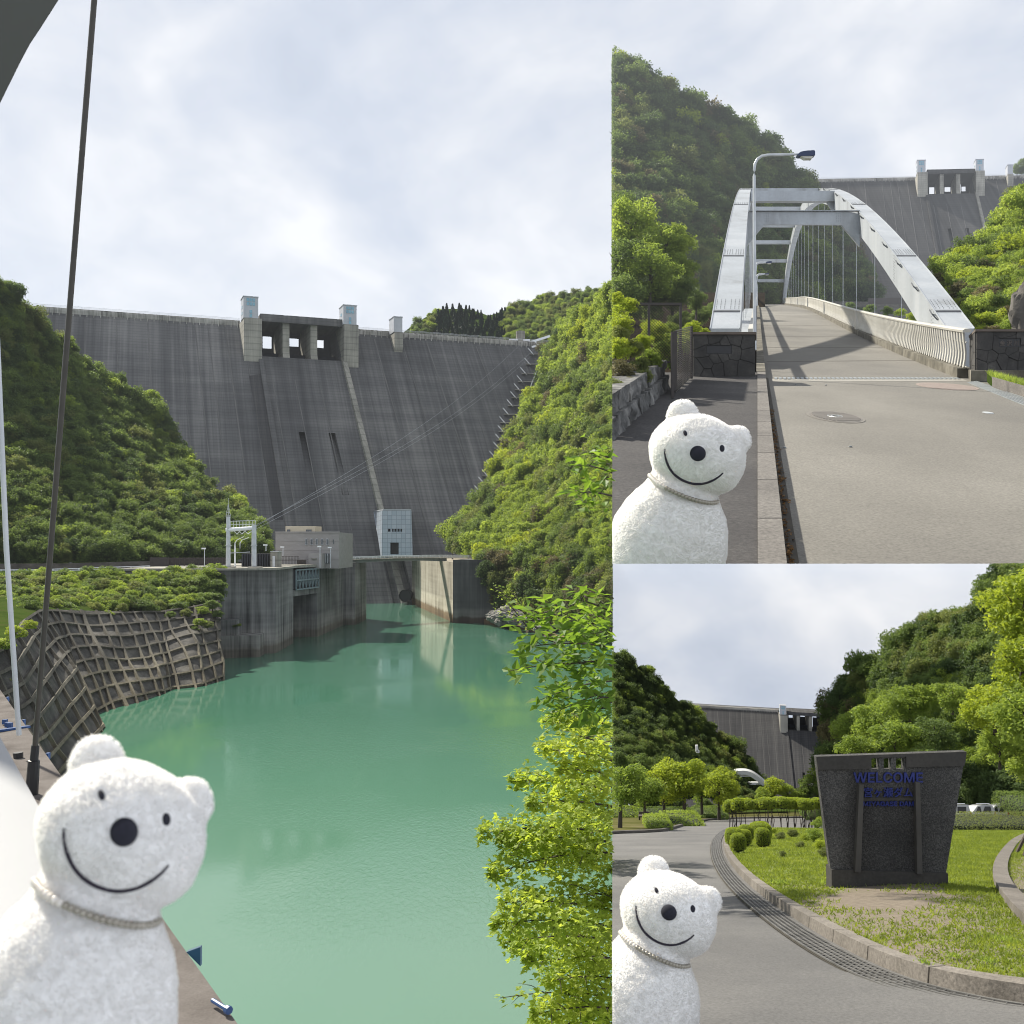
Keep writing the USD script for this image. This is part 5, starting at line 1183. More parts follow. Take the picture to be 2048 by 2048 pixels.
# expansion joint with teeth
jt = Thing("expansion_joint", "pale comb shaped expansion joint across the road where the bridge begins", "expansion joint", at=G2(2, 20.6))
jt.part("concrete_strip", sheet([G2(.3, 20.05, .004), G2(4.15, 20.2, .004), G2(4.15, 20.75, .004), G2(.3, 20.7, .004)], .02), noisy("joint_concrete", [(.22, .21, .18), (.30, .285, .25)], .3, rough=.9))
for i in range(42):
    xl = .35 + i * .09; jt.part("tooth", MB().hexa(np.array([G2(xl, 20.62, .006), G2(xl + .055, 20.62, .006), G2(xl + .055, 21.05, .006), G2(xl, 21.05, .006)]), np.array([G2(xl, 20.62, .016), G2(xl + .055, 20.62, .016), G2(xl + .055, 21.05, .016), G2(xl, 21.05, .016)])), GRATE)
for dl in (26.5, 33.0, 41.0, 52.0, 66.0):
    single('road_joint', MB().hexa(np.array([G2(.25, dl, -.02), G2(4.1, dl + .25, -.02), G2(4.1, dl + .33, -.02), G2(.25, dl + .08, -.02)]), np.array([G2(.25, dl, .004), G2(4.1, dl + .25, .004), G2(4.1, dl + .33, .004), G2(.25, dl + .08, .004)])), DIRT, 'thin dark joint line across the bridge road, ' + {26.5: 'nearest to the comb joint', 33.0: 'second from the comb joint', 41.0: 'third from the comb joint', 52.0: 'fourth from the comb joint', 66.0: 'farthest from the comb joint'}[dl], 'road joint')
# manhole lids
def lid(px, py, rx, ry, label, cols, rings=True):
    c = gp2(px, py)
    t = Thing("manhole_lid", label, "manhole lid", at=c)
    ang = np.linspace(0, 2 * np.pi, 40, endpoint=False)
    def ell(s, h, n=40): return [c + [K2 * rx * s * math.cos(a), K2 * ry * s * math.sin(a), K2 * h + S2 * K2 * ry * s * math.sin(a)] for a in ang]
    t.part("frame", MB().prism(ell(1.0, .006), (0, 0, -.02)), noisy(f"lid_frame_{px}", [tuple(x * 1.25 for x in cols)] * 2, 1.0, rough=.8))
    t.part("lid", MB().prism(ell(.9, .009), (0, 0, -.02)), noisy(f"lid_iron_{px}", [cols, tuple(x * 1.2 for x in cols)], 1.0, rough=.7))
    if rings:
        for i in range(17):
            y = (i - 8) / 9.5; w = math.sqrt(max(0, 1 - y * y)) * .82
            if abs(y) < .18:
                segs = [(-w, -.3), (.3, w)]
            else: segs = [(-w, w)]
            for a, b in segs:
                f = lambda u, v, h: c + [K2 * rx * u, K2 * ry * .86 * v, K2 * h + S2 * K2 * ry * .86 * v]
                t.part("tread_bar", MB().hexa(np.array([f(a, y - .03, .009), f(b, y - .03, .009), f(b, y + .02, .009), f(a, y + .02, .009)]), np.array([f(a, y - .03, .018), f(b, y - .03, .018), f(b, y + .02, .018), f(a, y + .02, .018)])), CASTIRON)
        for r_ in (.24, .13):
            pts = [c + [K2 * rx * r_ * 1.1 * math.cos(a), K2 * ry * r_ * math.sin(a), K2 * .014 + S2 * K2 * ry * r_ * math.sin(a)] for a in np.linspace(0, 2 * np.pi, 20)]
            t.part("emblem_ring", MB().tube(pts, .035, 5), GRATE)
lid(1670, 834, .335, .72, "round cast iron manhole lid with tread bars in the middle of the road", (.125, .115, .10))
lid(1893, 773, .46, .85, "faint reddish paved over manhole beside the right drain", (.20, .16, .135), False)
lid(1976, 826, .06, .12, "small pale valve cover at the right of the road", (.34, .36, .37), False)
for px, py in ((1592, 769), (1652, 770), (1701, 893), (1569, 895)):
    single("pebble", trimesh.creation.icosphere(1, .09).apply_transform(trimesh.transformations.scale_and_translate((1.4, 1.2, .6), gp2(px, py, .008))), GRATE, {1592: "white paper scrap by the expansion joint", 1652: "tiny pale pebble by the middle of the joint", 1701: "small pale pebble below the manhole lid", 1569: "dark pebble by the gutter"}[px], "pebble")
# right drain and planter
dg = Thing("drain_grate", "long dark drain grate with pale bars at the right edge of the road", "drain grate", at=gp2(2000, 790))
A_, B_, C_, D_ = gp2(1936, 765.5), gp2(1952, 763.0), gp2(2075, 806), gp2(2075, 822)
dg.part("channel", sheet([A_ + [0, 0, .03], D_ + [0, 0, .03], C_ + [0, 0, .03], B_ + [0, 0, .03]], .05), BLACK)
for i in range(6):
    t = i / 5; p, q = A_ * (1 - t) + B_ * t, D_ * (1 - t) + C_ * t
    dg.part("bar", MB().bar(p + [0, 0, .05], q + [0, 0, .05], .10, .08), GRATE)
pk = Thing("planter_kerb", "low concrete planter kerb with grass behind it at the right edge of the road", "kerb", at=gp2(2020, 790))
k0, k1 = gp2(1986, 776), gp2(2080, 806)
hh = np.array([0, 0, K2 * .19]); bk = np.array([1.0, 2.6, S2 * 2.6]); rt = nrm(k1 - k0)
pk.part("front", MB().hexa(np.array([k0, k1, k1 + bk * .5, k0 + bk * .5]), np.array([k0, k1, k1 + bk * .5, k0 + bk * .5]) + hh), GRANITE)
pk.part("soil", MB().hexa(np.array([k0 + bk * .5, k1 + bk * .5, k1 + bk * 3.2, k0 + bk * 3.2]), np.array([k0 + bk * .5, k1 + bk * .5, k1 + bk * 3.2, k0 + bk * 3.2]) + hh * .9), SOIL)
gl = MB()
for i in range(1500):
    a, b_ = rng.random(), rng.uniform(.55, 3.1)
    c = k0 * (1 - a) + k1 * a + bk * b_ + hh * .9
    l = rng.uniform(.35, .8); d_ = nrm(rng.normal(size=3) * [.5, .5, .2] + [0, 0, 1]) * l; w_ = nrm(np.cross(d_, rng.normal(size=3))) * .05
    gl.add([c - w_, c + w_, c + d_], [[0, 1, 2]])
single("planter_grass", gl, L_BRIGHT, "tuft of bright grass in the concrete planter at the right edge", "grass", kind="stuff")

# ---- stone faced pillars
def stones(rect, n, seed, gap=.028):
    """An irregular stone bond: cells of a plane rectangle, each shrunk and rounded."""
    w, h = rect; g = np.random.default_rng(seed)
    pts = g.uniform((0, 0), (w, h), (n, 2))
    for _ in range(3):
        mir = np.vstack([pts, pts * [-1, 1], pts * [1, -1], [2 * w, 0] + pts * [-1, 1], [0, 2 * h] + pts * [1, -1]])
        v = Voronoi(mir); cells = [Polygon(v.vertices[v.regions[v.point_region[i]]]) for i in range(n)]
        pts = pts * .45 + np.array([c.centroid.coords[0] for c in cells]) * .55
    R = sbox(0, 0, w, h)
    return [c.intersection(R).buffer(-gap).buffer(-gap * 1.2).buffer(gap * 1.2) for c in cells]
def pillar(name, label, o, wx, thick, hgt, n, seed, plaque, glyph=None, left_side=False):
    """o: lower left front corner in the world; wx: width in metres."""
    x = np.array([1.0, 0, 0]); z = np.array([0, 0, 1.0]); y = nrm([M2, 1, 0])
    t = Thing(name, label, "pillar", at=o)
    core = np.array([o, o + x * wx, o + x * wx + y * thick, o + y * thick])
    t.part("core", MB().hexa(core + [0, 0, -1.2], core + z * hgt), MORTAR)
    px0, pz0, pw, phh = plaque
    hole = sbox(px0, pz0, px0 + pw, pz0 + phh).buffer(.04)
    for c in stones((wx, hgt), n, seed):
        c = c.difference(hole)
        if c.is_empty: continue
        dep = .10 + .10 * np.random.default_rng(int(c.centroid.x * 1e4)).random()
        t.part("stone", MB().shape(c, o - y * 0, x, z, dep), STONE)
    if left_side:
        for c in stones((thick, hgt), 7, seed + 3):
            t.part("stone", MB().shape(c, o + y * thick, -y, z, .1), STONE)
    cop = np.array([o - x * .15 - y * .35, o + x * (wx + .15) - y * .35, o + x * (wx + .15) + y * (thick + .15), o - x * .15 + y * (thick + .15)])
    t.part("coping", MB().hexa(cop + z * hgt, cop + z * (hgt + .28)), COPING)
    pq = t.part("plaque", MB().shape(sbox(px0, pz0, px0 + pw, pz0 + phh), o, x, z, .08), BLACK)
    if glyph:
        gs = glyph_shapes(glyph)
        for k, g in enumerate(gs):
            g = affinity.translate(affinity.scale(g, phh * .72, phh * .72, origin=(0, 0)), px0 + pw * (k + .5) / len(gs) - phh * .36, pz0 + phh * .14)
            t.part("character", MB().shape(g, o - y * .08, x, z, .05), BRONZE, parent=pq)
    return t
BRONZE = noisy("dull_bronze", [(0.07, 0.06, 0.05), (0.11, 0.09, 0.075)], 2.0, rough=.5, metallic=.4)
oL = Q2(1386, 755, 19.9); wL = (1510 - 1386) / F * 19.9 * K2; hL = (755 - 670) / F * 19.9 * K2
pillar("bridge_pillar", "dark stone faced pillar under the left foot of the white arch", oL, wL, 3.2, hL, 17, 2, (wL * .22, hL * .56, wL * .40, hL * .19))
oR = Q2(1952, 742, 20.4); hR = (742 - 664) / F * 20.4 * K2
pillar("bridge_pillar", "dark stone faced pillar with a name plate at the right end of the balustrade", oR, 12.0, 3.4, hR, 26, 8, ((1997 - 1952) / F * 20.4 * K2, (742 - 694) / F * 20.4 * K2, 43 / F * 20.4 * K2, 16 / F * 20.4 * K2), "金沢川", True)
single("pillar_plinth", MB().hexa(np.array([Q2(1942, 762, 20.1), Q2(2120, 763, 20.1), Q2(2120, 757, 22), Q2(1930, 757, 22)]), np.array([Q2(1942, 740.5, 20.1), Q2(2120, 741, 20.1), Q2(2120, 737, 22), Q2(1930, 737, 22)])), MOSSY, "stained concrete plinth below the right stone pillar", "plinth")

# ---- balustrade
bl = Thing("balustrade", "long white balustrade of bowed bars along the right side of the bridge", "railing", at=G2(4.2, 30))
bl.part("base_kerb", strip(4.1, 4.42, .20, .7), MOSSY)
rt_ = [G2(4.25, d, .98) for d in np.concatenate([[20.75], np.linspace(22, 170, 60)])]
bl.part("top_rail", MB().sweep(rt_, np.array([(-.075, -.035), (.075, -.035), (.085, .01), (.04, .035), (-.04, .035), (-.085, .01)]) * K2), RAILW)
for hh_ in (.24, .74): bl.part("wire_rail", MB().tube([G2(4.25, d, hh_) for d in np.concatenate([[20.8], np.linspace(22, 170, 40)])], .012 * K2, 5), RAILW)
pts_h = [(0, .22), (.012, .30), (.03, .40), (.036, .52), (.018, .68), (.0, .80), (-.01, .96)]
def baluster(b, dl):
    b.sweep([G2(4.22 + o, dl, h) for o, h in pts_h], np.array([(-.016, -.03), (.016, -.03), (.016, .03), (-.016, .03)]) * K2, up=(0, 1, 0))
dl = 20.95; rest = MB()
while dl < 160:
    if dl < 62:
        b = MB(); baluster(b, dl); bl.part("baluster", b, RAILW)
    else: baluster(rest, dl)
    dl += .30 if dl < 90 else .6
bl.part("far_balusters", rest, RAILW, kind="stuff")
for dl in (43.0, 64, 85, 106, 127): bl.part("post", MB().hexa(np.array([G2(4.13, dl, .18), G2(4.37, dl, .18), G2(4.37, dl + .5, .18), G2(4.13, dl + .5, .18)]), np.array([G2(4.13, dl, .97), G2(4.37, dl, .97), G2(4.37, dl + .5, .97), G2(4.13, dl + .5, .97)])), RAILW)
lr = Thing("left_railing", "white railing along the left side of the bridge behind the lamp post", "railing", at=G2(-.1, 30))
lr.part("top_rail", MB().sweep([G2(-.12, d, .95) for d in np.concatenate([[21.4], np.linspace(23, 170, 40)])], np.array([(-.07, -.05), (.07, -.05), (.07, .05), (-.07, .05)]) * K2), RAILW)
for i in range(60):
    dl = 22 + i * 1.2; lr.part("baluster", MB().bar(G2(-.12, dl, .1), G2(-.12, dl, .92), .2, .3, up=(0, 1, 0)), RAILW)

# ---- the arch
DC, ZC, AQ = 106.8, 9.67, 0.00152
def arch(x, dl, off=0.0):
    """The rib's top line: x beside the kerb, heights above the eye's slope."""
    z = ZC - AQ * (dl - DC) ** 2
    t = nrm([1, -2 * AQ * (dl - DC)]); n = np.array([-t[1], t[0]])
    d, zz = dl + n[0] * off, z + n[1] * off
    y = K2 * d
    return np.array([K2 * (x + M2 * d), y, K2 * zz + S2 * y])
ab = Thing("arch_bridge", "white steel arch bridge with two ribs joined by cross beams over the road", "bridge", at=G2(1.8, 60))
def rib2(x0, x1, d0, d1, n=60):
    ds = np.linspace(d0, d1, n); b = MB()
    for p, q in zip(ds[:-1], ds[1:]):
        b.hexa(np.array([arch(x0, p, -1.0), arch(x1, p, -1.0), arch(x1, p), arch(x0, p)])[::-1], np.array([arch(x0, q, -1.0), arch(x1, q, -1.0), arch(x1, q), arch(x0, q)])[::-1])
    return b
RX = {"l": (-1.107, -.43), "r": (4.50, 5.14)}
for s_ in "lr":
    x0, x1 = RX[s_]
    rb = ab.part("arch_rib", rib2(x0, x1, 24.3, 190), ARCHW)
    for sd in (x0 - .012, x1 + .012):
        fl_ = MB(); ds = np.linspace(24.3, 190, 60)
        for p, q in zip(ds[:-1], ds[1:]):
            fl_.hexa(np.array([arch(sd - .012, p, -.02), arch(sd + .012, p, -.02), arch(sd + .012, p, .018), arch(sd - .012, p, .018)])[::-1], np.array([arch(sd - .012, q, -.02), arch(sd + .012, q, -.02), arch(sd + .012, q, .018), arch(sd - .012, q, .018)])[::-1])
        ab.part("rib_edge", fl_, ARCHW, parent=rb)
    for dl in (25.9, 33.2, 48.6, 65, 86):
        ab.part("splice", MB().hexa(np.array([arch(x0, dl - .10, .001), arch(x1, dl - .10, .001), arch(x1, dl - .10, .02), arch(x0, dl - .10, .02)])[::-1], np.array([arch(x0, dl + .04, .001), arch(x1, dl + .04, .001), arch(x1, dl + .04, .02), arch(x0, dl + .04, .02)])[::-1]), BOLT, parent=rb)
        nb = MB()
        rows = 6; cols = 6 if dl < 27 else 8
        for i in range(rows):
            for j in range(cols):
                fx = x0 + (x1 - x0) * ((j + .7 + (.4 if j >= cols / 2 else -.1)) / (cols + .5)); dd = dl + .25 + i * .17
                c = arch(fx, dd, .012)
                nb.box(c, (.09, .09, .09))
        ab.part("bolt_rows", nb, BOLT, parent=rb)
        if s_ == "r":
            nb = MB()
            for i in range(10): nb.box(arch(x0 - .01, dl + .2, -.08 - .09 * i), (.06, .14, .08)).box(arch(x0 - .01, dl + .42, -.08 - .09 * i), (.06, .14, .08))
            ab.part("bolt_rows", nb, BOLT, parent=rb)
    if s_ == "r":
        for i in range(16):
            dl = 25.4 + 2.9 * i + .13 * i * i
            a_ = [arch(x0 - .02, dl, -.10), arch(x0 - .14, dl + .1, .02), arch(x0 - .14, dl + .5, .03), arch(x0 - .02, dl + .8, -.16)]
            ab.part("climbing_grip", MB().tube(a_, .018 * K2, 5), BOLT, parent=rb)
for i, dl in enumerate((45.2, 60, 75, 90.5, 106.8, 122, 138, 154, 170)):
    xa, xb = -.43, 4.5
    if i == 0:
        hz = ZC - AQ * (dl - DC) ** 2
        o = lambda x, z: np.array([K2 * (x + M2 * dl), K2 * dl, K2 * z + S2 * K2 * dl])
        b = MB(); poly = [o(-.5, hz - .02), o(.12, hz + .0), o(4.0, hz), o(4.52, hz - .1), o(4.52, hz - 1.55), o(3.7, hz - .58), o(.30, hz - .58), o(-.45, hz - 1.5)]
        b.prism(poly, (M2 * 2.4, 2.4, S2 * 2.4))
        bm = ab.part("portal_beam", b, ARCHW)
        tp = np.array([o(-.4, hz + .004), o(4.5, hz + .004), o(4.5, hz + .004) + [M2 * 4.8, 4.8, S2 * 4.8], o(-.4, hz + .004) + [M2 * 4.8, 4.8, S2 * 4.8]])
        ab.part("top_flange", MB().hexa(tp - [0, .6, 0], tp + [0, -.6, .16]), ARCHW, parent=bm)
        for sx in (.34, .42, .50, 3.5, 3.58, 3.66):
            nb = MB()
            for j in range(6): nb.box(o(sx, hz - .08 - .075 * j) - [0, .04, 0], (.09, .08, .09))
            ab.part("bolt_rows", nb, BOLT, parent=bm)
    else:
        top_ = -.03 if dl < 113 else -.15
        a_, c_ = arch(xa, dl, top_ - .27), arch(xb, dl, top_ - .27)
        ab.part("cross_beam", MB().bar(a_, c_, 2.2, .60 * K2 * (1 if dl < 113 else .75)), ARCHW)
        if dl < 67:
            ab.part("gusset", MB().prism([arch(xb, dl, -.5), arch(xb - .5, dl, -.5), arch(xb, dl, -1.3)], (0, .8, .2)), ARCHW)
for s_ in "lr":
    x = sum(RX[s_]) / 2
    for i in range(19):
        dl = 34 + 7.8 * i
        p = arch(x, dl, -1.0); g = G2(x, dl, -.2)
        if p[2] > g[2] + 1: ab.part("hanger", MB().tube([p, np.array([p[0], p[1], g[2]])], .013 * K2, 5), GREY_STEEL)
ab.part("deck_edge", strip(4.46, 5.2, -.1, .9), ARCHW); ab.part("deck_edge", strip(-1.15, -.32, -.1, .9), ARCHW)

# ---- lamps
LAMPB = noisy("navy_lamp_paint", [(0.012, 0.022, 0.06), (0.02, 0.035, 0.09)], .5, rough=.35)
LAMPG = noisy("lamp_lens", [(0.42, 0.40, 0.34), (0.55, 0.53, 0.47)], .5, rough=.3)
def lamp(dl, px, yb, y0, arm, hx0, hx1, hy, s, label):
    t = Thing("street_lamp", label, "street lamp", at=Q2(px, yb, dl))
    pts = [Q2(px, yb, dl), Q2(px - .5, (yb + y0) / 2, dl), Q2(px - 1, y0, dl)] + [Q2(x, y, dl) for x, y in arm]
    r = [.036, .033, .03] + [.028] * (len(arm) - 1) + [.022]
    t.part("pole", MB().tube(pts, np.array(r) * K2 * s * dl / 21, 10), GREY_STEEL, smooth=60)
    c = Q2((hx0 + hx1) / 2, hy, dl); w = (hx1 - hx0) / F * dl * K2; hgt = w * .42
    prof = [(-.5, .02), (-.3, .2), (.1, .28), (.46, .3), (.5, .2), (.5, -.06), (.2, -.1), (-.4, -.1), (-.5, -.04)]
    hd = t.part("lamp_head", MB().prism([c + [w * a, -w * .22, w * b_ * .8] for a, b_ in prof], (0, w * .44, 0)), LAMPB)
    t.part("lens", MB().prism([c + [w * a, -w * .18, w * b_ * .8] for a, b_ in ((-.28, -.1), (.42, -.1), (.34, -.26), (-.05, -.26))], (0, w * .36, 0)), LAMPG, parent=hd)
lamp(21.0, 1509.5, 700, 352, [(1508.5, 340), (1510, 327), (1515, 318), (1524, 312), (1536, 310), (1560, 309.5), (1596, 308.5)], 1593, 1628, 311.5, 1, "tall grey street lamp with a navy head beside the left foot of the arch")
lamp(100.0, 1513, 612, 530, [(1514, 527), (1520, 525.6), (1532, 525.2)], 1531, 1543, 525.6, .8, "small distant street lamp on the bridge under the middle beams")
lamp(150.0, 1513, 612, 560, [(1514, 552), (1518, 549), (1530, 548)], 1529, 1538, 548.6, .8, "most distant street lamp at the far end of the bridge")

# ---- fence, gate, planter on the left
fe = Thing("mesh_fence", "dark chain link fence with a black frame at the left edge behind the shrubs", "fence", at=Q2(1300, 724, 17.5))
def cl(g): return slice_mesh(g, [RIGHT])
fe.part("top_rail", cl(MB().bar(Q2(1190, 608.5, 17.5), Q2(1363, 608.5, 17.5), .045 * K2, .045 * K2)), DARK_STEEL)
fe.part("bottom_rail", cl(MB().bar(Q2(1190, 724, 17.5), Q2(1363, 724, 17.5), .03 * K2, .03 * K2)), DARK_STEEL)
for x in (1298, 1361): fe.part("post", MB().bar(Q2(x, 735, 17.5), Q2(x, 608, 17.5), .04 * K2, .04 * K2, up=(0, 1, 0)), DARK_STEEL)
wm = MB()
for i in range(-14, 24):
    for sg in (1, -1):
        x0 = 1224 + i * 6; y0, y1 = 610, 722
        a_, c_ = (x0, y0 if sg > 0 else y1), (x0 + 112, y1 if sg > 0 else y0)
        l = LineString([a_, c_]).intersection(sbox(1226, 609, 1360, 723))
        if l.length > 3: (p, q) = l.coords; wm.bar(Q2(*p, 17.5), Q2(*q, 17.5), .035, .035, up=(0, 1, 0))
fe.part("wire_mesh", wm, DARK_STEEL, kind="stuff")
gt = Thing("slatted_gate", "dark steel gate of thin horizontal slats standing open beside the left pillar", "gate", at=Q2(1345, 796, 15.46))
n0, n1 = Q2(1345, 796, 15.46), Q2(1383, 757, 19.2); t0, t1 = Q2(1345, 664, 15.46), Q2(1383, 653, 19.2)
gt.part("post", MB().bar(n0, t0, .045 * K2, .045 * K2, up=(0, 1, 0)), DARK_STEEL); gt.part("post", MB().bar(n1, t1, .045 * K2, .045 * K2, up=(0, 1, 0)), DARK_STEEL)
m0, m1 = n0 * .88 + n1 * .12, t0 * .88 + t1 * .12
gt.part("stile", MB().bar(m0 + [0, 0, .4], m1, .045 * K2, .045 * K2, up=(0, 1, 0)), DARK_STEEL)
for i in range(30):
    t = .05 + .95 * i / 29
    gt.part("slat", MB().bar(m0 * (1 - t) + m1 * t, n1 * (1 - t) + t1 * t, .10, .085), DARK_STEEL)
sw = Thing("planter_wall", "two courses of rough grey stone blocks round the shrub bed at the left edge", "stone wall", at=gp2(1260, 850, .12))
b0, b1 = gp2(1190, 915, .115), gp2(1338, 776, .115)
back_ = nrm(np.cross(b1 - b0, [0, 0, 1.0])) * -1; back_ = np.array([back_[0], back_[1], 0]); back_ *= -1 if back_[0] > 0 else 1
hgt = K2 * .235
for row in range(2):
    cuts_ = np.array([-.08, .06, .20, .33, .47, .60, .74, .88, 1.0]) + (.06 if row else 0)
    for p, q in zip(cuts_[:-1], cuts_[1:]):
        q = min(q, 1.0)
        if q - p < .02: continue
        a_ = b0 * (1 - p - .004) + b1 * (p + .004); c_ = b0 * (1 - q + .004) + b1 * (q - .004)
        t = trimesh.creation.box((1, 1, 1)).subdivide().subdivide().subdivide()
        v = np.array(t.vertices) + .5
        inset = .12 * row * K2
        w_ = a_ + v[:, :1] * (c_ - a_) + v[:, 1:2] * back_ * 2.6 + back_ * inset * .5 + v[:, 2:3] * np.array([0, 0, hgt * .97]) + [0, 0, row * hgt]
        nn = (meshkit.fbm(w_ * .9 + row * 7, 3, 2) - .5)[:, None]
        face_ = (v[:, 1:2] < .02)
        w_ = w_ - back_ * nn * 1.0 * face_ + np.array([0, 0, 1]) * nn * .35 * (v[:, 2:3] > .98)
        got = slice_mesh((w_, t.faces), [RIGHT])
        if len(got[1]): sw.part("stone_block", got, STONE_G, smooth=50)
MOSS = noisy("mossy_soil", [(0.04, 0.045, 0.012), (0.12, 0.10, 0.02), (0.16, 0.12, 0.045)], 0.4, rough=.95, bump=.4, bscale=4)
struct("planter_bed", slice_mesh(MB().hexa(np.array([b0 + back_ * 2.4, b1 + back_ * 2.4, b1 + back_ * 14, b0 + back_ * 14]), np.array([b0 + back_ * 2.4, b1 + back_ * 2.4, b1 + back_ * 14, b0 + back_ * 14]) + [0, 0, hgt * 1.9]), [RIGHT]), MOSS)
for i, (cx, cy, r, k, dl) in enumerate(((1238, 650, 34, "yellow", 15.5), (1232, 700, 40, "yellow", 15), (1245, 745, 36, "brown", 14.2), (1275, 735, 30, "olive", 15), (1228, 600, 24, "yellow", 16.5), (1310, 665, 34, "yellow", 18.2), (1322, 705, 32, "bright", 18), (1285, 690, 30, "yellow", 16.5), (1385, 660, 26, "yellow", 23), (1345, 660, 24, "bright", 22), (1405, 668, 18, "yellow", 23.5), (1300, 655, 24, "yellow", 19.5), (1228, 770, 24, "olive", 12.8), (1262, 700, 34, "olive", 15.6), (1225, 640, 40, "yellow", 16), (1255, 610, 26, "yellow", 17.2), (1330, 690, 40, "bright", 18.6), (1300, 720, 30, "bright", 16.2), (1250, 770, 26, "brown", 13.6), (1285, 755, 24, "olive", 14.6), (1365, 690, 30, "bright", 20.5), (1345, 725, 24, "mid", 18.5), (1232, 680, 40, "olive", 15.4))):
    place_tree(TREES["shrub_" + k][i % 3], Q2(cx, cy, dl), K2 * dl * r / F, i * 1.7, "bushy yellow green shrub in the stone bed at the left edge by the fence", "shrub", "shrubs in the stone bed by the fence", [RIGHT], "garden_shrub", .85)

# ---- far end of the bridge, right bank
single("far_retaining_wall", MB().hexa(np.array([Q2(1500, 616, 197), Q2(1600, 613, 197), Q2(1600, 613, 200), Q2(1500, 616, 200)]), np.array([Q2(1500, 597, 197), Q2(1600, 597, 197), Q2(1600, 597, 200), Q2(1500, 597, 200)])), MASON, "dark masonry wall across the far end of the bridge road", "wall")
single("far_road_wall", MB().hexa(np.array([Q2(1600, 613, 195), Q2(1830, 616, 190), Q2(1830, 616, 192), Q2(1600, 613, 197)]), np.array([Q2(1600, 602, 195), Q2(1830, 604, 190), Q2(1830, 604, 192), Q2(1600, 602, 197)])), MASON, "low grey wall along the far bank seen through the right arch rib", "wall")
single("far_screen_fence", MB().hexa(np.array([Q2(1736, 608, 186), Q2(1812, 608, 186), Q2(1812, 608, 187), Q2(1736, 608, 187)]), np.array([Q2(1736, 596.5, 186), Q2(1812, 595, 186), Q2(1812, 595, 187), Q2(1736, 596.5, 187)])), DARK_STEEL, "dark brown screen fence on the far bank behind the right arch rib", "fence")
ff = Thing("far_barrier", "small blue grey barrier fence at the far end of the bridge", "fence", at=Q2(1530, 602, 194))
for i in range(9): ff.part("post", MB().bar(Q2(1517 + 3.6 * i, 602, 194), Q2(1517 + 3.6 * i, 594, 194), .5, .5, up=(0, 1, 0)), TRU)
for y in (595, 599): ff.part("rail", MB().bar(Q2(1516, y, 194), Q2(1547, y, 194), .5, .5), TRU)
h3 = depth_fn([(1780, 640, 52 * K2), (1860, 660, 30 * K2), (1960, 662, 27 * K2), (2070, 662, 26 * K2), (2070, 380, 48 * K2), (1870, 545, 40 * K2), (1960, 490, 44 * K2)])
poly3 = [(2120, 345), (2052, 372), (2030, 392), (2005, 430), (1985, 468), (1955, 495), (1905, 520), (1878, 545), (1858, 570), (1880, 602), (1900, 640), (1930, 672), (2120, 675)]
struct("right_bank", terrain(poly3, h3, 16, 1.03), SOIL)
def k3f(x, y, rng): return ["lush_bright", "lush_bright", "lush_yellow", "lush_mid", "shrub_olive"] if rng.random() < .9 else ["shrub_brown"]
print("B2", forest(poly3, h3, 17, 30, k3f, "sunlit bright green bush on the bank behind the right stone pillar", "bushes behind the right pillar", n_ind=60, shrink=.12, seed=61, name="roadside_bush", stuff="bright bushes on the bank behind the right pillar", sq=(.9, 1.3)))
for i, (cx, cy, r, k, dl) in enumerate(((1800, 625, 14, "bright", 62), (1825, 635, 16, "yellow", 56), (1775, 622, 14, "mid", 80), (1850, 648, 16, "yellow", 48), (1740, 618, 14, "mid", 110), (1700, 612, 12, "mid", 130), (1870, 640, 20, "bright", 40), (1810, 650, 18, "bright", 50), (1765, 640, 16, "mid", 70), (1730, 635, 16, "mid", 85), (1690, 628, 14, "mid", 110), (1790, 670, 22, "bright", 46), (1750, 660, 20, "mid", 60))):
    place_tree(TREES["shrub_" + k][i % 3], Q2(cx, cy, dl), K2 * dl * r / F, i * 1.7, "green bush on the far bank seen between balustrade and right arch rib", "shrub", "bushes seen through the balustrade", (), "bank_shrub", .85)
for i, (cx, cy, r, k, dl) in enumerate(((2035, 425, 54, "lush_bright", 44), (1990, 490, 50, "lush_bright", 42), (1935, 520, 46, "lush_yellow", 40), (1890, 552, 40, "lush_bright", 38), (1965, 580, 44, "lush_bright", 34), (1905, 610, 36, "lush_yellow", 34), (2040, 500, 50, "lush_yellow", 38), (2000, 630, 36, "lush_bright", 30))):
    place_tree(TREES[k][i % 3], Q2(cx, cy, dl), K2 * dl * r / F, i * 1.9, ("yellowish leafy tree on the bank right of the arch, before the dam" if "yellow" in k else "bright green leafy tree on the bank right of the arch, before the dam"), "tree", ("yellowish trees right of the arch" if "yellow" in k else "bright trees right of the arch"), (), "roadside_tree")
single("bank_boulder", rock(Q2(2066, 640, 25), np.array([40, 30, 80]) / F * 27 * K2, 4), noisy("grey_boulder", [(.05, .045, .038), (.09, .082, .07), (.13, .12, .105)], .15, rough=.9, bump=.6, bscale=.6, bdist=.5), "big grey boulder among the bushes at the right edge", "boulder", smooth=40)
hr_ = depth_fn([(2020, 345, 1650), (2080, 310, 1700), (2080, 345, 1600)])
for i, (cx, cy, r) in enumerate(((2034, 338, 12), (2048, 330, 14), (2060, 325, 14), (2042, 342, 10))):
    place_tree(TREES["mid"][i % 3], P(cx, cy, 1640), r / F * 1640, i, "distant tree on the hill behind the right end of the dam above the bridge", "tree", "trees behind the second dam")
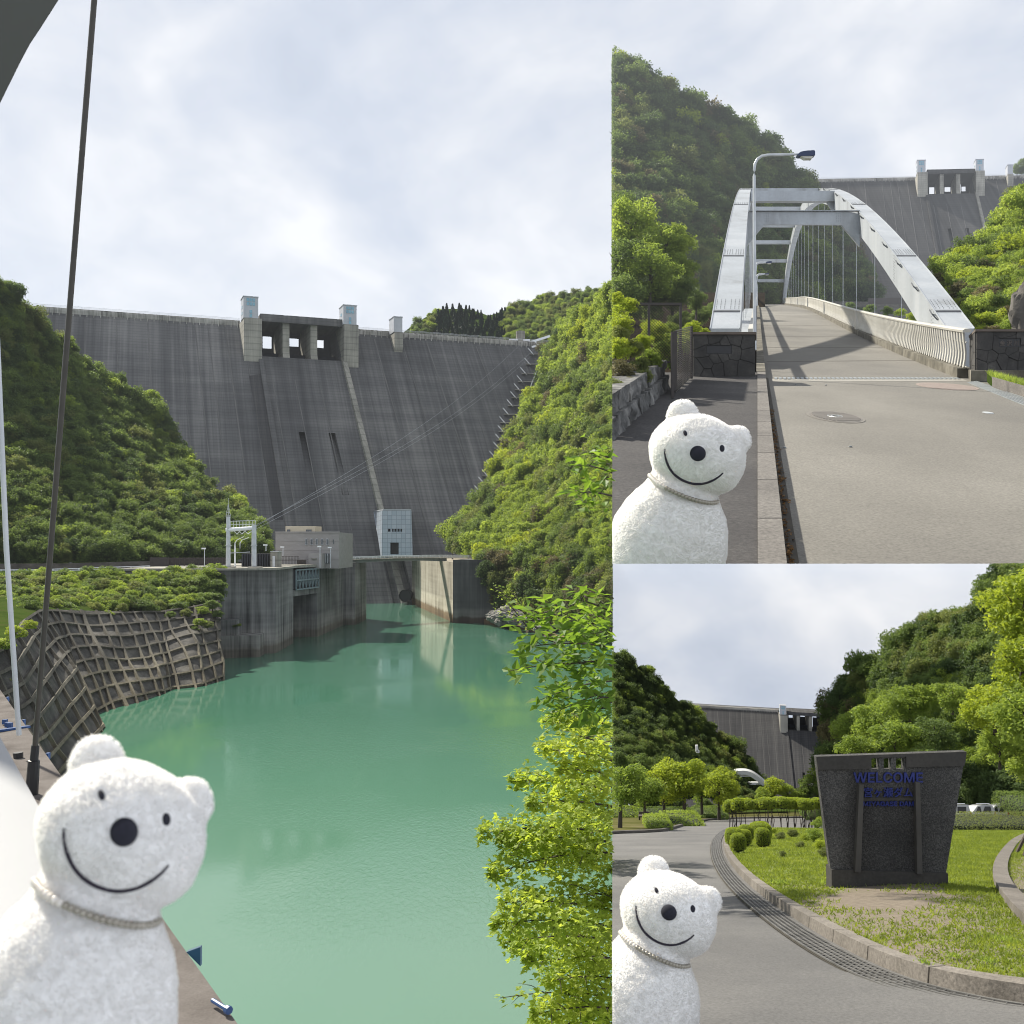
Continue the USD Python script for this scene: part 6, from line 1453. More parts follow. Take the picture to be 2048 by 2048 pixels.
# ================================================================== THIRD PLACE: the park road with the concrete sign, falling away from the eye
K3, S3, HZ3 = 0.3, (H - 1608.0) / F, 1608.0
def Q3(px, py, dl): return P(px, py, K3 * dl)
def dl3(py, h=0.0): return (1.6 - h) * F / (py - HZ3)
def gp3(px, py, h=0.0): return P(px, py, K3 * dl3(py, h))
UP3 = np.array([0, 0, K3])
C3 = [RIGHT, BELOW]

_D3 = 130.0
a3, b3 = _line(1390, 1411.0, _D3, 1420), _line(1650, 1426.0, _D3, 1420)
L3 = nrm([(b3 - a3)[0], (b3 - a3)[1], 0]); N3 = nrm([-0.11, -0.826, 0])
k3 = (95.0 / F * _D3) / (_s2 - _s1)
A3 = P(1556, 1420, _D3) - k3 * _s1 * L3
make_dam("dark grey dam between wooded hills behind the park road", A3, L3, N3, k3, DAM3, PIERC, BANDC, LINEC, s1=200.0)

ASPH3 = noisy("park_road_asphalt", [(0.082, 0.080, 0.077), (0.104, 0.101, 0.096), (0.125, 0.121, 0.114)], 0.9, rough=0.9, bump=0.35, bscale=150.0, bdist=0.003, fine=0.34, fscale=120.0, contrast=(.36, .64))
KERB3 = noisy("park_kerb_stone", [(0.10, 0.088, 0.072), (0.17, 0.152, 0.13)], 4.0, rough=.9, bump=.4, bscale=110, bdist=.004, fine=.4, fscale=90, rand=.1)
KERBD = noisy("dark_park_kerb", [(0.05, 0.045, 0.038), (0.09, 0.082, 0.07)], 4.0, rough=.9)
LAWN = mat("lawn_and_dirt", {
    "g": ("geometry", {}), "n": ("noise_texture", {"scale": 2.2, "detail": 5.0, "roughness": .6}), "n2": ("noise_texture", {"scale": 40.0, "detail": 4.0}),
    "at": ("attribute", {"attribute": "grass"}), "ad": ("math", {"math_type": "multiply_add", "value2": 0.9, "value3": -0.45}), "s": ("math", {"math_type": "add"}),
    "st": ("map_range", {"from_min": .25, "from_max": .75, "clamp": True}),
    "rg": ("rgb_ramp", {"ramp": [(0.3, (0.075, 0.095, 0.02)), (0.7, (0.125, 0.14, 0.035))]}), "rd": ("rgb_ramp", {"ramp": [(0.3, (0.105, 0.084, 0.060)), (0.7, (0.165, 0.136, 0.10))]}),
    "m": ("mix", {}), "p": ("principled_bsdf", {"roughness": .95}), "b": ("bump", {"strength": .5, "distance": .006}),
}, [("g.position", "n.vector"), ("g.position", "n2.vector"), ("n.fac", "ad.value1"), ("at.fac", "s.value1"), ("ad.value", "s.value2"), ("s.value", "st.value"), ("n2.fac", "rg.fac"), ("n2.fac", "rd.fac"),
    ("st.result", "m.fac"), ("rd.color", "m.color1"), ("rg.color", "m.color2"), ("m.color", "p.base_color"), ("n2.fac", "b.height"), ("b.normal", "p.normal")])
GRASSM = leafy("grass_blades", (0.14, 0.19, 0.025), (0.20, 0.255, 0.035), (0.30, 0.32, 0.07), trans=.45, pscale=4.0)

# ---- road and the park beyond
def flat3(px, dl, h): return np.array([(px - 1024) / F * K3 * dl, K3 * dl, K3 * (h - 1.6) + S3 * K3 * dl])
struct("park_road", slice_mesh(MB().prism([flat3(1180, 5.5, 0), flat3(2300, 5.5, 0), flat3(2300, 125, 0), flat3(1180, 125, 0)], (0, 0, -.3)), C3), ASPH3)
struct("park_ground", slice_mesh(MB().prism([flat3(1180, 108, -.3), flat3(2300, 108, -.3), flat3(2300, 190, 1.0), flat3(1180, 190, 1.0)], (0, 0, -.3)), C3), SOIL)
fk = [(1190, 1671), (1224, 1668), (1290, 1665.5), (1327, 1663), (1355, 1655), (1379, 1647), (1415, 1641), (1452, 1638), (1520, 1636.5), (1600, 1636), (1700, 1636)]
fkp = np.array([gp3(x, y) for x, y in fk])
from scipy.interpolate import CubicSpline
def spline(pts, n):
    pts = np.asarray(pts, float); t = np.concatenate([[0], np.cumsum(np.linalg.norm(np.diff(pts, axis=0), axis=1))])
    return CubicSpline(t, pts)(np.linspace(0, t[-1], n)), t[-1]
single("far_kerb", slice_mesh(MB().sweep(fkp, np.array([(-.12, -.2), (.12, -.2), (.12, .16), (-.12, .16)]) * K3), [RIGHT]), KERBD, "dark kerb along the far left side of the park road", "kerb")
pg = [p + UP3 * .10 for p in fkp] + [flat3(1720, 165, 0.4), flat3(1180, 165, 0.4)]
DRYG = noisy("dry_grass_ground", [(0.05, 0.055, 0.018), (0.085, 0.085, 0.03), (0.14, 0.12, 0.07)], 1.4, rough=1.0, spec=0.0)
tri = MB()
for i in range(len(fkp) - 1):
    f0, f1 = fkp[i] + UP3 * .10, fkp[i + 1] + UP3 * .10
    g0, g1 = f0 * (168 * K3 / f0[1]), f1 * (168 * K3 / f1[1])
    g0[2] = K3 * (.5 - 1.6) + S3 * g0[1]; g1[2] = K3 * (.5 - 1.6) + S3 * g1[1]
    tri.add([f0, f1, g1, g0], [[0, 1, 2, 3]])
struct("park_lawn", slice_mesh(tri, [RIGHT]), DRYG)

# ---- the grass island: kerb, drain, lawn
kpx = [(1478, 1655), (1458, 1664), (1447.5, 1677), (1449, 1705), (1472, 1743.5), (1509, 1780), (1560, 1818.6), (1638, 1869), (1724, 1916), (1800, 1949), (1880, 1974), (1960, 1992), (2048, 2007), (2150, 2020)]
kc, klen = spline([gp3(x, y) for x, y in kpx], 140)
kt = np.gradient(kc, axis=0); kt /= np.linalg.norm(kt, axis=1, keepdims=True)
kr_ = np.cross(kt, [0, 0, 1.0]); kr_ /= np.linalg.norm(kr_, axis=1, keepdims=True)      # right of travel = road side?
mid_in = np.mean([gp3(1700, 1700), gp3(1900, 1750)], axis=0)
sgn = 1.0 if (mid_in - kc[70]) @ kr_[70] > 0 else -1.0
kin = kr_ * sgn                                                                          # towards the grass
ks = Thing("island_kerb", "curved pale stone kerb round the grass island with the concrete sign", "kerb", at=kc[70])
nst = 46; cut = np.linspace(0, 139, nst + 1)
for i in range(nst):
    a_ = np.linspace(cut[i] + .03, cut[i + 1] - .03, 5)
    base = np.stack([np.interp(a_, np.arange(140), kc[:, k]) for k in range(3)], 1); inn = np.stack([np.interp(a_, np.arange(140), kin[:, k]) for k in range(3)], 1)
    b = MB(); w, hh_ = .19 * K3, .145 * K3
    for p in range(4):
        A0, A1 = base[p], base[p + 1]; I0, I1 = inn[p], inn[p + 1]
        b.hexa(np.array([A0, A0 + I0 * w, A1 + I1 * w, A1]) - [0, 0, .1 * K3], np.array([A0 + I0 * .02 * K3, A0 + I0 * w, A1 + I1 * w, A1 + I1 * .02 * K3]) + [0, 0, hh_])
    ks.part("kerb_stone", b, KERB3)
GRATE3 = noisy("worn_grate_steel", [(0.09, 0.088, 0.082), (0.16, 0.155, 0.145)], 9.0, rough=.55, metallic=.2)
dr3 = Thing("drain_grate", "long curved steel drain grate in the road along the island kerb", "drain grate", at=kc[60] - kin[60] * .3)
ga0, ga1 = .09 * K3, .43 * K3
def gline(off, lift): return kc - kin * off + [0, 0, lift * K3]
ch = MB().add(*grid_mesh(np.stack([gline(ga0 - .03 * K3, .006), gline(ga1 + .03 * K3, .006)], 1))); dr3.part("channel", ch, DIRT)
ch = MB().add(*grid_mesh(np.stack([gline(ga0, .010), gline(ga1, .010)], 1))); dr3.part("dark_slot", ch, BLACK)
for i in range(6):
    o_ = ga0 + (ga1 - ga0) * i / 5
    dr3.part("long_bar", MB().sweep(gline(o_, .02), np.array([(-.008, -.008), (.008, -.008), (.008, .008), (-.008, .008)]) * K3), GRATE3)
cb_ = MB(); nn_ = 560
for i in range(nn_):
    a_ = np.array([i / nn_ * 139.0]); c = np.array([np.interp(a_, np.arange(140), kc[:, k])[0] for k in range(3)]); n_ = np.array([np.interp(a_, np.arange(140), kin[:, k])[0] for k in range(3)])
    cb_.bar(c - n_ * ga0 + UP3 * .016, c - n_ * ga1 + UP3 * .016, .010 * K3, .010 * K3)
dr3.part("cross_bars", cb_, GRATE3, kind="stuff")
# lawn surface as a grid with a grass amount per vertex
inner = kc + kin * .19 * K3 + UP3 * .115
back = np.array([gp3(x, y, .2) for x, y in ((1480, 1655), (1560, 1656), (1640, 1657), (1740, 1659), (1830, 1660), (1907, 1661), (2000, 1661), (2150, 1662))])
bk_, _ = spline(back, 60); bk_ = bk_ + UP3 * 0
ib = inner
lpoly3 = Polygon([tuple(p[:2]) for p in ib[8:]] + [tuple(p[:2]) for p in bk_[::-1]]).buffer(0)
def lawn_h(x, y):
    e = np.array([lpoly3.exterior.distance(Point(a, b)) for a, b in zip(x, y)]) / K3
    return .115 + .12 * np.clip(e / 2.5, 0, 1)
gx, gy = np.meshgrid(np.linspace(lpoly3.bounds[0], lpoly3.bounds[2], 130), np.geomspace(lpoly3.bounds[1], lpoly3.bounds[3], 110))
pp_ = np.stack([gx.ravel(), gy.ravel()], 1); pp_ = pp_[shapely.contains_xy(lpoly3, pp_[:, 0], pp_[:, 1])]
bd_ = np.array([lpoly3.exterior.interpolate(t).coords[0] for t in np.linspace(0, lpoly3.exterior.length, 500)])
pp_ = np.vstack([pp_, bd_]); tr_ = Delaunay(pp_).simplices; c_ = pp_[tr_].mean(1); tr_ = tr_[shapely.contains_xy(lpoly3, c_[:, 0], c_[:, 1])]
hz_ = lawn_h(pp_[:, 0], pp_[:, 1]) + .03 * (meshkit.fbm(np.c_[pp_ * 4, np.zeros(len(pp_))], 3) - .5)
lv = np.c_[pp_, K3 * (hz_ - 1.6) + S3 * pp_[:, 1]]
def pix(v): return 1024 + v[:, 0] / v[:, 1] * F, H - v[:, 2] / v[:, 1] * F
def grass_amount(v):
    x, y = pix(v); g = np.full(len(v), .66)
    nz = meshkit.fbm(np.c_[v[:, :2] * 1.6, np.zeros(len(v))], 4, 8) - .5
    band = 1 / (1 + np.exp(-(y - 1778 - 12 * np.sin(x / 60) - nz * 60) / 7.0)) * (x > 1600) * np.clip((2070 - x) / 200, .25, 1)
    g = g - band * .40 - np.exp(-(((x - 1740) / 120) ** 2 + ((y - 1806 - (x - 1740) * .1) / 24) ** 2)) * .22 + np.where((x > 1890) & (y < 1790), .3, 0) + np.where((x < 1640) & (y < 1770), .08, 0) + nz * .25
    return np.clip(g, 0.05, 1)
u_, inv_ = np.unique(tr_, return_inverse=True); lv, tr_ = lv[u_], inv_.reshape(-1, 3)
lm = usdkit.mesh(stage, numbered("/World", "island_lawn"), (lv, tr_), LAWN, smooth=True)
tag(lm.GetPrim(), kind="structure")
UsdGeom.PrimvarsAPI(lm).CreatePrimvar("grass", Sdf.ValueTypeNames.FloatArray, "vertex").Set(Vt.FloatArray.FromNumpy(grass_amount(lv).astype(np.float32)))
rng = np.random.default_rng(77)
tc = lv[tr_]; area = np.linalg.norm(np.cross(tc[:, 1] - tc[:, 0], tc[:, 2] - tc[:, 0]), axis=1); dens = area / tc.mean(1)[:, 1] ** 1.3
pick = rng.choice(len(tc), 230000, p=dens / dens.sum()); r1, r2 = np.sqrt(rng.random((2, len(pick), 1))); bp_ = tc[pick, 0] * (1 - r1) + tc[pick, 1] * r1 * (1 - r2) + tc[pick, 2] * r1 * r2
ga_ = grass_amount(bp_) + .9 * (meshkit.fbm(bp_ * 2.4 / 1.0, 4, 3) - .5)
bp_ = bp_[(ga_ > rng.uniform(.08, .80, len(bp_)))]
n_ = len(bp_); ln = K3 * rng.uniform(.022, .055, (n_, 1)) * (1 + 0.02 * bp_[:, 1:2] / K3)
dd = rng.normal(size=(n_, 3)) * [.6, .6, .2] + [0, 0, .8]; dd /= np.linalg.norm(dd, axis=1, keepdims=True)
ww = np.cross(dd, rng.normal(size=(n_, 3))); ww /= np.linalg.norm(ww, axis=1, keepdims=True); ww *= K3 * .006 * (1 + .05 * bp_[:, 1:2] / K3)
gv = np.stack([bp_ - ww, bp_ + ww, bp_ + dd * ln], 1).reshape(-1, 3)
single("lawn_grass", (gv, np.arange(3 * n_).reshape(-1, 3)), GRASSM, "short grass growing on the island round the concrete sign", "grass", kind="stuff")
# weeds at the sign's foot and along the kerb
wv = MB()
for cx, cy, s_, n in ((1662, 1768, 14, 260), (1690, 1773, 12, 160), (1780, 1777, 16, 200), (1890, 1776, 14, 260), (2010, 1880, 14, 220), (1975, 1922, 10, 140), (1905, 1912, 10, 90), (1850, 1925, 8, 80), (2000, 1800, 14, 160), (1560, 1766, 10, 90)):
    c0 = gp3(cx, cy, .16); sc = K3 * dl3(cy, .16) / F
    c = c0 + rng.normal(size=(n, 3)) * [s_ * sc * .6, s_ * sc * 1.5, .0]; c[:, 2] = c0[2] + S3 * (c[:, 1] - c0[1])
    d = rng.normal(size=(n, 3)) * [.5, .5, .2] + [0, 0, .8]; d /= np.linalg.norm(d, axis=1, keepdims=True)
    l = sc * rng.uniform(5, 13, (n, 1)); w = np.cross(d, rng.normal(size=(n, 3))); w *= sc * 1.0
    wv.add(np.stack([c - w, c + w, c + d * l], 1).reshape(-1, 3), np.arange(3 * n).reshape(-1, 3))
single("weeds", wv, L_BRIGHT, "tufts of taller weeds at the foot of the sign and along the island", "weeds", kind="stuff")

# ---- the concrete sign
AGG = mat("exposed_aggregate", {"g": ("geometry", {}), "v": ("voronoi_texture", {"scale": 190.0}), "n": ("noise_texture", {"scale": 1.6, "detail": 5.0}), "mp": ("mapping", {"scale": (9.0, 9.0, 1.2)}), "n3": ("noise_texture", {"scale": 1.0, "detail": 4.0}),
    "bw": ("rgb_to_bw", {}), "r": ("rgb_ramp", {"ramp": [(0.15, (0.030, 0.0295, 0.028)), (0.5, (0.055, 0.054, 0.051)), (0.9, (0.105, 0.102, 0.095))]}), "mr": ("map_range", {"from_min": .35, "from_max": .65, "to_min": .55, "to_max": 1.3}), "mr2": ("map_range", {"from_min": .35, "from_max": .65, "to_min": .7, "to_max": 1.15}),
    "s": ("vector_math", {"math_type": "scale"}), "s2": ("vector_math", {"math_type": "scale"}), "p": ("principled_bsdf", {"roughness": .9}), "b": ("bump", {"strength": .8, "distance": .003})},
    [("g.position", "v.vector"), ("g.position", "n.vector"), ("g.position", "mp.vector"), ("mp.vector", "n3.vector"), ("v.color", "bw.color"), ("bw.val", "r.fac"), ("r.color", "s.vector1"), ("n.fac", "mr.value"), ("mr.result", "s.scale"), ("s.vector", "s2.vector1"), ("n3.fac", "mr2.value"), ("mr2.result", "s2.scale"), ("s2.vector", "p.base_color"), ("v.distance", "b.height"), ("b.normal", "p.normal")])
SIGNC = noisy("dark_sign_concrete", [(0.020, 0.0185, 0.016), (0.034, 0.032, 0.028), (0.052, 0.048, 0.042)], 3.5, (1, 1, .35), .9, .3, 40, fine=.2, fscale=60, bdist=.004)
RIBC = noisy("sign_rib_concrete", [(0.045, 0.042, 0.037), (0.07, 0.066, 0.058)], 6.0, rough=.9)
SBLUE = noisy("sign_blue_paint", [(0.004, 0.011, 0.095), (0.006, 0.016, 0.135)], 8., rough=.4)
DS = 17.6 * K3
def sp(px, py): return ((px - 1024) / F * DS, (H - py) / F * DS)
sgp = Polygon([sp(1631.6, 1513), sp(1931.5, 1503), sp(1892.2, 1746), sp(1661, 1738)])
for x0, x1 in ((1743, 1757.5), (1767.5, 1782), (1792, 1808)):
    sgp = sgp.difference(Polygon([sp(x0, 1517), sp(x1, 1516.3), sp(x1, 1539), sp(x0, 1539.4)]))
sg = Thing("welcome_sign", "large dark concrete monument sign with blue lettering standing on the grass island", "sign", at=np.array([sp(1777, 1772)[0], DS, sp(1777, 1772)[1]]))
X3, Z3 = np.array([1., 0, 0]), np.array([0, 0, 1.])
TH = .13 * K3
sg.part("slab", MB().shape(sgp, np.array([0, DS + TH, 0]), X3, Z3, TH), AGG)
sg.part("top_band", MB().shape(Polygon([sp(1631.2, 1512.6), sp(1932, 1502.6), sp(1927.5, 1531), sp(1811, 1534), sp(1811, 1513), sp(1740, 1514.6), sp(1740, 1537), sp(1635, 1539)]), np.array([0, DS - .004, 0]), X3, Z3, .02 * K3), SIGNC)
sg.part("base", MB().shape(Polygon([sp(1661, 1737), sp(1893, 1745), sp(1893.5, 1782), sp(1661.5, 1782)]), np.array([0, DS + TH + .12 * K3, 0]), X3, Z3, TH + .18 * K3), SIGNC)
for q in ([sp(1714.5, 1566), sp(1723.5, 1566), sp(1717.5, 1741), sp(1706, 1740)], [sp(1826, 1562), sp(1835, 1562), sp(1840, 1744), sp(1829.5, 1744)]):
    sg.part("rib", MB().shape(Polygon(q), np.array([0, DS + .005, 0]), X3, Z3, .13 * K3), RIBC)
sg.part("recess_band", MB().shape(Polygon([sp(1723.5, 1596), sp(1827, 1594), sp(1827, 1600), sp(1723.5, 1602)]), np.array([0, DS + .002, 0]), X3, Z3, .02 * K3), SIGNC)
def wtext(text, x0, x1, ybase, hpx, nm, bold=True):
    t = meshkit.text_mesh(text, hpx / F * DS, .03 * K3, bold)
    v = np.array(t.vertices); w = v[:, 0].max() - v[:, 0].min()
    sx = (x1 - x0) / F * DS / w
    o = np.array([(x0 - 1024) / F * DS, DS - .004, (H - ybase) / F * DS])
    vv = np.stack([(v[:, 0] - v[:, 0].min()) * sx, -v[:, 2], v[:, 1]], 1) + o
    comps = trimesh.Trimesh(vv, t.faces, process=False).split(only_watertight=False)
    comps = sorted(comps, key=lambda c: c.bounds[0][0])
    for c in comps: sg.part(nm, c, SBLUE)
wtext("WELCOME", 1706, 1844, 1563.5, 19.0, "letter")
wtext("MIYAGASE DAM", 1724.6, 1826, 1610.8, 8.6, "small_letter")
for i, g in enumerate(glyph_shapes("宮ヶ瀬ダム")):
    sz = 20.5 / F * DS
    x0 = (1724.6 - 1024) / F * DS + i * (100.5 / 5) / F * DS
    sg.part("character", MB().shape(affinity.translate(affinity.scale(g, sz * .98, sz, origin=(0, 0)), x0, (H - 1593.0) / F * DS), np.array([0, DS - .004, 0]), X3, Z3, .03 * K3), SBLUE)

# ---- round bushes, raised hedge, low hedges
def leafy_box(c, half, n, size, seed, power=4, axes=None):
    """A clipped bush: leaf cards over a rounded block."""
    g = np.random.default_rng(seed); d = ball_points(n, g)
    d[:, 2] = np.where(d[:, 2] < -.5, -d[:, 2], d[:, 2])
    r = (np.abs(d) ** power).sum(1) ** (-1 / power)
    p = d * r[:, None] * g.uniform(.93, 1.05, (n, 1)) * (1 + .10 * (meshkit.fbm(d * 2.5 + seed, 3, seed)[:, None] - .5))
    nn = d * .7 + g.normal(size=(n, 3)) * .45 + [0, 0, .25]; nn /= np.linalg.norm(nn, axis=1, keepdims=True)
    q = p * np.asarray(half)
    if axes is not None: q = q @ np.asarray(axes)
    return leaf_cards(q + c, nn, size, g)
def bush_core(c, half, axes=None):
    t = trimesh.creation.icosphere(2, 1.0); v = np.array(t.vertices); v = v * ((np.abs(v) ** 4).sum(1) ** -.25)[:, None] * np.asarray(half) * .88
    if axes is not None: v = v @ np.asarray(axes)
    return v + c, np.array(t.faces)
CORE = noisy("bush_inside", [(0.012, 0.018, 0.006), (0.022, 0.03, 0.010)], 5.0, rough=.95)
for i, (x0, x1, yt, yb, lab) in enumerate(((1451, 1484, 1657, 1694, "clipped bright bush at the left of the group by the kerb bend"), (1461, 1491, 1668, 1706, "clipped bright bush standing frontmost in the group by the kerb bend"), (1477, 1502, 1660, 1694, "clipped bright bush in the middle of the group by the kerb bend"), (1500, 1541, 1646, 1682, "clipped bright bush at the back right of the group by the kerb bend"), (1510, 1540, 1657, 1697, "clipped bright bush at the front right of the group by the kerb bend"), (1478, 1506, 1651, 1684, "clipped bright bush at the back of the group by the kerb bend"))):
    d = dl3(yb, .13); s_ = K3 * d / F
    hf = np.array([(x1 - x0) / 2 * s_, (x1 - x0) / 2 * s_, (yb - yt) / 2 * s_ * .95])
    c = Q3((x0 + x1) / 2, (yt + yb) / 2 - 1, d)
    t = Thing("round_bush", lab, "bush", at=c - [0, 0, hf[2]])
    t.part("leaves", leafy_box(c, hf, 3600, hf[0] * .075, i, 3.2), L_YELLOW)
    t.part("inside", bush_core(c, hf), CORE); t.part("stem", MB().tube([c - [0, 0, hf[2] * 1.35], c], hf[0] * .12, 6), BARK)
rhd = Thing("raised_hedge", "long raised hedge with a bright flat crown on bare thin stems", "hedge", at=gp3(1550, 1657, .13))
rng = np.random.default_rng(12); dH = 66.0; sH = K3 * dH / F
lv_ = MB(); cr_ = MB()
for i, x in enumerate(np.arange(1462, 1662, 13)):
    big = i < 2
    c = Q3(x + rng.normal() * 2, (1613 if big else 1609) + rng.normal() * 1.5, dH + rng.normal() * .8)
    hf = np.array([16 if big else 11, 14, 15 if big else 11.5]) * sH * rng.uniform(.92, 1.12)
    lv_.add(*leafy_box(c, hf, 1300, sH * 1.9, 50 + i, 2.6)); cr_.add(*bush_core(c, hf * .9))
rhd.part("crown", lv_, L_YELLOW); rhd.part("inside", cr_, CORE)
for i in range(30):
    x = rng.uniform(1458, 1650); y0 = 1657 + rng.normal() * 1.5; y0 = y0 if x > 1470 else 1655
    for j in range(2):
        rhd.part("stem", MB().tube([Q3(x, y0, dH), Q3(x + rng.normal() * 2, 1640, dH), Q3(x + rng.normal() * 5, 1617, dH)], [sH * .8, sH * .65, sH * .4], 5), BARK)
def hedge(name, lab, x0, x1, yt, yb, d, depth, m, seed, n=3000, sz=1.7, planes=(), h=.13):
    s_ = K3 * d / F; c = Q3((x0 + x1) / 2, (yt + yb) / 2, d + depth / 2)
    hf = np.array([(x1 - x0) / 2 * s_, depth / 2 * K3, (yb - yt) / 2 * s_])
    t = Thing(name, lab, "hedge", at=c - [0, 0, hf[2]])
    g = leafy_box(c, hf, n, s_ * sz, seed, 12)
    if planes: g = keep(g[0], g[1], planes)
    k = bush_core(c, hf)
    if planes: k = slice_mesh(k, planes)
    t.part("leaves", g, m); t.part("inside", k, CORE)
hedge("low_hedge", "low clipped hedge before the park trees beside the far kerb", 1290, 1340, 1638, 1660, 62, 3, L_BRIGHT, 1)
hedge("low_hedge", "low clipped hedge running on to the right behind the far kerb", 1325, 1402, 1633, 1652, 74, 4, L_BRIGHT, 2)
hedge("low_hedge", "low clipped hedge at the far left edge behind the first park tree", 1200, 1274, 1620, 1632, 100, 4, L_BRIGHT, 3, planes=[RIGHT])
hedge("low_hedge", "dim low hedge behind the trunks of the middle park trees", 1280, 1382, 1622, 1634, 102, 4, L_MID, 4)
hedge("low_hedge", "dim hedge between the last park tree and the raised hedge", 1388, 1450, 1620, 1632, 104, 4, L_MID, 14)
hedge("lawn_hedge", "long clipped hedge behind the lawn right of the sign in front of the cars", 1850, 2090, 1634, 1662, 60, 3, L_OLIVE, 5, 7000, 1.5)
hedge("tall_hedge", "tall dark clipped hedge block at the right edge behind the cars", 2015, 2090, 1598, 1634, 66, 5, L_MID, 6, 4000, 1.7)
hedge("low_hedge", "low hedge seen under the raised hedge beside the sign", 1606, 1650, 1624, 1636, 100, 3, L_MID, 7)
rng = np.random.default_rng(8)
for i, (cx, cy, r, k) in enumerate(((1634, 1648, 15, "bright"), (1628, 1672, 20, "bright"), (1640, 1690, 16, "yellow"), (1560, 1672, 12, "olive"), (1585, 1668, 13, "olive"), (1612, 1676, 12, "yellow"), (1600, 1690, 11, "olive"), (1650, 1706, 16, "olive"), (1565, 1708, 9, "olive"), (1545, 1662, 10, "yellow"), (1640, 1640, 10, "yellow"))):
    d = dl3(cy + r * .9, .15)
    place_tree(TREES["shrub_" + k][i % 3], Q3(cx, cy, d), K3 * d * r / F, i * 1.9, "low loose azalea shrub on the grass island left of the concrete sign", "shrub", "loose shrubs left of the sign", (), "garden_shrub", .9)

# ---- cars behind the hedge
CARW = noisy("white_car_paint", [(0.42, 0.43, 0.44), (0.48, 0.49, 0.50)], 1.0, rough=.25, spec=.6)
CARG = noisy("tinted_car_glass", [(0.015, 0.018, 0.022), (0.03, 0.035, 0.04)], 2.0, rough=.08, spec=.8)
TAIL = noisy("red_tail_lamp", [(0.25, 0.015, 0.012), (0.35, 0.02, 0.018)], 4.0, rough=.3)
TYRE = BLACK
def car(label, x0, x1, d, van, name="parked_car"):
    """A car seen from behind and to one side: right is its rear, running away to the left."""
    s_ = K3 * d / F; g = lambda px, h, dy=0: np.array([(px - 1024) * s_, K3 * (d + dy), K3 * (h - 1.6) + S3 * K3 * d])
    W = (x1 - x0); t = Thing(name, label, "car", at=g((x0 + x1) / 2, 0))
    if van:
        prof = [(0, .25), (0, 1.0), (.05, 1.52), (.88, 1.56), (.97, 1.05), (1, .95), (1, .3)]
        win = [(.10, 1.02, .42, 1.42), (.47, 1.02, .80, 1.42)]
    else:
        prof = [(0, .3), (.0, .95), (.10, 1.02), (.30, 1.48), (.55, 1.56), (.86, 1.52), (1.0, 1.02), (1.0, .3)]
        win = [(.24, 1.04, .46, 1.42), (.50, 1.04, .84, 1.44)]
    bd = MB().prism([g(x0 + W * a, h) for a, h in prof], (0, K3 * 1.7, S3 * K3 * 1.7)); b_ = t.part("body", bd, CARW)
    for a0, h0, a1, h1 in win:
        sh_ = .05 if not van else 0.0
        t.part("window", MB().prism([g(x0 + W * a0, h0, -.01), g(x0 + W * a1, h0, -.01), g(x0 + W * (a1 - sh_), h1, -.01), g(x0 + W * (a0 + sh_ * 1.6), h1, -.01)], (0, K3 * .03, 0)), CARG)
    t.part("tail_lamp", MB().prism([g(x0 + W * .93, .85, -.015), g(x0 + W * .995, .85, -.015), g(x0 + W * .985, 1.12, -.015), g(x0 + W * .95, 1.12, -.015)], (0, K3 * .04, 0)), TAIL)
    t.part("roof_rail", MB().bar(g(x0 + W * .3, 1.58, .2), g(x0 + W * .8, 1.58, .2), .05 * K3, .05 * K3), GREY_STEEL)
    for a in (.2, .8):
        c = g(x0 + W * a, .32, -.02); ang = np.linspace(0, 2 * np.pi, 16, endpoint=False)
        w_ = t.part("wheel", MB().prism([c + [math.cos(q) * .32 * K3, 0, math.sin(q) * .32 * K3] for q in ang], (0, K3 * .22, 0)), TYRE)
        t.part("hub", MB().prism([c + [math.cos(q) * .18 * K3, -.01 * K3, math.sin(q) * .18 * K3] for q in ang], (0, K3 * .02, 0)), GREY_STEEL, parent=w_)
car("boxy white van parked behind the hedge, nearest to the sign", 1890, 1943, 66, True, "parked_van")
car("white hatchback with a dark rear window parked in the middle behind the hedge", 1939, 1992, 68, False)
car("white car parked at the right of the row behind the hedge", 1978, 2018, 71, False)

# ---- round planter wall on the right
pw = [(2110, 1655), (2075, 1662), (2042, 1674), (2015, 1700), (2002, 1727), (2002, 1750), (2011, 1770), (2027, 1789), (2060, 1822), (2120, 1860)]
pc, _ = spline([gp3(x, y, .25) for x, y in pw], 60)
rp_ = Thing("round_planter", "curved concrete planter wall with grass inside at the right edge", "planter", at=pc[30])
rp_.part("wall", MB().sweep(pc, np.array([(-.14, -.5), (.14, -.5), (.14, .02), (-.14, .02)]) * K3), KERB3)
rp_.part("soil", MB().prism([p + UP3 * -.06 for p in pc[::3]], (0, 0, -.02)), LAWN)
gv_ = MB(); g3 = np.random.default_rng(3)
pcp = Polygon([tuple(p[:2]) for p in pc]).buffer(-.1 * K3)
for i in range(3500):
    x, y = g3.uniform(pcp.bounds[0], pcp.bounds[2]), g3.uniform(pcp.bounds[1], pcp.bounds[3])
    if not shapely.contains_xy(pcp, x, y) or meshkit.fbm(np.array([x * 3, y * 3, 0]), 3) < .45: continue
    c = np.array([x, y, K3 * (.20 - 1.6) + S3 * y]); d = nrm(g3.normal(size=3) * [.5, .5, .2] + [0, 0, .8]) * K3 * g3.uniform(.05, .14); w = nrm(np.cross(d, g3.normal(size=3))) * K3 * .01
    gv_.add([c - w, c + w, c + d], [[0, 1, 2]])
single("planter_grass", gv_, L_BRIGHT, "tufts of grass inside the round planter at the right edge", "grass", kind="stuff")
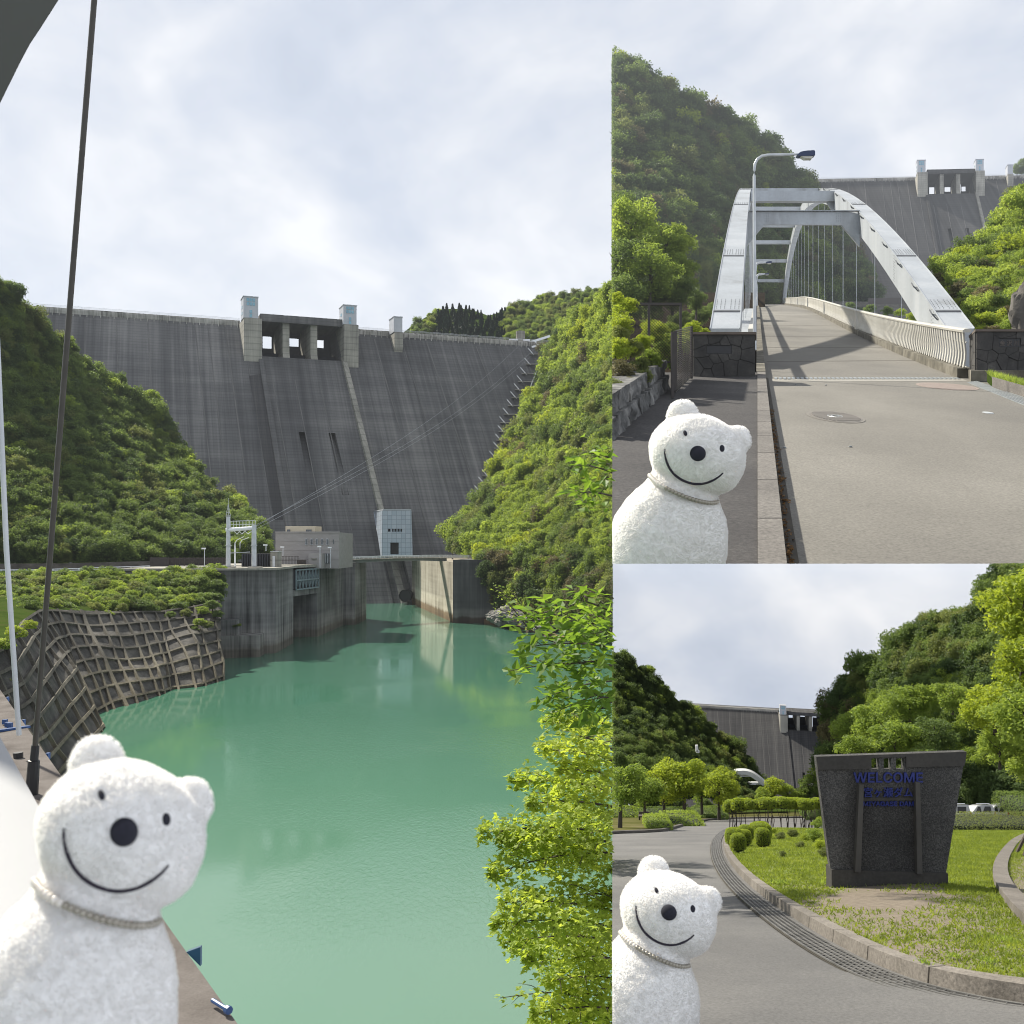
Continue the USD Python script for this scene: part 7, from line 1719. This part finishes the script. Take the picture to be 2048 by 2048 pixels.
for x0, y0, x1, y1 in ((2034, 1705, 2056, 1660), (2048, 1712, 2062, 1672)):
    single("wooden_stake", MB().bar(gp3(x0, y0, .2), gp3(x0, y0, .2) + (Q3(x1, y1, dl3(y0, .2)) - Q3(x0, y0, dl3(y0, .2))), .07 * K3, .07 * K3), BARK, "leaning dark wooden stake in the round planter" if x0 < 2040 else "second wooden stake, nearer the right edge of the picture", "stake")
# bench under the trees
bn = Thing("park_bench", "low wooden bench under the park trees at the left", "bench", at=Q3(1287, 1640, 80))
bn.part("seat", MB().box(Q3(1288, 1631.5, 80), (22 / F * 80 * K3, .5 * K3, .08 * K3)), BARK)
bn.part("backrest", MB().box(Q3(1288, 1626, 81), (22 / F * 80 * K3, .06 * K3, .2 * K3)), BARK)
for x in (1279, 1297): bn.part("leg", MB().bar(Q3(x, 1640, 80), Q3(x, 1632, 80), .12 * K3, .12 * K3, up=(0, 1, 0)), BARK)

# ---- park trees
for i, (cx, cy, r, yb, k, lab) in enumerate(((1240, 1568, 64, 1656, "bright", "bright green park tree at the left edge of the park road"), (1290, 1580, 46, 1648, "bright", "small bright park tree, second from the left, behind the bench"), (1328, 1561, 48, 1640, "yellow", "yellow green park tree behind the low clipped hedge"), (1368, 1556, 52, 1640, "yellow", "tallest yellow green park tree in the middle of the row"), (1404, 1568, 42, 1637, "bright", "greener park tree between the tallest one and the last one"), (1438, 1572, 46, 1639, "yellow", "yellow green park tree at the right end of the row before the white arch"))):
    d = dl3(yb, .12); c = Q3(cx, cy, d); rr = K3 * d * r / F
    sh_ = 1.7
    place_tree(TREES["fine_" + k][i % 3], c, rr, i * 2.1, lab, "tree", "park trees along the far kerb", C3, "park_tree", max(.75, (yb - cy) / (sh_ * r)))
for i, (cx, cy, r, k) in enumerate(((1300, 1610, 26, "mid"), (1350, 1612, 24, "mid"), (1255, 1610, 28, "mid"), (1410, 1612, 22, "mid"), (1480, 1600, 12, "mid"), (1500, 1598, 14, "olive"), (1528, 1590, 20, "bright"), (1550, 1576, 28, "yellow"), (1575, 1585, 22, "bright"), (1600, 1588, 20, "bright"), (1620, 1570, 26, "mid"), (1632, 1552, 22, "bright"), (1636, 1585, 22, "mid"), (1640, 1530, 16, "bright"), (1612, 1592, 16, "mid"), (1462, 1598, 18, "mid"), (1250, 1535, 30, "mid"), (1285, 1530, 28, "mid"), (1232, 1520, 24, "mid"))):
    d = 125 if i < 16 else 112
    place_tree(TREES["shrub_" + k][i % 3], Q3(cx, cy, d), K3 * d * r / F, i * 1.3, "leafy bush in the thicket behind the park trees and the raised hedge", "shrub", "thicket behind the park road", C3, "thicket_bush")

# ---- the white arch far behind the trees
fa = Thing("distant_arch_bridge", "small white arch bridge half hidden behind the park trees", "bridge", at=Q3(1480, 1570, 150))
def arc3(x0, x1, ytop, d, w):
    return [Q3(x0 + (x1 - x0) * t, ytop + (1600 - ytop) * (2 * t - .6) ** 2 * (.72 if t > .3 else .5), d) for t in np.linspace(0.05, 1, 26)]
A1 = [(1415, 1547), (1436, 1542.5), (1445, 1543), (1456, 1548), (1466, 1556), (1475, 1566), (1481, 1576), (1488, 1592)]
A2_ = [(1462, 1546), (1478, 1543.5), (1490, 1543.5), (1502, 1547), (1513, 1554), (1523, 1562), (1533, 1572), (1545, 1590)]
for pts in (A1, A2_):
    cs, _ = spline([Q3(x, y, 148) for x, y in pts], 40)
    fa.part("arch_rib", MB().sweep(cs, np.array([(-.34, -.34), (.34, -.34), (.34, .34), (-.34, .34)]) * K3, up=np.array([0, -.3, 1.])), WHITE_PAINT)
for (xa, ya, xb, yb, h) in ((1440, 1544, 1489, 1545, 4), (1458, 1550, 1505, 1551, 4.5), (1476, 1566, 1524, 1566.5, 5)):
    fa.part("cross_beam", MB().bar(Q3(xa, ya, 148.3), Q3(xb, yb, 148.3), .5 * K3, h / F * 148 * K3), WHITE_PAINT)

# ---- hills
hl3 = depth_fn([(1224, 1294, 160 * K3), (1351, 1386, 165 * K3), (1447, 1466, 165 * K3), (1535, 1562, 160 * K3), (1560, 1600, 140 * K3), (1224, 1600, 118 * K3), (1400, 1600, 130 * K3), (1300, 1450, 145 * K3)])
pl3 = [(1190, 1270), (1224, 1294), (1250, 1306), (1276, 1329), (1309, 1347), (1335, 1368), (1351, 1386), (1364, 1399), (1390, 1412), (1405, 1433), (1426, 1451), (1447, 1466), (1483, 1487), (1493, 1505), (1506, 1521), (1522, 1544), (1535, 1562), (1570, 1604), (1190, 1604)]
struct("park_hillside", terrain(pl3, hl3, 10, 1.006, [RIGHT], rough=.01, seed=2, shrink=7), SOIL)
def k4(x, y, rng):
    n = float(meshkit.fbm(np.array([x / 50, y / 50, 9.0]), 3))
    if rng.random() < .06: return ["bright"]
    return ["dark", "mid", "dark"] if n < .5 else ["mid", "olive", "mid"]
print("L3", forest(pl3, hl3, 10, 18, k4, "leafy tree in the forest on the dark hillside left of the dam behind the park", "trees on the hillside behind the park", planes=C3, n_ind=35, seed=71, stuff="dense forest covering the hillside left of the dam behind the park trees", sq=(.8, 1.1)))
hr3 = depth_fn([(1640, 1520, 112 * K3), (1632, 1476, 118 * K3), (1656, 1385, 118 * K3), (1758, 1295, 112 * K3), (1850, 1223, 108 * K3), (1994, 1128, 98 * K3), (2090, 1128, 92 * K3), (1700, 1600, 98 * K3), (1900, 1615, 80 * K3), (2090, 1610, 76 * K3), (1850, 1420, 92 * K3)])
pr3 = [(1640, 1620), (1632, 1560), (1630, 1500), (1632, 1476), (1642, 1446), (1653, 1406), (1656, 1385), (1676, 1348), (1700, 1325), (1730, 1313), (1758, 1295), (1785, 1276), (1797, 1242), (1827, 1237), (1850, 1223), (1911, 1214), (1931, 1204), (1931, 1186), (1959, 1177), (1962, 1158), (1983, 1142), (1994, 1110), (2110, 1080), (2110, 1622)]
struct("sign_hillside", terrain(pr3, hr3, 10, 1.02, C3, rough=.01, seed=6, shrink=16), SOIL)
def k5(x, y, rng):
    n = float(meshkit.fbm(np.array([x / 80, y / 80, 3.0]), 3))
    if y > 1545 and x > 1880: return ["dark"]
    if x < 1720 and y > 1380: return ["dark", "mid", "brown"]
    if y < 1400 - (x - 1700) * .2: return ["mid", "mid", "dark", "olive"]
    return ["lush_bright", "lush_mid", "lush_bright"] if n > .44 else ["mid", "lush_mid", "dark"]
print("R3", forest(pr3, hr3, 18, 32, k5, "leafy tree on the wooded hillside rising behind the concrete sign", "trees on the hillside behind the sign", planes=C3, n_ind=50, seed=81, stuff="dense trees on the hillside behind the concrete sign", sq=(.9, 1.2)))
LR3 = "leafy tree on the wooded hillside rising behind the concrete sign"
for i, (cx, cy, r, k, d) in enumerate(((1690, 1375, 32, "mid", 112), (1680, 1400, 30, "dark", 110), (1830, 1275, 40, "mid", 104), (1740, 1335, 32, "mid", 108), (1880, 1250, 36, "olive", 102), (1980, 1190, 40, "mid", 94), (1660, 1470, 30, "brown", 108), (1655, 1510, 30, "mid", 104), (1700, 1450, 44, "lush_bright", 94), (1750, 1440, 52, "lush_bright", 88), (1820, 1400, 50, "lush_bright", 86), (1790, 1470, 56, "lush_bright", 80), (1870, 1470, 50, "lush_mid", 80), (1720, 1500, 46, "lush_bright", 84), (1905, 1390, 44, "lush_bright", 84), (1850, 1520, 44, "lush_mid", 78))):
    place_tree(TREES[k][i % 3], Q3(cx, cy, d), K3 * d * r / F, i * 1.3, LR3, "tree", "trees on the hillside behind the sign", C3, sq=.85)
for i, (cx, cy, r, k, d, lab) in enumerate(((2050, 1205, 92, "lush_yellow", 66, "sunlit yellow green tree at the top right edge above the sign"), (2045, 1320, 84, "lush_yellow", 64, "sunlit yellow green tree at the right edge, level with the upper hill"), (1990, 1410, 66, "lush_yellow", 66, "sunlit yellow green tree right of and above the sign's top"), (2055, 1430, 80, "lush_bright", 62, "sunlit bright green tree at the right edge above the cars"), (2000, 1490, 52, "lush_bright", 66, "sunlit bright tree behind the cars right of the sign"), (2060, 1520, 54, "lush_bright", 64, "sunlit bright tree at the right edge over the tall hedge"))):
    place_tree(TREES[k][i % 3], Q3(cx, cy, d), K3 * d * r / F, i * 2.3, lab, "tree", None, C3, "hill_tree", .9)
# small white weather station on the hillside
ws = Thing("hillside_marker", "tiny white measuring post on the hillside above the park trees", "marker post", at=Q3(1394, 1502, 140))
ws.part("post", MB().bar(Q3(1394, 1503, 138), Q3(1393, 1490, 138), .10, .10, up=(0, 1, 0)), WHITE_PAINT); ws.part("box", MB().box(Q3(1395.5, 1503, 138), (.12, .1, .1)), WHITE_PAINT)
# ================================================================== the plush bear, held up in each place
def plush(name, k):
    """Short white pile; k: how much larger than a hand-sized toy this one is."""
    return mat(name, {
        "g": ("geometry", {}), "n": ("noise_texture", {"scale": 150.0 / k, "detail": 4.0, "roughness": .6, "distortion": .8}), "n2": ("noise_texture", {"scale": 800.0 / k, "detail": 2.0}), "ad": ("mix_float", {"fac": .5}),
        "r": ("rgb_ramp", {"ramp": [(0.3, (0.72, 0.71, 0.685)), (0.7, (0.78, 0.77, 0.745))]}),
        "p": ("principled_bsdf", {"roughness": .95, "sheen_weight": .12, "sheen_roughness": .5, "specular_ior_level": .1, "subsurface_weight": 0.12, "subsurface_scale": 0.003 * k, "subsurface_radius": (1.0, 0.9, 0.8)}), "b": ("bump", {"strength": .3, "distance": .001 * k})},
        [("g.position", "n.vector"), ("g.position", "n2.vector"), ("n.fac", "ad.a"), ("n2.fac", "ad.b"), ("n.fac", "r.fac"), ("r.color", "p.base_color"), ("ad.result", "b.height"), ("b.normal", "p.normal")])
PILE = mat("plush_pile", {"d": ("diffuse_bsdf", {"color": (0.90, 0.89, 0.87)}), "t": ("translucent_bsdf", {"color": (0.90, 0.89, 0.87)}), "m": ("mix_closure", {"fac": .5})}, [("d.BSDF", "m.closure1"), ("t.BSDF", "m.closure2")], surface="m.closure")
NAVY = noisy("black_felt", [(0.006, 0.006, 0.012), (0.012, 0.012, 0.022)], 300.0, rough=.9, bump=.4, bscale=900, bdist=.0005)
STITCH = noisy("dark_stitching", [(0.016, 0.012, 0.022), (0.035, 0.028, 0.04)], 300.0, rough=.9)
CRYSTAL = noisy("clear_bead", [(0.50, 0.44, 0.36), (0.78, 0.74, 0.68)], 300., rough=.12, spec=.9)
CHAINM = noisy("chain_metal", [(0.22, 0.20, 0.16), (0.40, 0.37, 0.31)], 200., rough=.3, metallic=.6)
HR = math.radians(23.0)
UPH = np.array([math.sin(HR), 0, math.cos(HR)]); RTH = np.array([math.cos(HR), 0, -math.sin(HR)])
def hd(x, z, y=0.0): return RTH * x + UPH * z + np.array([0, y, 0])
HEADS = np.array([1.04, .90, .87])
def head_y(x, z): return -HEADS[1] * math.sqrt(max(0, 1 - (x / HEADS[0]) ** 2 - (z / HEADS[2]) ** 2))
_ch, _sh = math.cos(HR), math.sin(HR)
def _el(x, y, z, c, r, ca, sa):
    """Distance to an ellipsoid turned in the picture plane (approximate)."""
    x -= c[0]; y -= c[1]; z -= c[2]
    u, w = ca * x - sa * z, sa * x + ca * z
    a, b_, d = u / r[0], y / r[1], w / r[2]
    k0 = math.sqrt(a * a + b_ * b_ + d * d) + 1e-9
    k1 = math.sqrt((a / r[0]) ** 2 + (b_ / r[1]) ** 2 + (d / r[2]) ** 2) + 1e-9
    return k0 * (k0 - 1.0) / k1
def _sm(a, b_, k):
    h = max(0.0, min(1.0, 0.5 + 0.5 * (b_ - a) / k))
    return b_ + (a - b_) * h - k * h * (1 - h)
_E1, _E2 = hd(-.63, .67, .10), hd(.66, .62, .10)
_c15, _s15 = math.cos(math.radians(15)), math.sin(math.radians(15))
def _bear_sdf(x, y, z):
    hdist = _el(x, y, z, (0, 0, 0), HEADS, _ch, _sh)
    if z > -0.2:
        hdist = _sm(hdist, min(_el(x, y, z, _E1, (.335, .21, .335), _ch, _sh), _el(x, y, z, _E2, (.30, .19, .30), _ch, _sh)), .10)
    if z < 0.4:
        bd = _sm(_el(x, y, z, (-.70, .05, -2.15), (1.30, 1.05, 1.78), _c15, _s15), _el(x, y, z, (-.30, .02, -.70), (.74, .66, .42), _ch, _sh), .16)
        hdist = _sm(hdist, bd, .07)
    return -hdist
def bear_base():
    m = m3.Manifold.level_set(_bear_sdf, [-2.3, -1.25, -4.05, 1.35, 1.25, 1.35], .055)
    v, f = as_vf(m)
    t = trimesh.Trimesh(v, f, process=True)
    trimesh.smoothing.filter_taubin(t, lamb=.5, nu=.52, iterations=6)
    v = np.array(t.vertices); n = np.array(t.vertex_normals)
    lump = (meshkit.fbm(v * 2.6 + 5, 2, 1) - .5) * .05 + (meshkit.fbm(v * 7.0, 2, 2) - .5) * .028
    face_ = np.exp(-((v - [0, -.9, 0]) ** 2).sum(1) / .5)
    return v + n * lump[:, None] * (1 - .6 * face_[:, None]), np.array(t.faces)
BV, BF = bear_base()
_bt = trimesh.Trimesh(BV, BF, process=False); BN = np.array(_bt.vertex_normals)
def bear(label, px, py, d, planes, half, seed, zs=1.0):
    hw = half / F * d; k = hw / .0435; PLUSH = plush(f"white_plush_{seed}", k); c = P(px, py, d); fw = nrm(c); rt = nrm(np.cross(fw, [0, 0, 1.0])); up = np.cross(rt, fw)
    R = np.stack([rt, fw, up])                                   # rows: the bear's x, y (away), z
    T = lambda v: np.asarray(v) * [hw, hw, hw * zs] @ R + c
    t = Thing("plush_bear", label, "plush toy", at=T(np.array([-.7, 0, -3.6])))
    t.part("plush_body", slice_mesh((T(BV), BF), planes) if planes else (T(BV), BF), PLUSH, smooth=True)
    def disc(x, z, rx, rz, roll, dep, m, nm):
        tt = trimesh.creation.icosphere(3); v = np.array(tt.vertices) * [rx, dep, rz]; ca, sa = math.cos(roll), math.sin(roll)
        v = v @ np.array([[ca, 0, -sa], [0, 1, 0], [sa, 0, ca]]).T
        yy = head_y(x, z); nn = nrm([x / HEADS[0] ** 2, yy / HEADS[1] ** 2, z / HEADS[2] ** 2])
        ax_y = -nn; ax_x = nrm(np.cross([0, 0, 1.0], ax_y) * -1); ax_x = ax_x if ax_x[0] > 0 else -ax_x; ax_z = np.cross(ax_x, ax_y)
        w = v[:, :1] * ax_x + v[:, 1:2] * ax_y + v[:, 2:3] * ax_z + [x, yy, z]
        t.part(nm, (T(w[:, :1] * RTH + w[:, 1:2] * np.array([0, 1, 0]) + w[:, 2:3] * UPH), tt.faces), m, smooth=True)
    disc(.0, .045, .165, .16, 0, .10, NAVY, "nose")
    disc(-.41, .34, .072, .038, math.radians(-42), .035, NAVY, "eye"); disc(.42, .33, .058, .075, math.radians(12), .035, NAVY, "eye")
    pts = []
    for a in np.linspace(0, 1, 40):
        x = -.67 + 1.31 * a; z = -.13 - .46 * (1 - abs(2 * a - 1.0) ** 2.3) ** .8
        yy = head_y(x, z); nn = nrm([x, yy / .81, z / .74]); pts.append(hd(x, z, yy) + (RTH * nn[0] + UPH * nn[2] + np.array([0, nn[1], 0])) * .004)
    t.part("mouth", MB().tube(T(np.array(pts)), hw * np.interp(np.linspace(0, 1, 40), [0, .1, .5, .9, 1], [.016, .026, .030, .026, .014]), 8), STITCH, smooth=True)
    nk = None
    for a in np.linspace(-1.28, 1.42, 29):
        p = np.array([-.31, .02, -.73]) + RTH * (.80 * math.sin(a)) + np.array([0, -.77 * math.cos(a), 0]) - UPH * (.16 * math.cos(a)) + UPH * .06
        q = T(p)
        if planes and any(q @ pl[0] < pl[1] for pl in planes): continue
        s_ = trimesh.creation.icosphere(2, hw * (.056 if a < -.55 else .050)); s_.apply_translation(q)
        nk = t.part("bead", s_, CRYSTAL if a < -.5 else CHAINM, smooth=True)
    # short pile: fine fibres standing out of the cloth
    g = np.random.default_rng(seed); nf = 60000
    tri = BV[BF]; ar_ = np.linalg.norm(np.cross(tri[:, 1] - tri[:, 0], tri[:, 2] - tri[:, 0]), axis=1) * (tri.mean(1)[:, 1] < .5)
    kk = g.choice(len(BF), nf, p=ar_ / ar_.sum()); r1 = np.sqrt(g.random((nf, 1))); r2 = g.random((nf, 1)); w0, w1, w2 = 1 - r1, r1 * (1 - r2), r1 * r2
    p0 = BV[BF[kk, 0]] * w0 + BV[BF[kk, 1]] * w1 + BV[BF[kk, 2]] * w2; n0 = BN[BF[kk, 0]] * w0 + BN[BF[kk, 1]] * w1 + BN[BF[kk, 2]] * w2
    hx, hz, front = p0 @ RTH, p0 @ UPH, p0[:, 1] < -.2
    ok = ~(front & (((hx / .185) ** 2 + ((hz - .045) / .18) ** 2) < 1))
    for ex, ez in ((-.41, .34), (.42, .33)): ok &= ~(front & ((((hx - ex) / .085) ** 2 + ((hz - ez) / .09) ** 2) < 1))
    zz = -.13 - .46 * (1 - np.clip(np.abs(2 * (hx + .67) / 1.31 - 1), 0, 1) ** 2.3) ** .8
    ok &= ~(front & (np.abs(hz - zz) < .045) & (np.abs(hx) < .7))
    sw = np.stack([meshkit.fbm(p0 * 5 + i * 9, 2, i) - .5 for i in range(3)], 1)
    dr = n0 * .75 + sw * 1.3 + g.normal(size=(nf, 3)) * .25; dr /= np.linalg.norm(dr, axis=1, keepdims=True)
    ln = .034 * g.uniform(.6, 1.3, (nf, 1))
    q0, q1, q2 = T(p0 - n0 * .01), T(p0 + (dr * .5 + n0 * .2) * ln), T(p0 + dr * ln)
    for pl in planes: ok &= ((q0 @ pl[0]) > pl[1]) & ((q2 @ pl[0]) > pl[1])
    pts = np.stack([q0, q1, q2], 1)[ok] - t.at; n_ = len(pts)
    bc = UsdGeom.BasisCurves.Define(stage, t.path + "/fur"); bc.CreateTypeAttr("linear")
    bc.CreateCurveVertexCountsAttr(Vt.IntArray([3] * n_)); bc.CreatePointsAttr(Vt.Vec3fArray.FromNumpy(pts.reshape(-1, 3).astype(np.float32)))
    bc.CreateWidthsAttr(Vt.FloatArray.FromNumpy(np.tile(np.array([.009, .007, .003]) * hw, n_).astype(np.float32))); bc.SetWidthsInterpolation("vertex")
    tag(bc.GetPrim(), kind="stuff"); UsdShade.MaterialBindingAPI.Apply(bc.GetPrim()).Bind(PILE)
bear("large white plush bear with a stitched smile held up over the green lake", 245, 1672, .58, [], 153.6, 1, 1.09)
bear("white plush bear with a stitched smile before the arch bridge road", 1394, 911, 32.5, [RIGHT, ABOVE], 92.0, 2)
bear("white plush bear with a stitched smile before the park road", 1336, 1829, 2.0, [RIGHT], 92.0, 3)
# ================================================================== thin spring haze in the valley air
HAZE = usdkit.material(stage, "/World/Looks/thin_haze", {"v": ("principled_volume", {"color": (0.86, 0.92, 1.0), "density": 0.00005, "anisotropy": 0.2})}, [], volume="v.volume")
_hz = MB().box((0, 1650, 430), (7600, 4100, 1020))
single("haze", _hz, HAZE, "thin pale haze in the air of the valley", "haze", kind="stuff")
